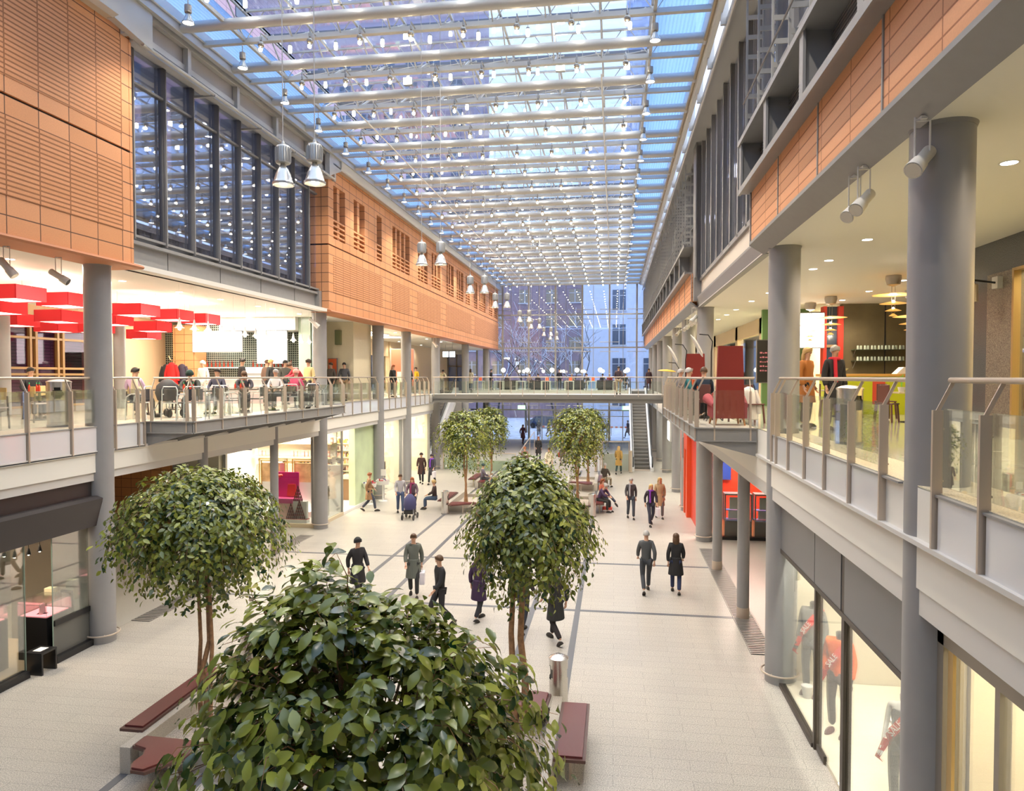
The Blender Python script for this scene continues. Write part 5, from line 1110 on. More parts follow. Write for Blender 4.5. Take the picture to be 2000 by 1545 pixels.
def studio_lamp(x, y, hz, d, tilt, col, label):
    t = thing('studio_lamp', label, 'lamp', (x, y, 5)); m = MB().tube([(0, 0, 0), (0, 0, hz), (.03, 0, hz + .25), (-.08, 0, hz + .42), (-.3, 0, hz + .44)], .014, 6); m.build('stand', BLACK, t)
    for a in (0, 2.1, 4.2): MB().tube([(0, 0, .25), (.3 * math.cos(a), .3 * math.sin(a), 0)], .01, 5).build('leg', BLACK, t)
    M_ = Matrix.Rotation(tilt, 3, 'Y') @ Matrix.Rotation(PI / 2 - .5, 3, 'Y'); MB().lathe([(.02, .06), (d * .7, .04), (d, 0), (d, -.01), (d * .7, .02)], (-.36, 0, hz + .15), 28, sy=.75, tilt=M_).build('oval_shade', col, t)
studio_lamp(2.42, 18.4, 1.75, .32, .0, mat('white_oval_shade', (.75, .72, .66), .5), 'lamp with white oval shade nearest the red armchair'); studio_lamp(2.0, 20.6, 1.6, .30, .0, MATS['white_oval_shade'], 'lamp with white oval shade in the middle of the right balcony'); studio_lamp(2.08, 24.0, 1.15, .30, -1.0, mat('yellow_oval_shade', (.75, .42, .05), .5), 'lamp with yellow oval shade leaning over the right balcony rail')
place(ped_table(DARKTOP, .7), [(2.45, 19.6, 5, 0, 'dark table behind the red armchair on the right balcony'), (2.3, 21.2, 5, 0, 'dark table among the seated group on the right balcony')], 'dark tables on the right balcony')
place(red_wood_chair(), [(2.95, 18.3, 5, 1.8, 'dark chair beside the white draped coat on the right balcony'), (3.3, 17.7, 5, .4, 'dark chair under the white draped coat'), (2.35, 18.9, 5, 2.9, 'dark chair of the man in the navy sweater'), (2.1, 20.4, 5, 1.4, 'dark chair at the right balcony railing')], 'dark chairs on the right balcony')
t = thing('orange_box', 'orange paper lantern box on the balcony table behind the armchair', 'box', (2.2, 19.5, 5.74)); MB().prism([(-.11, 0), (.11, 0), (.13, .3), (-.13, .3)], -.1, .1, 'Y').build('body', mat('orange_paper', (.8, .14, .03), .5), t); MB().box(-.12, .12, -.09, .09, .3, .31).build('rim', WHITE, t)
coat(3.2, 17.65, 5.1, (.72, .70, .64), 'cream coat draped over the chair beside the red armchair')
# ================================================================ ground floor, left: jeweller
struct('trim_21', MB().prism([(-11.95, 3.3), (-11.72, 3.3), (-11.72, 3.76), (-11.95, 3.76)], -2, 14.45, 'Y').prism([(-11.98, 2.70), (-11.62, 2.74), (-11.5, 3.36), (-11.6, 3.42), (-11.98, 3.42)], -2, 14.5, 'Y'), DARKS)
m = MB()
for y in (14.5, 13.36, 12.65, 11.3): m.box(-11.88 if y > 14 else -11.83, -11.76 if y > 14 else -11.81, y - (.05 if y > 14 else .005), y + (.05 if y > 14 else .005), 0, 2.72, 0 if y > 14 else 1)
m.box(-11.9, -11.72, -2, 12.65, 0, .14).box(-11.9, -11.72, 13.36, 14.5, 0, .14).box(-11.85, -11.8, 13.4, 14.45, .78, .9).box(-11.86, -11.84, 13.4, 14.45, .14, .78, 2)
m.box(-11.83, -11.815, 8, 12.65, .14, 2.72, 3).box(-11.83, -11.815, 13.38, 14.45, .9, 2.72, 3)
struct('window_26', m, [BLACK, mat('glass_edge', (.25, .35, .3), .2), mat('smoky_panel', (.12, .12, .11), .15), SHOPG])
struct('wall_jeweller_end', MB().box(-16.2, -11.9, 14.5, 14.52, 0, 3.95, 1).box(-16.2, -16.0, 6, 14.6, 0, 3.95).box(-13.9, -13.6, 14.5, 14.6, 0, 3.95), [mat('taupe_wall', (.30, .24, .19), .5), SHOPG])
struct('floor_jeweller', MB().box(-16, -11.9, 6, 14.5, -.001, .012), mat('beige_shop_floor', (.55, .42, .28), .4))
room_light(-13.9, 12.2, 3.93, 2.2, 3, 90, WARM, label='added ceiling light panel inside the dark fronted jeweller')
PINKTOP = mat('pink_lit_display', (.9, .25, .3), .5, emit=(1, .28, .30), es=1.6)
def vitrine(x, y, w, d, label, top=PINKTOP, h=.95, gh=.32):
    t = thing('display_case', label, 'display case', (x, y, 0)); MB().bbox(-w / 2, w / 2, -d / 2, d / 2, 0, h, .01).build('plinth', BLACK, t)
    MB().box(-w / 2 + .04, w / 2 - .04, -d / 2 + .04, d / 2 - .04, h, h + .015).build('lit_tray', top, t)
    m = MB().box(-w / 2, w / 2, -d / 2, -d / 2 + .01, h, h + gh).box(-w / 2, w / 2, d / 2 - .01, d / 2, h, h + gh).box(-w / 2, -w / 2 + .01, -d / 2, d / 2, h, h + gh).box(w / 2 - .01, w / 2, -d / 2, d / 2, h, h + gh).box(-w / 2, w / 2, -d / 2, d / 2, h + gh, h + gh + .01)
    m.build('glass_cover', SHOPG, t); return t
vitrine(-12.35, 13.75, .7, .7, 'black display case with glowing pink tray just behind the jeweller window')
vitrine(-13.0, 12.7, .9, .6, 'black display case with rosy tray deeper in the jeweller', h=1.05)
vitrine(-13.4, 11.6, 1.0, .6, 'black display case with rosy tray at the left picture edge', h=1.0)
vitrine(-12.35, 11.7, .7, .8, 'low beige topped display table behind the near jeweller window', top=mat('beige_tray', (.7, .6, .42), .6), h=.6, gh=.02)
for i, (x, y, z, a, lb) in enumerate([(-12.3, 13.62, .967, .3, 'small white price card standing on the pink tray'), (-12.85, 12.65, 1.067, .5, 'white open catalogue on the deeper jewellery case'), (-12.2, 14.2, .0, -.2, 'white framed sheet leaning in the jeweller window beside the black post')]):
    t = thing('card', lb, 'card', (x, y, z), a); h = (.22, .2, 1.35)[i]
    if i == 2: MB().box(-.16, .16, -.03, .03, .9, 1.3).build('frame', BLACK, t); MB().box(-.12, .12, -.035, -.03, .95, 1.25).build('sheet', WHITE, t); MB().box(-.16, .16, -.05, .05, 0, .9).build('plinth', BLACK, t)
    else: MB().prism([(-.03, 0), (.03, 0), (0, h), (-.01, h)], -.1, .1, 'Y').build('sheet', WHITE, t); MB().box(-.1, .1, -.05, .05, 0, .004).build('foot', BLACK, t)
t = thing('white_box', 'tall cream box standing in the jeweller window', 'box', (-12.6, 14.2, 0)); MB().bbox(-.1, .1, -.08, .08, .9, 1.35, .005).build('body', mat('cream_sheet', (.8, .78, .5), .6), t); MB().box(-.14, .14, -.1, .1, 0, .9).build('plinth', BLACK, t)
t = thing('small_cone_pendant', '', 'lamp'); MB().tube([(0, 0, .1), (0, 0, 1.65)], .006, 5).build('rod', BLACK, t); MB().lathe([(.05, 0), (.02, .12), (.01, .14)], n=14).build('cone', BLACK, t); MB().ball((0, 0, .0), .022, 8).build('bulb', BULB, t)
place(t, [(x, y, z, 0, 'tiny black cone pendant in the jeweller, %s from the left' % nth(i)) for i, (x, y, z) in enumerate([(-12.9, 11.9, 2.28), (-12.9, 12.6, 2.28), (-12.9, 12.95, 2.28), (-12.9, 13.3, 2.28), (-12.6, 13.25, 2.28), (-12.5, 13.5, 2.28), (-12.5, 13.8, 2.28)])], 'tiny black cone pendants in the jeweller')
t = thing('black_stool', 'open black cube stool at the jeweller doorway with a white leaflet on it', 'stool', (-11.75, 12.95, 0)); MB().box(-.2, .2, -.2, .2, .42, .46).box(-.2, .2, -.2, -.16, 0, .42).box(-.2, .2, .16, .2, 0, .42).build('frame', BLACK, t); MB().box(-.1, .08, -.1, .12, .46, .465).build('leaflet', WHITE, t)

# ---- left passage behind the tree
struct('wall_passage_left', MB().box(-24.2, -24, 14.6, 27, 0, 3.95).box(-24, -16.2, 14.6, 14.8, 0, 3.95, 1), [TERRA, TERRAX])
struct('wall_passage_terracotta', MB().box(-21.2, -17.9, 26.6, 27.0, 0, 3.95).box(-17.9, -17.3, 26.55, 27, 0, 3.95, 1), [TERRAG, STEEL])
struct('wall_passage_cream', MB().box(-17.3, -15.95, 26.7, 27.0, 0, 3.95), mat('khaki_white_panel', (.55, .52, .42), .5))
m = MB()
for x in (-23.8, -22.6, -21.3): m.box(x - .06, x + .06, 26.5, 26.7, 0, 3.4)
m.box(-23.8, -21.3, 26.5, 26.7, 3.3, 3.45).box(-23.8, -21.3, 26.6, 26.62, 0, 3.3, 1)
struct('door_2', m, [STEEL, glass('purple_dusk_door_glass', (.55, .4, .5), .15)])
struct('wall_outside_purple', MB().box(-24, -21.2, 29.5, 29.7, 0, 3.95), mat('purple_dusk_wall', (.35, .20, .25), .7))
t = thing('exit_sign', 'green emergency exit sign under the left gallery', 'sign', (-16.1, 19.2, 3.5), -.5); MB().box(-.3, .3, -.03, .03, 0, .28).build('panel', glow('exit_green', (.02, .75, .32), 1.3), t)
m = MB().ball((.0, -.035, .22), .025, 8).beam((.0, -.035, .2), (-.03, -.035, .12), .03, .01, up=(0, 1, 0)).beam((-.03, -.035, .12), (.05, -.035, .04), .02, .01, up=(0, 1, 0)).beam((-.03, -.035, .12), (-.09, -.035, .06), .02, .01, up=(0, 1, 0)).beam((.0, -.035, .18), (.07, -.035, .14), .015, .01, up=(0, 1, 0)).box(.14, .24, -.04, -.03, .04, .24).box(-.25, -.13, -.04, -.03, .12, .16)
m.build('running_figure', glow('exit_white', (.9, 1, .95), 2), t); MB().box(-.25, -.24, -.01, .01, .28, .45).box(.24, .25, -.01, .01, .28, .45).build('hangers', STEEL, t)
t = thing('alarm_sign', 'small red square sign on the pale wall behind the left tree', 'sign', (-16.6, 26.68, 1.75)); MB().box(-.09, .09, -.02, .0, -.09, .09).build('plate', mat('signal_red2', (.7, .05, .03), .5), t); MB().box(-.11, .11, -.01, .005, -.11, .11).build('border', WHITE, t)

# ---- cosmetics shop
struct('floor_cosmetics', MB().box(-16, -11.85, 27, 34, 0, .12), WHITEW)
struct('wall_cosmetics', MB().box(-16.1, -15.9, 27, 38, .0, 3.95).box(-15.9, -11.95, 29.75, 29.85, .1, 2.2), WHITEW)
m = MB().box(-15.9, -15.8, 26.95, 27.1, 0, 3.95).box(-12.1, -11.9, 26.95, 27.1, 0, 3.95).box(-15.9, -12.0, 27.0, 27.02, .15, 3.95, 1).box(-15.9, -11.9, 26.94, 27.08, 0, .15, 2).box(-11.9, -11.88, 27.2, 29.7, .15, 3.76, 1).box(-11.95, -11.82, 27.2, 29.7, 0, .14, 2)
m.box(-11.93, -11.85, 29.66, 29.74, 0, 3.76)
struct('window_27', m, [STEEL, SHOPG, mat('beige_plinth', (.6, .5, .34), .5)])
room_light(-14, 28.4, 3.93, 3.4, 1.6, 130, (1, .88, .68), label='added ceiling light panel inside the bright cosmetics shop')
room_light(-14, 31.5, 3.93, 3, 2, 170, (1, .88, .68), label='added ceiling light panel over the cosmetics shelves behind')
lamp('AREA', (-14.2, 28.2, .4), 40, (1, .88, .7), aim=(0, .3, 1), sx_=3, sy_=1)  # upward fill light added near the floor, no fixture
GOLDF = mat('gold_frame', (.75, .48, .12), .35, .6)
for i, (x, lb) in enumerate([(-14.35, 'gold framed beauty poster left of the thin grey post'), (-12.85, 'gold framed beauty poster right of the thin grey post')]):
    t = thing('framed_poster', lb, 'poster', (x, 28.2, .95)); m = MB()
    for a in (0, .09): m.box(-.55 - a, -.52 - a, -.03, .03, -a * .5, 1.6 + a).box(.52 + a, .55 + a, -.03, .03, -a * .5, 1.6 + a).box(-.55 - a, .55 + a, -.03, .03, 1.57 + a, 1.6 + a)
    m.build('frame', GOLDF, t); MB().box(-.52, .3, .0, .02, .7, 1.5).build('print', mat('blurred_skin_print', (.85, .48, .25), .6, noise=.35, nscale=3), t)
    MB().box(.3, .52, .0, .02, 0, 1.5).build('glitter_strip', mat('rose_glitter', (.75, .25, .28), .5, noise=.5, nscale=60), t); MB().box(-.52, .3, .0, .02, -.2, .7).build('white_lower_sheet', WHITE, t); MB().box(-.6, .6, .02, .1, -.8, 0).build('stand', WHITE, t)
t = thing('magenta_display', 'magenta display stand with red bag motif in the cosmetics window', 'display', (-13.5, 27.75, .12)); MB().box(-.55, .45, .1, .16, 0, 2.0).build('back_panel', mat('magenta', (.75, .02, .28), .4), t); MB().bbox(-.6, .6, -.3, .1, 0, .75, .01).build('plinth', mat('pink_white_plinth', (.85, .55, .5), .4), t); MB().box(-.6, .6, -.3, .1, .75, .95).build('magenta_step', mat('magenta_light', (.8, .12, .35), .4), t); MB().prism([(-.05, 1.0), (.38, 1.0), (.32, 1.5), (0, 1.5)], .04, .1, 'Y').build('red_bag_motif', mat('bag_red', (.8, .04, .05), .4), t)
t = thing('red_rose', 'big red paper rose in the cosmetics window', 'decoration', (-13.75, 27.35, 1.25)); m = MB()
for k in range(9): a = k * 2.4; r = .04 + .014 * k; m.ball((r * math.cos(a), r * .8 * math.sin(a), .75 + .02 * (k % 3)), .085, 10, sc=(1, 1, .7))
m.build('petals', mat('rose_red', (.8, .03, .02), .5), t); MB().tube([(0, 0, -1.1), (0, 0, .7)], .015, 6).build('stem', mat('stem_green', (.1, .3, .05), .6), t)
pb = bottle((.10, .02, .025), (.6, .08, .06), 'polish_bottle', .15, .03); f = True
for (bx, by, bz, rows) in ((-12.85, 27.45, .98, 5), (-12.75, 27.35, .27, 6), (-14.0, 27.35, 1.08, 2), (-13.1, 27.3, .27, 5)):
    for r in range(rows):
        for k in range(rows - r):
            p = (bx + (k - (rows - r) / 2) * .085, by, bz + r * .13)
            if f: pb.location = p; pb['label'] = 'small dark red bottle stacked in the cosmetics window'; pb['group'] = 'stacked bottles in the cosmetics window'; f = False
            else: dup(pb, p)
t = thing('bottle_steps', 'white stepped stand carrying the bottle pyramids in the cosmetics window', 'stand', (-12.9, 27.4, .12)); MB().box(-.5, .45, -.12, .16, 0, .15).box(-.2, .4, .0, .16, .15, .86).build('steps', WHITE, t); MB().box(-.52, .47, -.13, .17, .14, .15).build('trim', mat('bag_red', (.8, .04, .05), .4), t)
t = thing('high_shelf', 'high lit shelf of products inside the cosmetics shop', 'shelf', (-14, 29.3, 2.55)); MB().box(-1.8, 1.9, -.2, .3, 0, .06).box(-1.8, 1.9, -.2, .3, .62, .66).build('boards', mat('cream_shelf', (.85, .7, .45), .5), t); MB().box(-1.8, 1.9, .3, .4, -.2, 1.3).build('back', WHITE, t)
pc = thing('product_box', '', 'box'); MB().bbox(-.06, .06, -.04, .04, 0, .26, .004).build('carton', mat('rose_carton', (.75, .35, .3), .5), pc); MB().box(-.05, .05, -.042, -.04, .08, .18).build('print', WHITE, pc); f = True
for k in range(22):
    if k in (7, 8): continue
    p = (-15.6 + .165 * k, 29.2, 2.61 if k % 3 else 3.21)
    if f: pc.location = p; pc['label'] = 'small rose carton on the high shelf of the cosmetics shop'; pc['group'] = 'cartons on the high cosmetics shelf'; f = False
    else: dup(pc, p)
board('blue_sign', 'small blue and black sign at the left end of the cosmetics window top', 'sign', -15.55, -14.85, 27.3, 3.1, 3.85, (.04, .1, .6), .6)
for i, (y, z) in enumerate([(30.8, .12), (32.2, .12), (33.4, .12)]):
    t = thing('perfume_rack', 'tall white rack of small products in the shop opening, %s from the camera' % nth(i), 'rack', (-14.4 + .4 * i, y, z)); MB().box(-.8, .8, .1, .16, 0, 3.0).build('back', WHITE, t); m = MB()
    for k in range(8): m.box(-.8, .8, -.15, .1, .3 + k * .34, .33 + k * .34)
    m.build('boards', mat('cream_shelf', (.85, .7, .45), .5), t)
    m = MB(); rr = random.Random(i)
    for k in range(8):
        x = -.76
        while x < .7:
            w = rr.uniform(.04, .1); m.box(x, x + w, -.1, .05, .33 + k * .34, .33 + k * .34 + rr.uniform(.08, .22), rr.choice((0, 0, 1, 2))); x += w + .02
    tag(m.build('products', [mat('rose_carton', (.75, .35, .3), .5), mat('gold_product', (.6, .35, .1), .3), mat('dark_product', (.08, .05, .05), .3)], t), kind='stuff')
t = thing('shop_counter', 'brown cash counter with green edged top in the shop opening', 'counter', (-12.75, 33.0, 0)); MB().bbox(-.3, .3, -.35, .35, 0, 1.15, .01).build('body', mat('brown_counter', (.25, .14, .08), .4), t); MB().bbox(-.38, .38, -.42, .42, 1.15, 1.32, .01).build('top', mat('pale_green_top', (.7, .78, .5), .3), t)
t = thing('jewellery_stand', 'round display of dark hanging jewellery in the cosmetics side window', 'display', (-12.6, 29.0, .12)); MB().lathe([(.38, 0), (.38, .75)], n=24).build('drum', mat('grey_drum', (.45, .43, .4), .5), t); m = MB()
for k in range(40): a = k * 2 * PI / 40; m.tube([(.36 * math.cos(a), .36 * math.sin(a), 1.25), (.4 * math.cos(a), .4 * math.sin(a), .8 + .1 * (k % 3))], .012, 5)
m.build('necklaces', mat('dark_jewellery', (.08, .09, .07), .3, .5), t); MB().lathe([(.38, 1.24), (.38, 1.28)], n=24).build('top_ring', ALU, t); MB().lathe([(.03, .75), (.03, 1.25)], n=8).build('pole', ALU, t)
def tub(x, y, label, col):
    t = thing('sale_basket', label, 'basket', (x, y, 0)); MB().lathe([(.3, .85), (.34, 1.05), (.33, 1.05), (.28, .88), (.02, .88)], n=28).build('tub', WHITE, t); MB().lathe([(.22, 0), (.22, .04), (.04, .07), (.04, .86)], n=20).build('stand', WHITE, t)
    m = MB(); rr = random.Random(int(x * 9))
    for k in range(26): a = rr.uniform(0, 6.28); r = rr.uniform(0, .26); m.bbox(r * math.cos(a) - .04, r * math.cos(a) + .04, r * math.sin(a) - .04, r * math.sin(a) + .04, .9, rr.uniform(1.0, 1.14), .01, k % 3)
    tag(m.build('goods', [mat('basket_red', (.6, .05, .06), .5), mat('basket_navy', (.06, .06, .2), .5), WHITE], t), kind='stuff')
tub(-11.55, 32.3, 'round white sale basket on a stand, nearer one before the green wall', 0); tub(-11.2, 33.2, 'round white sale basket on a stand beside the third column', 0)
t = thing('price_sign', 'white price sign above the farther sale basket', 'sign', (-11.2, 33.3, 1.15)); MB().box(-.13, .13, -.01, .01, .1, .42).build('sheet', WHITE, t); MB().box(-.01, .01, -.01, .01, -.25, .1).build('rod', ALU, t)
struct('wall_green_panel', MB().box(-12.2, -11.9, 31.3, 34.0, 0, 3.95), mat('pale_green_wall_panel', (.62, .74, .45), .3, noise=.12, nscale=1))  # the wall's own pale green, slightly mottled
m = MB().box(-12.0, -11.85, 34.8, 34.9, 0, 3.76).box(-12.0, -11.85, 38.4, 38.5, 0, 3.76).box(-11.95, -11.93, 34.9, 38.4, 0, 3.76, 1).box(-12.0, -11.85, 40.0, 40.1, 0, 3.76).box(-12, -11.85, 44.5, 44.6, 0, 3.95).box(-11.95, -11.93, 40.1, 44.5, 0, 3.76, 1)
struct('window_28', m, [STEEL, SHOPG])
struct('wall_shop_back_left', MB().box(-16.1, -15.9, 34, 45, 0, 3.95).box(-16, -12, 44.6, 44.8, 0, 3.95).box(-16, -12.2, 39.2, 39.3, 0, 3.95), mat('warm_white_wall', (.85, .74, .56), .5))
for y in (36.6, 42): room_light(-14, y, 3.93, 2.6, 3, 260, (1, .88, .68), label='added ceiling light panel in the clothes shop, %s' % ('nearer one' if y < 40 else 'farther one'))
t = thing('clothes_rack', 'rail of dark and red clothes in the bright shop window between the columns', 'clothes rack', (-12.9, 36.9, 0)); MB().tube([(-.6, 0, 0), (-.6, 0, 1.5), (.6, 0, 1.5), (.6, 0, 0)], .02, 6).tube([(-.6, -.25, .02), (-.6, .25, .02)], .02, 6).tube([(.6, -.25, .02), (.6, .25, .02)], .02, 6).build('rail', CHROME, t)
for k in range(12): MB().bbox(-.54 + k * .09, -.47 + k * .09, -.2, .2, .6, 1.46, .02).build('garment', mat(('garment_red', 'garment_black', 'garment_white')[(k * 5) % 3], ((.6, .02, .03), (.03, .03, .04), (.6, .58, .55))[(k * 5) % 3], .8), t)

# ================================================================ ground floor, right: sports shop with mannequins
struct('floor_sports', MB().box(3.32, 8, 5, 14.6, 0, .06), mat('cream_glossy_shop_floor', (.85, .78, .62), .15))
struct('wall_sports', MB().box(7.9, 8.1, 4, 14.8, 0, 3.95).box(3.45, 8, 14.62, 14.8, 0, 3.95).box(3.6, 8, 7.7, 7.8, 0, 3.95), mat('warm_beige_shop_wall', (.72, .64, .48), .5))
m = MB().box(3.26, 3.36, 14.52, 14.62, 0, 3.68).box(3.24, 3.36, 8.2, 14.6, 2.66, 2.74).box(3.26, 3.38, 12.02, 12.1, 0, 2.7).box(3.26, 3.38, 10.58, 10.7, 0, 3.68).box(3.24, 3.36, 12.1, 14.55, 0, .07).box(3.24, 3.36, 8.2, 14.6, 3.62, 3.68)
m.box(3.30, 3.315, 12.1, 14.52, .07, 2.68, 1).box(3.30, 3.315, 10.7, 12.0, .09, 2.68, 1).box(3.30, 3.315, 8.2, 10.58, .02, 2.68, 1).box(3.28, 3.33, 11.55, 11.95, .03, .14)
struct('window_29', m, [mat('brown_black_frame', (.05, .038, .03), .4), SHOPG])
struct('trim_22', MB().box(3.25, 3.34, 12.08, 14.52, 2.74, 3.62).box(3.25, 3.34, 10.72, 12.05, 2.74, 3.62).box(3.25, 3.34, 7.9, 10.56, 2.74, 3.62), GREYP)
for y, lb in ((9.3, 'nearer'), (11.3, 'middle'), (13.4, 'farther')): room_light(5.6, y, 3.93, 2.0, .6, 34, (1, .92, .78), label='%s added ceiling light panel in the sports shop' % lb)
for yy in (9.2, 11.3, 13.0): lamp('SPOT', (3.58, yy, 3.9), 260, (1, .93, .82), .04, aim=(.12, .33, -1), spot=80)
t = thing('folded_rack', 'dark clothes rack deep inside the sports shop', 'clothes rack', (6.4, 12.6, .06)); MB().tube([(-.9, 0, 0), (-.9, 0, 1.6), (.9, 0, 1.6), (.9, 0, 0)], .02, 6).build('rail', CHROME, t)
for k in range(14): MB().bbox(-.85 + k * .12, -.77 + k * .12, -.22, .22, .7, 1.56, .02).build('garment', mat(('garment_black', 'garment_grey', 'garment_navy')[k % 3], ((.03, .03, .04), (.2, .2, .2), (.04, .05, .12))[k % 3], .8), t)
t = thing('skirt_rack', 'chrome rack with orange and dark clothes near the thick column in the sports shop', 'clothes rack', (5.4, 10.2, .06)); MB().tube([(-.5, 0, 0), (-.5, 0, 1.4), (.5, 0, 1.4), (.5, 0, 0)], .02, 6).build('rail', CHROME, t)
for k in range(7): MB().bbox(-.45 + k * .13, -.37 + k * .13, -.2, .2, .6, 1.36, .02).build('garment', mat(('garment_orange', 'garment_black')[k % 2], ((.75, .14, .01), (.03, .03, .04))[k % 2], .7), t)
t = thing('shoe_table', 'white display table with a white shoe inside the sports shop', 'table', (5.0, 11.7, .06)); MB().bbox(-.6, .6, -.35, .35, .5, .56, .01).build('tabletop', WHITEW, t)
for a, b in ((-.5, -.3), (.5, -.3), (-.5, .3), (.5, .3)): MB().box(a - .02, a + .02, b - .02, b + .02, 0, .5).build('leg', CHROME, t)
t = thing('paper_cup', 'small white tub on the floor in the sports shop window corner', 'cup', (3.62, 13.85, .06)); MB().lathe([(.07, 0), (.1, .22), (.09, .22)], n=20).build('body', WHITE, t); MB().lathe([(.105, .2), (.105, .23)], n=20).build('rim', WHITE, t)
# next shop, cut by the picture corner
struct('wall_corner_shop', MB().box(5.6, 5.8, 2, 7.7, 0, 3.95), mat('corner_shop_cream_wall', (.88, .76, .50), .6))  # plain warm cream wall colour, not emissive
struct('floor_corner_shop', MB().box(3.34, 5.6, 2, 7.65, 0, .05), WHITEW)
m = MB().box(3.24, 3.4, 7.48, 7.66, 0, 3.68).box(3.27, 3.37, 6.5, 6.58, 0, 3.45).box(3.24, 3.4, 2, 7.66, 3.45, 3.68).box(3.30, 3.315, 2, 7.5, .02, 3.45, 1).box(3.25, 3.28, 7.3, 7.4, 0, 3.5, 2)
struct('window_30', m, [mat('silver_brown_frame', (.30, .27, .23), .35, .5), SHOPG, mat('brass', (.6, .42, .18), .3, .8)])
room_light(4.5, 5.5, 3.93, 1.4, 3, 90, (1, .86, .62), label='added ceiling light panel in the cream lit corner shop')
for i, y in enumerate((6.9, 5.9)):
    t = thing('wooden_shelf_unit', '%s low wooden shelf unit in the cream lit corner shop' % ('farther', 'nearer')[i], 'shelf', (5.2, y, .05)); w = mat('light_shop_wood', (.62, .40, .20), .4); m = MB()
    for k in range(5): m.box(-.3, .3, -.42, .42, .1 + k * .4, .13 + k * .4)
    m.build('boards', w, t); MB().box(.27, .3, -.42, .42, 0, 1.8).box(-.3, .3, -.44, -.42, 0, 1.8).box(-.3, .3, .42, .44, 0, 1.8).build('frame', w, t)
    for k in range(4):
        for j in range(4): MB().bbox(-.15, .15, -.38 + j * .2, -.24 + j * .2, .13 + k * .4, .24 + k * .4, .01).build('goods', (WHITE, mat('pink_goods', (.7, .35, .25), .5))[(k + j) % 2], t)
# ---- right passage and red shop
struct('wall_passage_right', MB().box(12, 12.2, 14.8, 27.3, 0, 3.95), CREAM)
RED = mat('vivid_red_wall', (.70, .045, .015), .4)
struct('wall_red_shop', MB().box(3.5, 11, 31.0, 31.2, 0, 3.95).box(10.9, 11, 27.3, 31, 0, 3.95).box(3.3, 3.42, 28.2, 31.2, 0, 3.95), RED)
struct('floor_red_shop', MB().box(3.4, 11, 27.3, 31, 0, .03), mat('orange_wood_floor', (.62, .26, .09), .35))
struct('wall_red_portal', MB().box(3.12, 3.36, 31.3, 31.75, 0, 3.68).box(3.12, 3.36, 32.4, 34.2, 0, 3.68).box(3.12, 3.36, 31.75, 32.4, 2.9, 3.68).box(3.34, 3.4, 31.75, 32.4, 0, 2.9, 1), [mat('orange_red_portal', (.72, .085, .02), .4), mat('darker_red_door', (.5, .03, .01), .4)])
board('wall_screen', 'black edged white screen high on the orange red portal', 'screen', 32.7, 33.3, 3.1, 2.55, 3.4, (.7, .7, .66), axis='X').location = (3.1, 33.0, 2.5)
t = thing('poster_column', 'tall dark poster panel low on the orange red portal', 'poster', (3.1, 33.4, .7)); MB().box(-.02, .0, -.4, .4, 0, 1.5).build('panel', mat('dark_red_poster', (.25, .1, .1), .3), t); MB().box(-.025, -.02, -.3, .3, .2, 1.0).build('print', mat('grey_print', (.35, .35, .38), .4), t)
struct('window_31', MB().box(3.6, 11, 27.28, 27.32, .1, 3.95, 1).box(3.5, 11, 27.2, 27.36, 0, .12).box(6.0, 6.06, 27.24, 27.36, 0, 3.9), [BLACK, SHOPG])
room_light(5.6, 29.4, 3.93, 3, 2.4, 170, (1, .92, .85), label='added ceiling light panel in the red shop')
t = thing('wall_display', 'blue wall display with small white boxes in the red shop', 'display', (4.35, 30.9, 1.75)); MB().box(-.75, .55, -.06, .1, 0, 1.75).build('panel', mat('royal_blue_panel', (.02, .06, .35), .35), t); MB().box(-.75, .55, -.12, -.06, .80, .86).build('divider', RED, t)
for k, (a, b, c, d) in enumerate([(-.7, -.45, 1.0, 1.38), (-.42, -.15, 1.0, 1.38), (-.12, .15, 1.0, 1.38), (-.72, -.35, .42, .68), (-.35, .35, 1.46, 1.52), (-.2, .2, .4, .44), (-.3, .2, .1, .13)]): MB().box(a, b, -.14, -.06, c, d).build('white_box', WHITE, t)
board('white_notice', 'white notice board above the blue display in the red shop', 'board', 3.75, 4.6, 30.8, 3.4, 3.9, (.78, .76, .68), .3)
for i, (x, lb) in enumerate([(4.65, 'glass display cabinet behind the nearer thin right post'), (5.75, 'glass display cabinet beside the second right column')]):
    t = thing('glass_cabinet', lb, 'cabinet', (x, 27.75, .03)); MB().box(-.5, .5, -.25, .25, 0, .62).build('base', mat('cabinet_dark', (.05, .04, .035), .3), t); m = MB()
    for a in (-.48, .48):
        for b in (-.23, .23): m.box(a - .025, a + .025, b - .025, b + .025, .62, 1.62)
    m.box(-.5, .5, -.25, .25, 1.6, 1.66).build('frame', STEELD, t); MB().box(-.47, .47, -.24, -.235, .62, 1.6).build('glass', SHOPG, t)
    MB().box(-.46, .46, -.22, .22, .62, .66).box(-.46, .46, -.1, .22, 1.0, 1.02).build('blue_shelf', mat('bright_blue_shelf', (.12, .25, .8), .3), t); MB().box(-.3, .15, -.1, -.05, 1.05, 1.5).box(-.32, .2, .0, .1, .68, 1.0).build('white_sheets', WHITE, t)
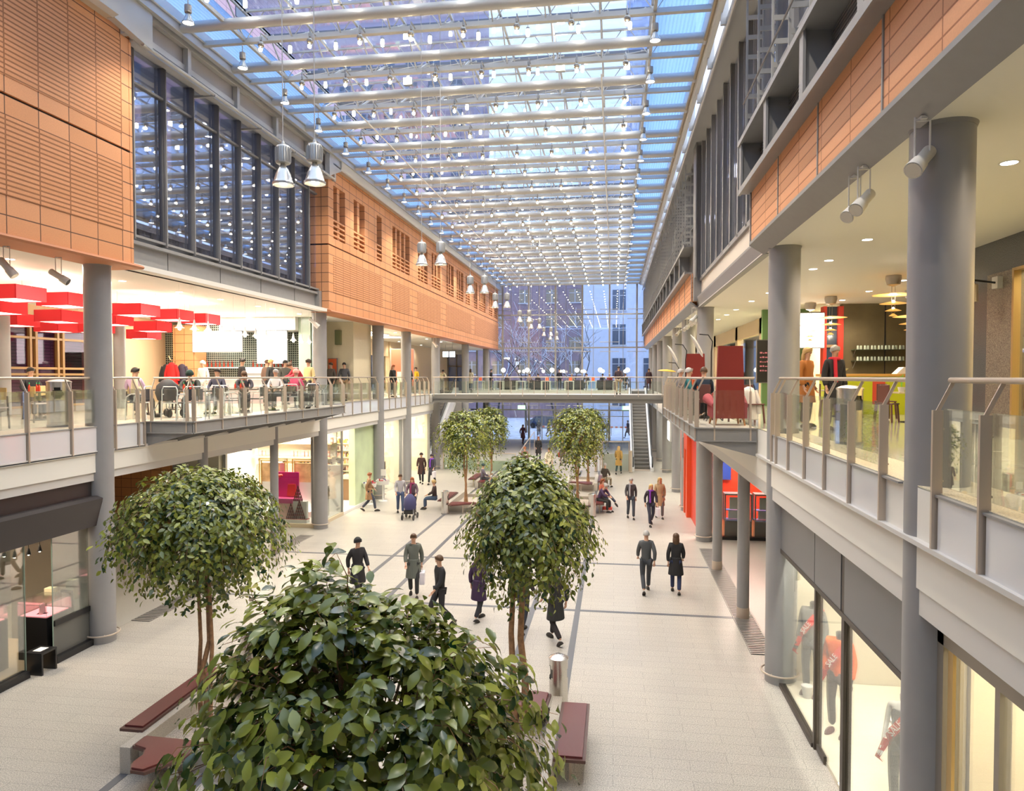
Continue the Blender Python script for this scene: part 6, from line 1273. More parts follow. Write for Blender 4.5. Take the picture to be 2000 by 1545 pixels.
# right wall of the hall beyond the red portal: glass fronts
m = MB()
for y in (34.3, 37.6, 40.8, 44, 47.5, 51, 55): m.box(3.6, 3.7, y - .05, y + .05, 0, 3.95)
m.box(3.64, 3.66, 34.3, 60, 0, 3.95, 1)
struct('window_32', m, [STEEL, SHOPG]); struct('wall_right_shops_back', MB().box(7.4, 7.6, 31.2, 66, 0, 3.95), mat('pale_shop_back_wall', (.72, .70, .62), .5))
for y in (37, 43, 50): room_light(5.4, y, 3.93, 1.6, 3, 130, NEUT, label='added ceiling light panel in the pale right shops, %s' % {37: 'nearest', 43: 'middle', 50: 'farthest'}[y])
board('light_box', 'white glowing light box sign hung on the right columns', 'sign', 0, 0, 0, 0, 1, (1, 1, 1))if False else None
t = thing('light_box', 'white glowing sign box fixed high beside the right columns', 'sign', (3.05, 40.2, 2.6)); MB().box(-.06, .0, -.75, .75, 0, 1.0).build('face', glow('sign_white', (1, .99, .95), 2.5), t); MB().box(-.05, .05, -.8, .8, -.04, 1.04).build('case', STEELL, t)
for x, lb in ((-8.9, 'left'), (1.1, 'right')):
    t = thing('exit_sign', 'small green exit sign over the doors of the end glass wall, %s one' % lb, 'sign', (x, 67.84, 2.97)); MB().box(-.35, .35, -.03, .03, 0, .35).build('panel', glow('exit_green_pale', (.35, .85, .5), 1.5), t); MB().beam((-.1, -.035, .08), (.05, -.035, .25), .04, .01, up=(0, 1, 0)).box(.1, .22, -.04, -.03, .06, .28).build('running_figure', glow('exit_white', (.9, 1, .95), 2), t)
for i, (x0, x1) in enumerate(((-8.1, -5.7), (-3.0, -.55), (-.4, 2.0))):
    m = MB()
    for x in (x0, (x0 + x1) / 2, x1): m.box(x - .04, x + .04, 67.7, 67.84, 0, 2.85)
    m.box(x0, x1, 67.7, 67.84, 2.3, 2.36); struct('door_%d' % (i + 3), m, STEELL)
struct('floor_far_mat', MB().box(-8.5, 2.2, 64.5, 67.6, 0, .012), mat('entrance_mat', (.25, .27, .3), .8))
struct('wall_far_left', MB().box(-14.3, -11.95, 57.0, 57.2, 0, 3.95), CREAM)
# ================================================================ people
SKIN = mat('skin', (.62, .36, .24), .5); 
def skinmesh(name, chains, sub=1, mats=None):
    """chains: list of [(point, radius), ...]; chains starting with an int join that earlier vertex"""
    bm = bmesh.new(); vs = []; rad = []
    for ch in chains:
        prev = None
        for it in ch:
            if isinstance(it, int): prev = vs[it]; continue
            v = bm.verts.new(it[0]); vs.append(v); rad.append(it[1])
            if prev is not None: bm.edges.new((prev, v))
            prev = v
    me = bpy.data.meshes.new(name); bm.to_mesh(me); bm.free()
    o = bpy.data.objects.new(name, me); COL.objects.link(o)
    s = o.modifiers.new('s', 'SKIN'); s.use_smooth_shade = True
    for i, r in enumerate(rad):
        r = r if isinstance(r, tuple) else (r, r); me.skin_vertices[0].data[i].radius = r; me.skin_vertices[0].data[i].use_root = (i == 0)
    u = o.modifiers.new('u', 'SUBSURF'); u.levels = sub
    dg = bpy.context.evaluated_depsgraph_get(); out = bpy.data.meshes.new_from_object(o.evaluated_get(dg)); out.name = name
    bpy.data.objects.remove(o)
    for p in out.polygons: p.use_smooth = True
    out.materials.clear(); out.materials.append(SKIN); return out
POSES = {}
def V3(a, b, t): return tuple(a[i] + (b[i] - a[i]) * t for i in range(3))
def pose(name):
    """joint positions; figure faces -Y, height about 1.75"""
    hz = .93; J = dict(pel=(0, 0, hz), sp=(0, .0, 1.15), ch=(0, .01, 1.36), nk=(0, .0, 1.50), hd=(0, -.02, 1.63),
        shL=(-.165, .0, 1.425), shR=(.165, 0, 1.425), elL=(-.215, .03, 1.15), elR=(.215, .03, 1.15), wrL=(-.225, -.07, .90), wrR=(.225, -.07, .90),
        hpL=(-.10, 0, .90), hpR=(.10, 0, .90), knL=(-.11, -.02, .50), knR=(.11, -.02, .50), anL=(-.11, .03, .09), anR=(.11, .03, .09))
    if name == 'walk': J.update(knL=(-.10, -.20, .52), anL=(-.10, -.26, .10), knR=(.10, .0, .49), anR=(.10, .32, .16), elL=(-.22, .15, 1.17), wrL=(-.21, .12, .92), elR=(.22, -.08, 1.16), wrR=(.20, -.24, .98))
    if name == 'walk2': J.update(knR=(.10, -.14, .51), anR=(.10, -.14, .09), knL=(-.10, .03, .49), anL=(-.10, .24, .12), elR=(.225, .08, 1.16), wrR=(.22, .05, .91), elL=(-.22, -.03, 1.16), wrL=(-.2, -.2, .98))
    if name == 'push': J.update(knL=(-.10, -.14, .50), anL=(-.10, -.12, .09), anR=(.10, .24, .12), elL=(-.24, -.12, 1.18), wrL=(-.2, -.42, 1.06), elR=(.24, -.12, 1.18), wrR=(.2, -.42, 1.06))
    if name == 'lean': J.update(sp=(0, -.06, 1.14), ch=(0, -.20, 1.30), nk=(0, -.32, 1.40), hd=(0, -.42, 1.50), shL=(-.19, -.24, 1.36), shR=(.19, -.24, 1.36), elL=(-.23, -.40, 1.14), elR=(.23, -.40, 1.14), wrL=(-.18, -.6, 1.08), wrR=(.18, -.6, 1.08))
    if name.startswith('sit'):
        d = -.46
        for k in ('pel', 'sp', 'ch', 'nk', 'hd', 'shL', 'shR', 'elL', 'elR', 'wrL', 'wrR', 'hpL', 'hpR'): x, y, z = J[k]; J[k] = (x, y, z - .40)
        J['pel'] = (0, .02, .54); J['hpL'] = (-.10, .0, .53); J['hpR'] = (.10, .0, .53)
        J.update(knL=(-.12, -.43, .50), knR=(.12, -.43, .50), anL=(-.12, -.42, .09), anR=(.12, -.42, .09), elL=(-.25, -.06, .80), elR=(.25, -.06, .80), wrL=(-.12, -.30, .68), wrR=(.12, -.30, .68))
        if name == 'sit_lean': J.update(sp=(0, -.02, .74), ch=(0, -.12, .93), nk=(0, -.2, 1.05), hd=(0, -.28, 1.16), shL=(-.19, -.15, 1.0), shR=(.19, -.15, 1.0), elL=(-.24, -.3, .80), elR=(.24, -.3, .80), wrL=(-.10, -.46, .72), wrR=(.10, -.46, .72))
        if name == 'sit_leg': J.update(knR=(.05, -.46, .56), anR=(-.02, -.86, .30), knL=(-.12, -.42, .5))
    return J
def hand(pts, base, w, el, s, idx):
    """palm and five fingers as chains off the wrist vertex idx"""
    d = Vector(w) - Vector(el); d.normalize(); side = Vector((s, 0, 0)); side = (side - d * side.dot(d)).normalized(); W_ = Vector(w)
    pm = W_ + d * .07; ch = []
    ch.append([idx, (tuple(pm), (.018, .032))]); n0 = base; k = n0
    fore = d.cross(side).normalized()
    for j, (off, L) in enumerate(((-.028, .062), (-.010, .072), (.010, .068), (.027, .055))):
        a = pm + side * off + d * .02; b = a + d * L * .55 - fore * 0 + Vector((0, -.008, 0)); c = b + d * L * .5 + Vector((0, -.022, 0))
        ch.append([n0, (tuple(a), .011), (tuple(b), .009), (tuple(c), .007)])
    a = W_ + d * .03 + Vector((0, -.028, 0)); ch.append([idx, (tuple(a), .012), (tuple(a + d * .035 + Vector((0, -.022, 0))), .009)])
    return ch
def make_pose(name, head=True, arms=True):
    key = (name, head)
    if key in POSES: return POSES[key]
    J = pose(name); ch = []; c = 0
    trunk = [(J['pel'], (.115, .085)), (J['sp'], (.105, .075)), (J['ch'], (.105, .072)), (J['nk'], (.052, .052))]
    hd = Vector(J['hd']); up = (hd - Vector(J['nk'])).normalized(); fw = Vector((0, -1, 0)); fw = (fw - up * fw.dot(up)).normalized()
    if head: trunk += [(tuple(hd - up * .045 + fw * .012), (.060, .068)), (tuple(hd + up * .03), (.076, .088)), (tuple(hd + up * .095 - fw * .01), (.058, .070))]
    ch.append(trunk); n = len(trunk)
    hands = []
    for s, a in (('L', -1), ('R', 1)):
        ch.append([2, (J['sh' + s], .042), (J['el' + s], .036), (J['wr' + s], (.022, .028))]); n += 3
        hands.append((s, a, n - 1))
    for s in 'LR':
        an = J['an' + s]; kn = J['kn' + s]
        ch.append([0, (J['hp' + s], .080), (V3(J['hp' + s], kn, .5), .068), (kn, .052), (V3(kn, an, .4), .048), (an, .034)]); n += 5
    for s, a, wi in hands:
        h = hand(None, n, J['wr' + s], J['el' + s], a, wi); ch += h; n += 1 + 12 + 2
    # re-index: the palm vertex is the first vertex added by each hand
    body = skinmesh('body', ch)
    # face details: eyes, nose, ears
    if head:
        mb = MB(); h = hd + up * .012
        for s in (-1, 1): mb.ball(h + fw * .080 + Vector((s * .028, 0, 0)) + up * .015, .012, 8, 1); mb.ball(h + Vector((s * .076, .008, 0)), .022, 8, 0, (.45, .8, 1.2)); mb.beam(h + fw * .088 + Vector((s * .018, 0, 0)) + up * .036, h + fw * .082 + Vector((s * .042, 0, 0)) + up * .036, .008, .006, 2)
        mb.add([tuple(h + fw * .078 + up * .02), tuple(h + fw * .108 - up * .018), tuple(h + fw * .08 - up * .02 + Vector((.016, 0, 0))), tuple(h + fw * .08 - up * .02 - Vector((.016, 0, 0)))], [(0, 2, 1), (0, 1, 3), (1, 2, 3)], 0, True)
        mb.beam(h + fw * .084 - up * .048 + Vector((.022, 0, 0)), h + fw * .084 - up * .048 - Vector((.022, 0, 0)), .01, .008, 3)
        fm = mb.build('face', [SKIN, mat('eye', (.03, .02, .02), .2), mat('brow', (.08, .05, .03), .8), mat('lips', (.45, .15, .13), .5)]); me = fm.data; bpy.data.objects.remove(fm)
        bm = bmesh.new(); bm.from_mesh(body); nb = len(bm.faces); bm.from_mesh(me); bm.to_mesh(body); bm.free()
        body.materials.clear()
        for m_ in me.materials: body.materials.append(m_)
    # clothes
    k = 1.0
    tops = {}
    for kind, ex in (('jacket', .030), ('coat', .040), ('shirt', .016)):
        tc_ = [[(V3(J['pel'], J['sp'], -.38 if not name.startswith('sit') else -.05), (.130 + ex, .105 + ex)), (J['sp'], (.120 + ex * .8, .092 + ex * .8)), (J['ch'], (.128 + ex * .6, .095 + ex * .7)), (V3(J['ch'], J['nk'], .80), (.066 + ex * .5, .066 + ex * .5))]]
        for s in 'LR': tc_.append([2, (J['sh' + s], .056 + ex * .55), (J['el' + s], .044 + ex * .55), (V3(J['el' + s], J['wr' + s], .92), .034 + ex * .5)])
        tops[kind] = skinmesh(kind, tc_)
    if not name.startswith('sit'):
        me = tops['coat']; bm = bmesh.new(); bm.from_mesh(me)
        mb = MB().lathe([(.10, 1.10), (.165, 1.05), (.185, .9), (.205, .75), (.225, .56), (.22, .55)], n=20, sy=.82)
        for f in mb.f: bm.faces.new([bm.verts.new(mb.v[i]) for i in f])
        bmesh.ops.remove_doubles(bm, verts=bm.verts[-len(mb.f) * 4 - 80:] if False else [], dist=.0001)
        bm.to_mesh(me); bm.free()
        for p in me.polygons: p.use_smooth = True
    lc = [[(J['pel'], (.128, .10))]]
    for s in 'LR': lc.append([0, (J['hp' + s], .098), (V3(J['hp' + s], J['kn' + s], .5), .088), (J['kn' + s], .070), (V3(J['kn' + s], J['an' + s], .5), .066), (V3(J['kn' + s], J['an' + s], .96), .060)])
    legs = skinmesh('trousers', lc)
    shoes = []
    for s in 'LR':
        x, y, z = J['an' + s]; kd = Vector(J['an' + s]) - Vector(J['kn' + s]); pit = math.atan2(kd.y, -kd.z) if not name.startswith('sit_leg') else .9 if s == 'R' else 0
        pit = max(-.2, min(1.0, pit)) if abs(pit) > .3 else 0
        q = Matrix.Rotation(pit * .8, 3, 'X')
        mb = MB(); mb.lathe([(.02, -.012), (.5, 0), (.5, .25), (.38, .6), (.15, .85), (.02, .9)], (0, 0, 0), 16)
        vs = [q @ Vector((p[0] * .095, p[1] * .27 - .085, p[2] * .095 - .085)) + Vector((x, y, z)) for p in mb.v]
        mb.v = [tuple(p) for p in vs]; sh = mb.build('shoe', BLACK); shoes.append(sh.data); bpy.data.objects.remove(sh)
    hairs = {}
    if head:
        M_ = Matrix((Vector((1, 0, 0)), -fw, up)).transposed()
        def cap(long_, sc=1.0):
            mb = MB(); n_ = 20; prof = []
            for i in range(9):
                a = PI * .60 * i / 8; prof.append((.094 * sc * math.sin(a) + .001, .112 * sc * math.cos(a)))
            v = []; fcs = []
            for r, z in prof:
                for j in range(n_):
                    t_ = 2 * PI * j / n_; yy = math.sin(t_) * r * 1.12; fr = max(0, -math.sin(t_)); zz = z + (fr * .055 if z < .05 else 0)
                    v.append(M_ @ Vector((math.cos(t_) * r, yy + .012, zz)) + hd + up * .035)
            if long_:
                base = len(v); 
                for (r, z) in ((.098, -.06), (.10, -.13), (.09, -.2), (.05, -.24)):
                    for j in range(n_):
                        t_ = 2 * PI * j / n_; fr = max(0, -math.sin(t_)); yy = math.sin(t_) * r * (.9 if math.sin(t_) > 0 else .1)
                        v.append(M_ @ Vector((math.cos(t_) * r, yy + .03, z)) + hd + up * .035)
                prof = prof + [0] * 4
            for i in range(len(prof) - 1):
                for j in range(n_): fcs.append((i * n_ + j, i * n_ + (j + 1) % n_, (i + 1) * n_ + (j + 1) % n_, (i + 1) * n_ + j))
            mb.add(v, fcs, 0, True); o = mb.build('hair', BLACK); d = o.data; bpy.data.objects.remove(o); return d
        hairs = dict(short=cap(False), long=cap(True), hat=cap(False, 1.13))
    POSES[key] = dict(body=body, tops=tops, legs=legs, shoes=shoes, hairs=hairs, J=J, hd=hd, up=up, fw=fw); return POSES[key]
HC = dict(black=(.02, .016, .014), brown=(.09, .045, .02), grey=(.42, .40, .38), blond=(.55, .36, .14), red=(.3, .09, .03), bald=None)
def setmat(o, mt):
    for s in o.material_slots: s.link = 'OBJECT'; s.material = mt; break
def cloth(col): return mat('cloth_%.3f_%.3f_%.3f' % col, col, .8, bump=.35, bscale=14)
def person(x, y, z, rz, p, label, top='jacket', tc_=(.04, .04, .045), lc_=(.04, .045, .07), hair='short', hc='brown', h=1.0, group=None, sc_=(.03, .025, .02), scarf=None, bag=None):
    P_ = make_pose(p); t = thing('person', label, 'person', (x, y, z), rz, group); t.scale = (h, h, h)
    def put(nm, me, mt):
        o = bpy.data.objects.new(nm, me); COL.objects.link(o); o.parent = t
        if mt:
            if not me.materials: me.materials.append(None)
            o.material_slots[0].link = 'OBJECT'; o.material_slots[0].material = mt
        return o
    put('body', P_['body'], None); put({'jacket': 'jacket', 'coat': 'coat', 'shirt': 'sweater'}[top], P_['tops'][top], cloth(tc_)); put('trousers', P_['legs'], cloth(lc_))
    for s in P_['shoes']: put('shoe', s, cloth(sc_))
    if hair == 'hat': put('hat', P_['hairs']['hat'], cloth(hc) if isinstance(hc, tuple) else cloth(HC[hc]))
    elif hair != 'none': put('hair', P_['hairs'][hair], mat('hair_' + hc, HC[hc], .55))
    if scarf:
        n = P_['J']['nk']; MB().tube([(n[0] + .085 * math.cos(a), n[1] + .085 * math.sin(a), n[2] - .01) for a in [2 * PI * k / 14 for k in range(15)]], .038, 8).tube([(n[0] - .05, n[1] - .10, n[2] - .02), (n[0] - .07, n[1] - .15, n[2] - .25), (n[0] - .06, n[1] - .16, n[2] - .5)], .038, 8).build('scarf', cloth(scarf), t)
    if bag:
        w = P_['J']['wrR']; b = thing('handbag' if bag != 'shop' else 'shopping_bag', '%s carried by the %s' % ({'shop': 'pale shopping bag', 'red': 'red bag'}.get(bag, 'bag'), ' '.join(label.split(' walking')[0].split(' crossing')[0].split(' far down')[0].split(',')[0].split()[:9])), 'bag', (0, 0, 0))
        m_ = Matrix.Translation((x, y, z)) @ Matrix.Rotation(rz, 4, 'Z'); b.location = m_ @ Vector((w[0] + .02, w[1] - .03, max(.25, w[2] - .55))); b.rotation_euler = (0, 0, rz)
        col = {'shop': (.7, .66, .7), 'red': (.7, .05, .03), 'dark': (.05, .03, .03)}.get(bag, (.1, .05, .04)); MB().bbox(-.07, .07, -.16, .16, 0, .34, .02).build('pouch', cloth(col), b); MB().tube([(0, -.08, .33), (0, -.05, .44), (0, .05, .44), (0, .08, .33)], .008, 6).build('handle', cloth(col), b)
    return t
PA = math.pi
# ---- on the hall floor (facing: 0 = towards the camera, PA = away)
person(.91, 20.2, 0, PA + .1, 'walk', 'person in a dark grey jacket walking away, left one of the right hand pair', 'jacket', (.075, .08, .085), (.045, .05, .06), hc='grey')
person(1.74, 20.3, 0, PA - .1, 'walk2', 'long haired woman in a black coat walking away, right one of the right hand pair', 'coat', (.018, .017, .018), (.03, .04, .10), 'long', 'brown', .96)
person(-6.86, 18.2, 0, .8, 'walk', 'person in black walking behind the top of the foreground crown', 'coat', (.02, .018, .02), (.02, .02, .025), 'hat', (.02, .02, .02))
person(-5.5, 18.9, 0, .2, 'walk2', 'person in a grey green patterned coat crossing the dark floor lines', 'coat', (.12, .13, .11), (.03, .03, .03), hc='brown', bag='shop')
person(-4.2, 16.7, 0, -.9, 'walk', 'person in black striding between the two nearer trees', 'jacket', (.02, .02, .022), (.025, .024, .028), hc='brown')
person(-3.35, 17.3, 0, 2.6, 'walk2', 'person in a dark purple coat half hidden left of the middle tree', 'coat', (.045, .02, .06), (.03, .03, .035), 'long', 'brown', .97)
person(-1.32, 16.1, 0, -2.4, 'walk', 'person in dark trousers hidden behind the right side of the middle tree crown', 'coat', (.03, .03, .03), (.025, .02, .022), hc='black')
person(-2.15, 16.6, 0, 2.7, 'walk2', 'person hidden behind the trunks of the middle tree', 'jacket', (.05, .05, .055), (.04, .045, .06), hc='black')
person(.72, 30.7, 0, .1, 'walk2', 'person in an open dark jacket and grey shirt walking towards the camera', 'jacket', (.05, .045, .05), (.05, .06, .08), hc='grey', scarf=(.3, .3, .32))
person(1.50, 29.4, 0, .2, 'walk', 'person in black with a purple sweater walking in front of the blond person', 'jacket', (.03, .02, .035), (.03, .03, .05), 'long', 'blond', .97, scarf=(.2, .04, .35), bag='shop')
person(1.95, 31.0, 0, .1, 'walk2', 'blond person in a tan coat behind the person in purple', 'coat', (.40, .28, .15), (.12, .1, .1), 'long', 'blond')
person(-11.0, 30.7, 0, 2.0, 'walk', 'person in a long brown coat leaving the cosmetics shop', 'coat', (.30, .17, .08), (.05, .06, .09), hc='red')
person(-9.45, 30.4, 0, .35, 'walk2', 'person in a light jacket and jeans beside the stroller', 'jacket', (.42, .40, .42), (.06, .09, .18), hc='brown')
person(-8.75, 29.9, 0, .2, 'push', 'person with a plum scarf pushing the dark stroller', 'jacket', (.10, .06, .08), (.05, .05, .08), 'long', 'red', .97, scarf=(.25, .03, .10))
t = thing('stroller', 'dark blue baby stroller pushed along the hall floor', 'stroller', (-8.68, 29.3, 0)); MB().lathe([(.02, .0), (.22, .04), (.28, .22), (.24, .5), (.1, .68), (.02, .7)], (0, 0, .38), 20, sy=1.2).build('hood', cloth((.05, .05, .13)), t); MB().tube([(-.2, .15, .6), (-.2, .5, 1.02), (.2, .5, 1.02), (.2, .15, .6)], .014, 6).build('push_handle', BLACK, t); MB().box(-.2, .2, -.25, .2, .25, .4).build('basket', BLACK, t)
for sx_ in (-.25, .25):
    for sy in (-.32, .3): MB().lathe([(.02, -.02), (.12, -.02), (.12, .02), (.02, .02)], (0, 0, 0), 18, tilt=Matrix.Rotation(PI / 2, 3, 'Y')).build('wheel', BLACK, t).location = (sx_, sy, .12); MB().tube([(sx_ * .7, sy * .4, .5), (sx_, sy, .12)], .014, 6).build('strut', STEEL, t)
person(-10.9, 39.1, 0, .1, 'walk2', 'woman in a long dark brown coat beside the woman with the purple scarf', 'coat', (.06, .025, .02), (.02, .02, .025), 'hat', (.04, .02, .02))
person(-10.25, 39.0, 0, -.1, 'walk', 'woman with a purple scarf over a dark coat, standing right by the left escalator', 'coat', (.05, .045, .06), (.03, .03, .03), 'hat', (.05, .04, .05), .97, scarf=(.22, .06, .5), bag='shop')
person(.28, 44.7, 0, PA - .2, 'walk', 'person in an ochre coat walking away to the far glass parapet', 'coat', (.42, .26, .07), (.03, .06, .06), 'long', 'blond')
person(-5.45, 51, 0, .2, 'walk2', 'person in a black coat walking towards the camera far down the hall', 'coat', (.03, .028, .03), (.03, .03, .03), 'long', 'red')
person(-3.6, 49.5, 0, PA, 'walk', 'person in a brown grey coat with a red bag far down the hall', 'coat', (.15, .12, .11), (.15, .12, .1), hc='brown', bag='red')
person(-3.5, 56.5, 0, .1, 'walk', 'person in a dark green jacket coming through the far doors', 'jacket', (.05, .07, .05), (.04, .04, .04), hc='brown')
person(-5.5, 43.5, 0, PA, 'walk', 'person in a brown jacket and blue jeans behind the top of the middle tree', 'jacket', (.22, .12, .09), (.06, .12, .22), hc='red')
person(-3.95, 43.0, 0, .2, 'walk2', 'person in a cream coat and black trousers behind the top of the middle tree', 'coat', (.68, .60, .45), (.03, .03, .03), hc='brown')
person(-8.2, 63.5, 0, .5, 'walk', 'person in a plum coat standing at the far left glass doors', 'coat', (.12, .05, .08), (.1, .03, .04), 'long', 'brown')
for i, (x, y, c, lb) in enumerate([(-7.6, 71.5, (.03, .03, .05), 'in navy outside the far left doors'), (-6.7, 72.5, (.02, .02, .03), 'in black outside, beside the person in navy'), (-4.4, 72, (.05, .06, .09), 'in dark blue outside the middle doors'), (-3.0, 73, (.06, .09, .14), 'in grey blue outside the middle doors'), (1.35, 71, (.03, .02, .03), 'in black with a red scarf outside the right door'), (-.6, 70.5, (.16, .13, .12), 'in a brown coat outside beside the right tree')]):
    person(x, y, 0, (i * 1.3) % 6, ('walk', 'walk2')[i % 2], 'person ' + lb, 'coat', c, (.03, .03, .04), hc='black')
# ---- sitting on the benches
person(-8.2, 31.6, -.0, -PI / 2 + .1, 'sit', 'grey haired man in a dark brown coat sitting on the bench beside the steel bin', 'jacket', (.05, .032, .03), (.05, .08, .14), hc='blond')
person(-6.2, 33.9, 0, 1.9, 'sit_lean', 'person in a brown jacket hunched on the bench behind the left row tree', 'jacket', (.07, .035, .025), (.03, .03, .03), hc='grey')
person(-7.1, 37.9, 0, 2.0, 'sit', 'person in a grey purple jacket sitting on the farther left row bench', 'jacket', (.14, .12, .17), (.05, .05, .06), 'hat', (.03, .06, .06))
person(-5.55, 38.2, 0, -2.0, 'sit', 'person in a dusky rose jacket seen over the middle tree top', 'jacket', (.22, .12, .12), (.05, .05, .06), hc='brown')
person(-4.9, 39.6, 0, 2.4, 'sit', 'person in a dark jacket seated behind the person in dusky rose', 'jacket', (.05, .045, .05), (.05, .05, .06), hc='black')
person(-.55, 33.4, 0, .9, 'sit_leg', 'woman in a coral jacket with wavy hair sitting with outstretched leg', 'jacket', (.62, .18, .11), (.03, .04, .07), 'long', 'red', .97)
person(-.62, 32.2, 0, 1.1, 'sit_lean', 'person in a dark purple puffer jacket slumped on the bench beside the woman in coral', 'jacket', (.07, .04, .10), (.03, .03, .03), hc='grey')
person(-.5, 39.0, 0, 2.6, 'sit', 'man in a brown leather jacket sitting with his back to the camera', 'jacket', (.07, .055, .045), (.35, .30, .22), hc='grey')
person(-2.5, 34.0, 0, -1.2, 'sit_lean', 'person in a tan jacket bending behind the right row tree trunk', 'jacket', (.36, .22, .13), (.1, .09, .08), hc='blond')
t = thing('red_bag', 'red and white bag on the floor under the bench of the woman in coral', 'bag', (-.3, 32.2, 0)); MB().bbox(-.22, .22, -.15, .15, 0, .22, .05).build('pouch', cloth((.7, .1, .07)), t); MB().bbox(-.2, .2, -.17, -.14, .02, .1, .01).build('white_strip', WHITE, t)
# ---- footbridge and far platform
person(.25, 44.4, 5, PA, 'walk', 'man in a black and red jacket and beige trousers walking on the footbridge', 'jacket', (.06, .04, .05), (.40, .33, .22), hc='black')
person(-10.95, 48.5, 5, .2, 'walk2', 'person in a cream padded coat beyond the left end of the footbridge', 'coat', (.62, .55, .40), (.1, .12, .16), 'long', 'blond')if False else None
person(-11.9, 58.0, 5, PA, 'walk2', 'person in a cream padded coat at the left end of the far platform', 'coat', (.62, .55, .40), (.1, .12, .16), 'long', 'brown')
person(-12.6, 58.6, 5, .5, 'stand', 'person in a dark coat left of the cream padded coat', 'coat', (.05, .03, .03), (.04, .04, .05), hc='brown')
person(-10.6, 60.5, 5, 2, 'stand', 'person in black right of the cream padded coat', 'jacket', (.02, .02, .025), (.02, .02, .03), hc='black')
person(2.7, 50.0, 5, PA, 'walk', 'person in a dark coat walking away beside the top of the right escalator', 'coat', (.05, .03, .04), (.05, .04, .05), 'long', 'brown')if False else None
person(2.75, 58.3, 5, 0, 'stand', 'person in a dark plum coat standing at the right end of the far platform', 'coat', (.07, .035, .045), (.05, .04, .05), 'long', 'brown')
person(-4.7, 60.9, 5, .3, 'stand', 'dark clothed person standing among the far tables', 'jacket', (.02, .02, .03), (.03, .03, .03), hc='black')
for i, (x, y, c) in enumerate([(-9.2, 60.6, (.12, .10, .10)), (-7.2, 60.2, (.25, .2, .18)), (-6.5, 60.5, (.06, .05, .06)), (-3.6, 60.4, (.35, .30, .22)), (-2.3, 59.7, (.05, .05, .06)), (-1.0, 60.5, (.03, .03, .04)), (-.4, 60.4, (.25, .04, .04)), (.9, 59.8, (.05, .06, .05))]):
    person(x, y, 5, (i % 2) * .6 - .3, 'sit', 'seated guest at the far platform tables, %s from the left' % nth(i), 'shirt', c, (.04, .04, .05), hc=('grey', 'brown', 'black')[i % 3])
# ---- left gallery
person(-12.0, 40.3, 5, .4, 'walk2', 'dark clothed person passing the fifth left column', 'coat', (.05, .06, .06), (.05, .05, .06), hc='black')
person(-13.6, 47.5, 5, -.5, 'stand', 'person in a bright yellow top at the rear left gallery', 'shirt', (.80, .50, .02), (.3, .33, .35), hc='brown')
person(-12.9, 52, 5, .5, 'lean', 'dark haired person in a cream top leaning at the rear left gallery', 'shirt', (.75, .68, .45), (.3, .3, .25), hc='black')
person(-12.35, 36.2, 5, .9, 'stand', 'person in black with a yellow bag between the third and fourth left columns', 'jacket', (.025, .025, .03), (.03, .03, .04), hc='black')
person(-11.95, 37.2, 5, 1.2, 'stand', 'long haired person in black beside the fourth left column', 'jacket', (.02, .02, .02), (.03, .03, .04), 'long', 'red')
person(-12.35, 31.2, 5, .3, 'walk2', 'person in a dark jacket walking before the cream plaster wall', 'jacket', (.07, .07, .08), (.35, .22, .12), hc='black')
person(-12.9, 32.3-1.3, 5, -.3, 'stand', 'person raising a coat before the cream plaster wall', 'jacket', (.15, .12, .10), (.05, .05, .05), hc='brown')
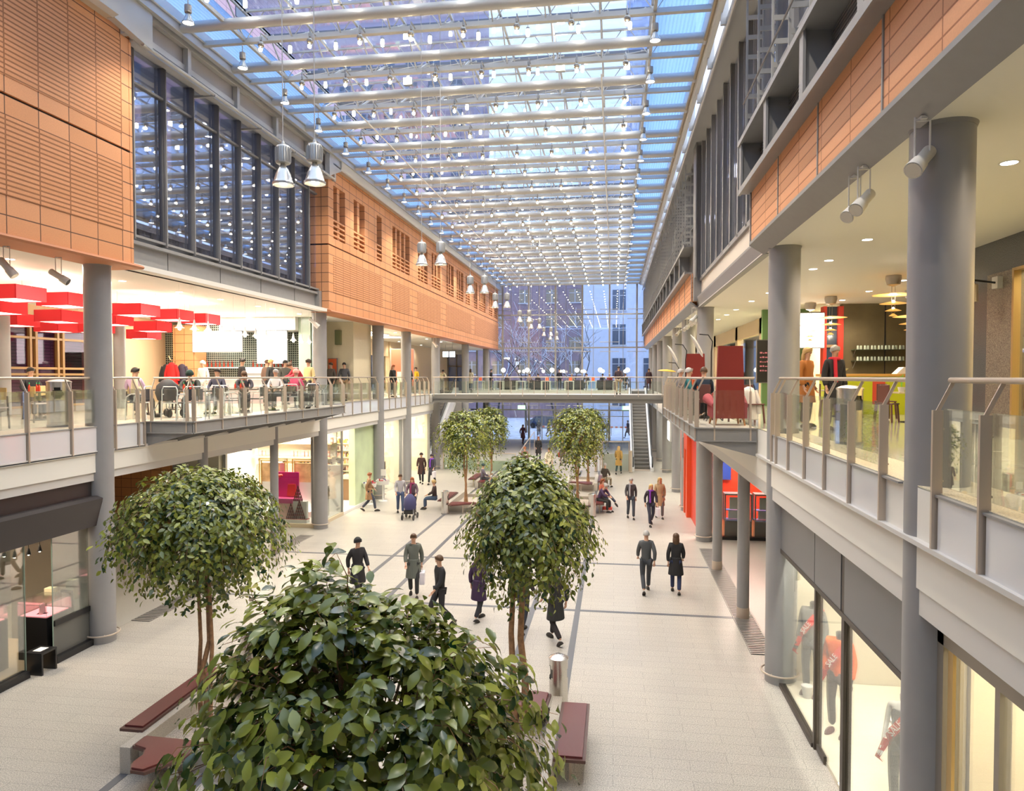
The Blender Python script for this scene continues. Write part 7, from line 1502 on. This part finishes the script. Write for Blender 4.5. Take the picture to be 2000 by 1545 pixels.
# ---- left restaurant
for (x, y, rz, p, top, c, l, hr, hc_, lb) in [
    (-15.5, 16.9, 1.2, 'sit', 'shirt', (.02, .02, .025), (.03, .03, .04), 'short', 'black', 'dark haired person in black sitting behind the tall metal bin'),
    (-13.55, 18.4, PA + .3, 'sit', 'shirt', (.50, .36, .52), (.05, .05, .06), 'short', 'brown', 'person in a lilac shirt sitting just right of the nearest left column'),
    (-12.95, 17.6, 2.2, 'sit', 'shirt', (.55, .48, .34), (.05, .05, .06), 'short', 'black', 'person in a cream sweater sitting right beside the nearest left column'),
    (-11.75, 18.35, .4, 'sit_lean', 'jacket', (.05, .055, .05), (.05, .05, .06), 'hat', (.02, .05, .04), 'person in a dark green beanie hunched over the nearest balcony table'),
    (-11.95, 20.0, .1, 'sit', 'shirt', (.05, .05, .08), (.05, .05, .06), 'short', 'black', 'person in a navy patterned sweater at the second balcony table'),
    (-16.9, 27.2, .0, 'stand', 'shirt', (.80, .78, .72), (.7, .7, .68), 'hat', (.80, .79, .74), 'cook in white with a white cap behind the serving counter'),
    (-13.0, 23.3, 2.4, 'stand', 'jacket', (.018, .018, .02), (.03, .03, .04), 'short', 'black', 'person in a black puffy jacket queueing at the counter'),
    (-13.1, 25.3, 2.8, 'stand', 'jacket', (.20, .12, .09), (.05, .05, .06), 'short', 'brown', 'person in a brown jacket queueing at the counter'),
    (-11.75, 21.2, .5, 'sit_lean', 'jacket', (.05, .045, .055), (.03, .03, .04), 'long', 'brown', 'person in a dark jacket bent over the table left of the bald man'),
    (-11.45, 22.75, .1, 'sit', 'shirt', (.62, .60, .60), (.05, .05, .06), 'short', 'grey', 'pale haired man in a light shirt sitting at the third balcony table'),
    (-12.8, 25.0, 1.6, 'stand', 'jacket', (.05, .05, .05), (.04, .04, .05), 'short', 'blond', 'fair haired person in a dark grey jacket standing near the counter'),
    (-13.0, 26.6, .8, 'stand', 'jacket', (.10, .10, .09), (.04, .04, .05), 'hat', (.03, .03, .03), 'person in a dark cap and grey green jacket by the second left column'),
    (-11.35, 24.55, -.8, 'lean', 'jacket', (.50, .03, .05), (.3, .22, .15), 'short', 'brown', 'person in a red jacket leaning over the last balcony table'),
    (-10.85, 23.0, PA - .2, 'sit', 'jacket', (.68, .10, .20), (.05, .05, .06), 'hat', (.75, .32, .26), 'person in a pink jacket and salmon beanie sitting by the railing'),
    (-11.5, 25.5, -.3, 'stand', 'jacket', (.68, .55, .26), (.1, .1, .1), 'hat', (.05, .03, .02), 'person in a pale yellow puffer jacket behind the red jacket'),
    (-11.0, 24.9, .2, 'sit', 'jacket', (.04, .04, .07), (.04, .04, .05), 'short', 'black', 'child in a navy jacket sitting beside the second left column')]:
    person(x, y, 5, rz, p, lb, top, c, l, hr, hc_, .82 if lb.startswith('child') else 1.0)
# ---- right balcony and cafe
for (x, y, rz, p, top, c, l, hr, hc_, lb) in [
    (2.3, 18.9, 2.9, 'sit', 'shirt', (.02, .035, .06), (.03, .03, .04), 'short', 'brown', 'man in a navy sweater sitting with back to the camera on the right balcony'),
    (2.05, 20.35, 1.4, 'sit', 'shirt', (.03, .18, .20), (.03, .03, .04), 'short', 'grey', 'grey haired person in teal sitting at the right balcony railing'),
    (2.55, 21.0, .2, 'sit', 'shirt', (.05, .05, .06), (.03, .03, .04), 'short', 'brown', 'brown haired man facing the camera on the right balcony'),
    (2.1, 23.4, 1.0, 'sit', 'shirt', (.25, .24, .24), (.03, .03, .04), 'short', 'grey', 'balding person farthest along the right balcony railing'),
    (3.7, 25.6, .5, 'sit', 'shirt', (.70, .45, .30), (.03, .03, .04), 'long', 'red', 'red haired person in a pale top beyond the right balcony'),
    (4.55, 15.6, .3, 'stand', 'coat', (.02, .018, .02), (.03, .03, .03), 'short', 'grey', 'woman in a black coat with a red scarf standing behind the right gallery railing'),
    (4.2, 16.4, .8, 'stand', 'coat', (.45, .16, .03), (.03, .03, .03), 'long', 'blond', 'person in a rust orange coat beside the woman with the red scarf'),
    (8.3, 17.8, 2.8, 'sit_lean', 'shirt', (.62, .68, .60), (.04, .04, .05), 'short', 'black', 'person in a pale shirt sitting bent left of the thick right column')]:
    person(x, y, 5, rz, p, lb, top, c, l, hr, hc_, scarf=(.6, .02, .04) if 'woman in a black coat' in lb else None)
# outdoor light on people comes from the sky only

# ================================================================ mannequins
def mannequin(x, y, rz, label, skin, topk, tcol, lcol, sash, h=1.0, bare=False):
    t = thing('mannequin', label, 'mannequin', (x, y, .06), rz); t.scale = (h, h, h); P_ = make_pose('stand', False); sm = mat('mannequin_%s' % label.split()[0], skin, .3)
    def put(nm, me, mt): o = bpy.data.objects.new(nm, me); COL.objects.link(o); o.parent = t; o.material_slots[0].link = 'OBJECT'; o.material_slots[0].material = mt; return o
    put('body', P_['body'], sm)
    if topk: put(topk, P_['tops']['shirt' if topk == 'sweater' else topk], cloth(tcol))
    else:
        MB().lathe([(.12, .86), (.145, .95), (.13, 1.12), (.155, 1.3), (.12, 1.38)], n=24, sy=.78).build('top', cloth(tcol), t)
    put('trousers', P_['legs'], cloth(lcol))
    for s in P_['shoes']: put('shoe', s, cloth((.10, .02, .02) if not bare else (.2, .19, .18)))
    MB().lathe([(.05, 1.50), (.052, 1.58), (.03, 1.60)], n=16).build('neck_block', sm if bare else BLACK, t); MB().lathe([(.2, -.055), (.2, -.045), (.02, -.04)], n=24).build('base_plate', CHROME, t)
    # sash running from the shoulder to the opposite hip, front and back
    e = .185; pts = [(.14, .12, 1.40), (.15, .0, 1.50), (.12, -.13, 1.40), (.02, -.175, 1.25), (-.08, -.17, 1.10), (-.16, -.10, .98)]
    m = MB()
    for a, b in zip(pts[:-1], pts[1:]):
        A = Vector(a); B = Vector(b); d = (B - A).normalized(); o = Vector((A.x + B.x, A.y + B.y, 0)).normalized() if (A.x or A.y) else Vector((0, -1, 0)); wv_ = d.cross(o).normalized() * .055
        m.add([A - wv_, A + wv_, B + wv_, B - wv_], [(0, 1, 2, 3)], 0)
    m.prism([(-.20, .98), (-.10, .98), (-.24, .70), (-.20, .66), (-.30, .70)], -.12, -.11, 'Y')
    s_ = m.build('sash', mat('sale_sash_red', (.72, .045, .03), .6), t)
    cu = bpy.data.curves.new('sale_lettering', 'FONT'); cu.body = 'SALE'; cu.size = .115; cu.align_x = 'CENTER'; cu.align_y = 'CENTER'; cu.extrude = .002; cu.materials.append(mat('sash_white_letter', (.9, .88, .82), .5))
    tmp = bpy.data.objects.new('x', cu); COL.objects.link(tmp); fm = bpy.data.meshes.new_from_object(tmp.evaluated_get(bpy.context.evaluated_depsgraph_get())); bpy.data.objects.remove(tmp); o = bpy.data.objects.new('sash_lettering', fm); COL.objects.link(o); o.parent = s_; o.location = (-.025, -.19, 1.185)
    A = Vector((-.08, 0, 1.08)) - Vector((.07, 0, 1.32)); o.rotation_euler = (PI / 2, math.radians(-57), 0)
    return t
mannequin(3.75, 14.0, -.75, 'headless mannequin in a grey tracksuit with a red SALE sash', (.03, .03, .03), 'jacket', (.18, .18, .17), (.13, .13, .125), 1, 1.12)
mannequin(3.78, 12.5, -.75, 'headless mannequin in an orange jacket with a red SALE sash behind the shop door', (.04, .03, .03), 'jacket', (.85, .13, .01), (.06, .04, .035), 1, 1.1)
mannequin(3.95, 10.25, -.75, 'white headless mannequin in a grey top and trousers with a red SALE sash', (.85, .82, .76), None, (.16, .16, .16), (.15, .15, .155), 1, 1.08, True)

# ================================================================ pieces that belong to a part of their thing
NEST = {'bulb': ('bell_reflector', 'shade', 'cone', 'disc'), 'lamp_glass': ('reflector',), 'lens': ('ball_housing', 'housing'), 'glass_tube': ('holder',), 'leather_pad': ('board',),
        'cap': ('body',), 'diffuser': ('frame', 'rim', 'shade'), 'domed_lid': ('shell',), 'handle': ('pouch',), 'print': ('frame', 'panel', 'carton'), 'sheet': ('frame',), 'glitter_strip': ('frame',),
        'reflector': ('barrel',), 'face': ('frame', 'case'), 'white_strip': ('pouch',), 'stem': ('peel',), 'running_figure': ('panel',), 'blue_arrow': ('panel',), 'chalk_writing': ('frame',),
        'glass_cover': ('plinth',), 'lit_tray': ('plinth',), 'red_bag_motif': ('back_panel',), 'divider': ('panel',), 'light_strip': ('glass_balustrade',), 'stretcher': ('back_frame',), 'disc': ('rim',), 'glow': ('ring',), 'blue_shelf': ('base',), 'grille': ('case',)}
st = lambda o: o.name.split('.')[0]
for root in [o for o in bpy.data.objects if o.parent is None and o.type == 'EMPTY']:
    kids = list(root.children)
    if len(kids) < 3: continue
    for k in kids:
        want = NEST.get(st(k))
        if not want or k.children or any(abs(v) > 1e-6 for v in k.rotation_euler): continue
        for p in kids:
            if p is not k and p.parent is root and st(p) in want and not any(abs(v) > 1e-6 for v in p.rotation_euler):
                k.parent = p; k.location = Vector(k.location) - Vector(p.location); break
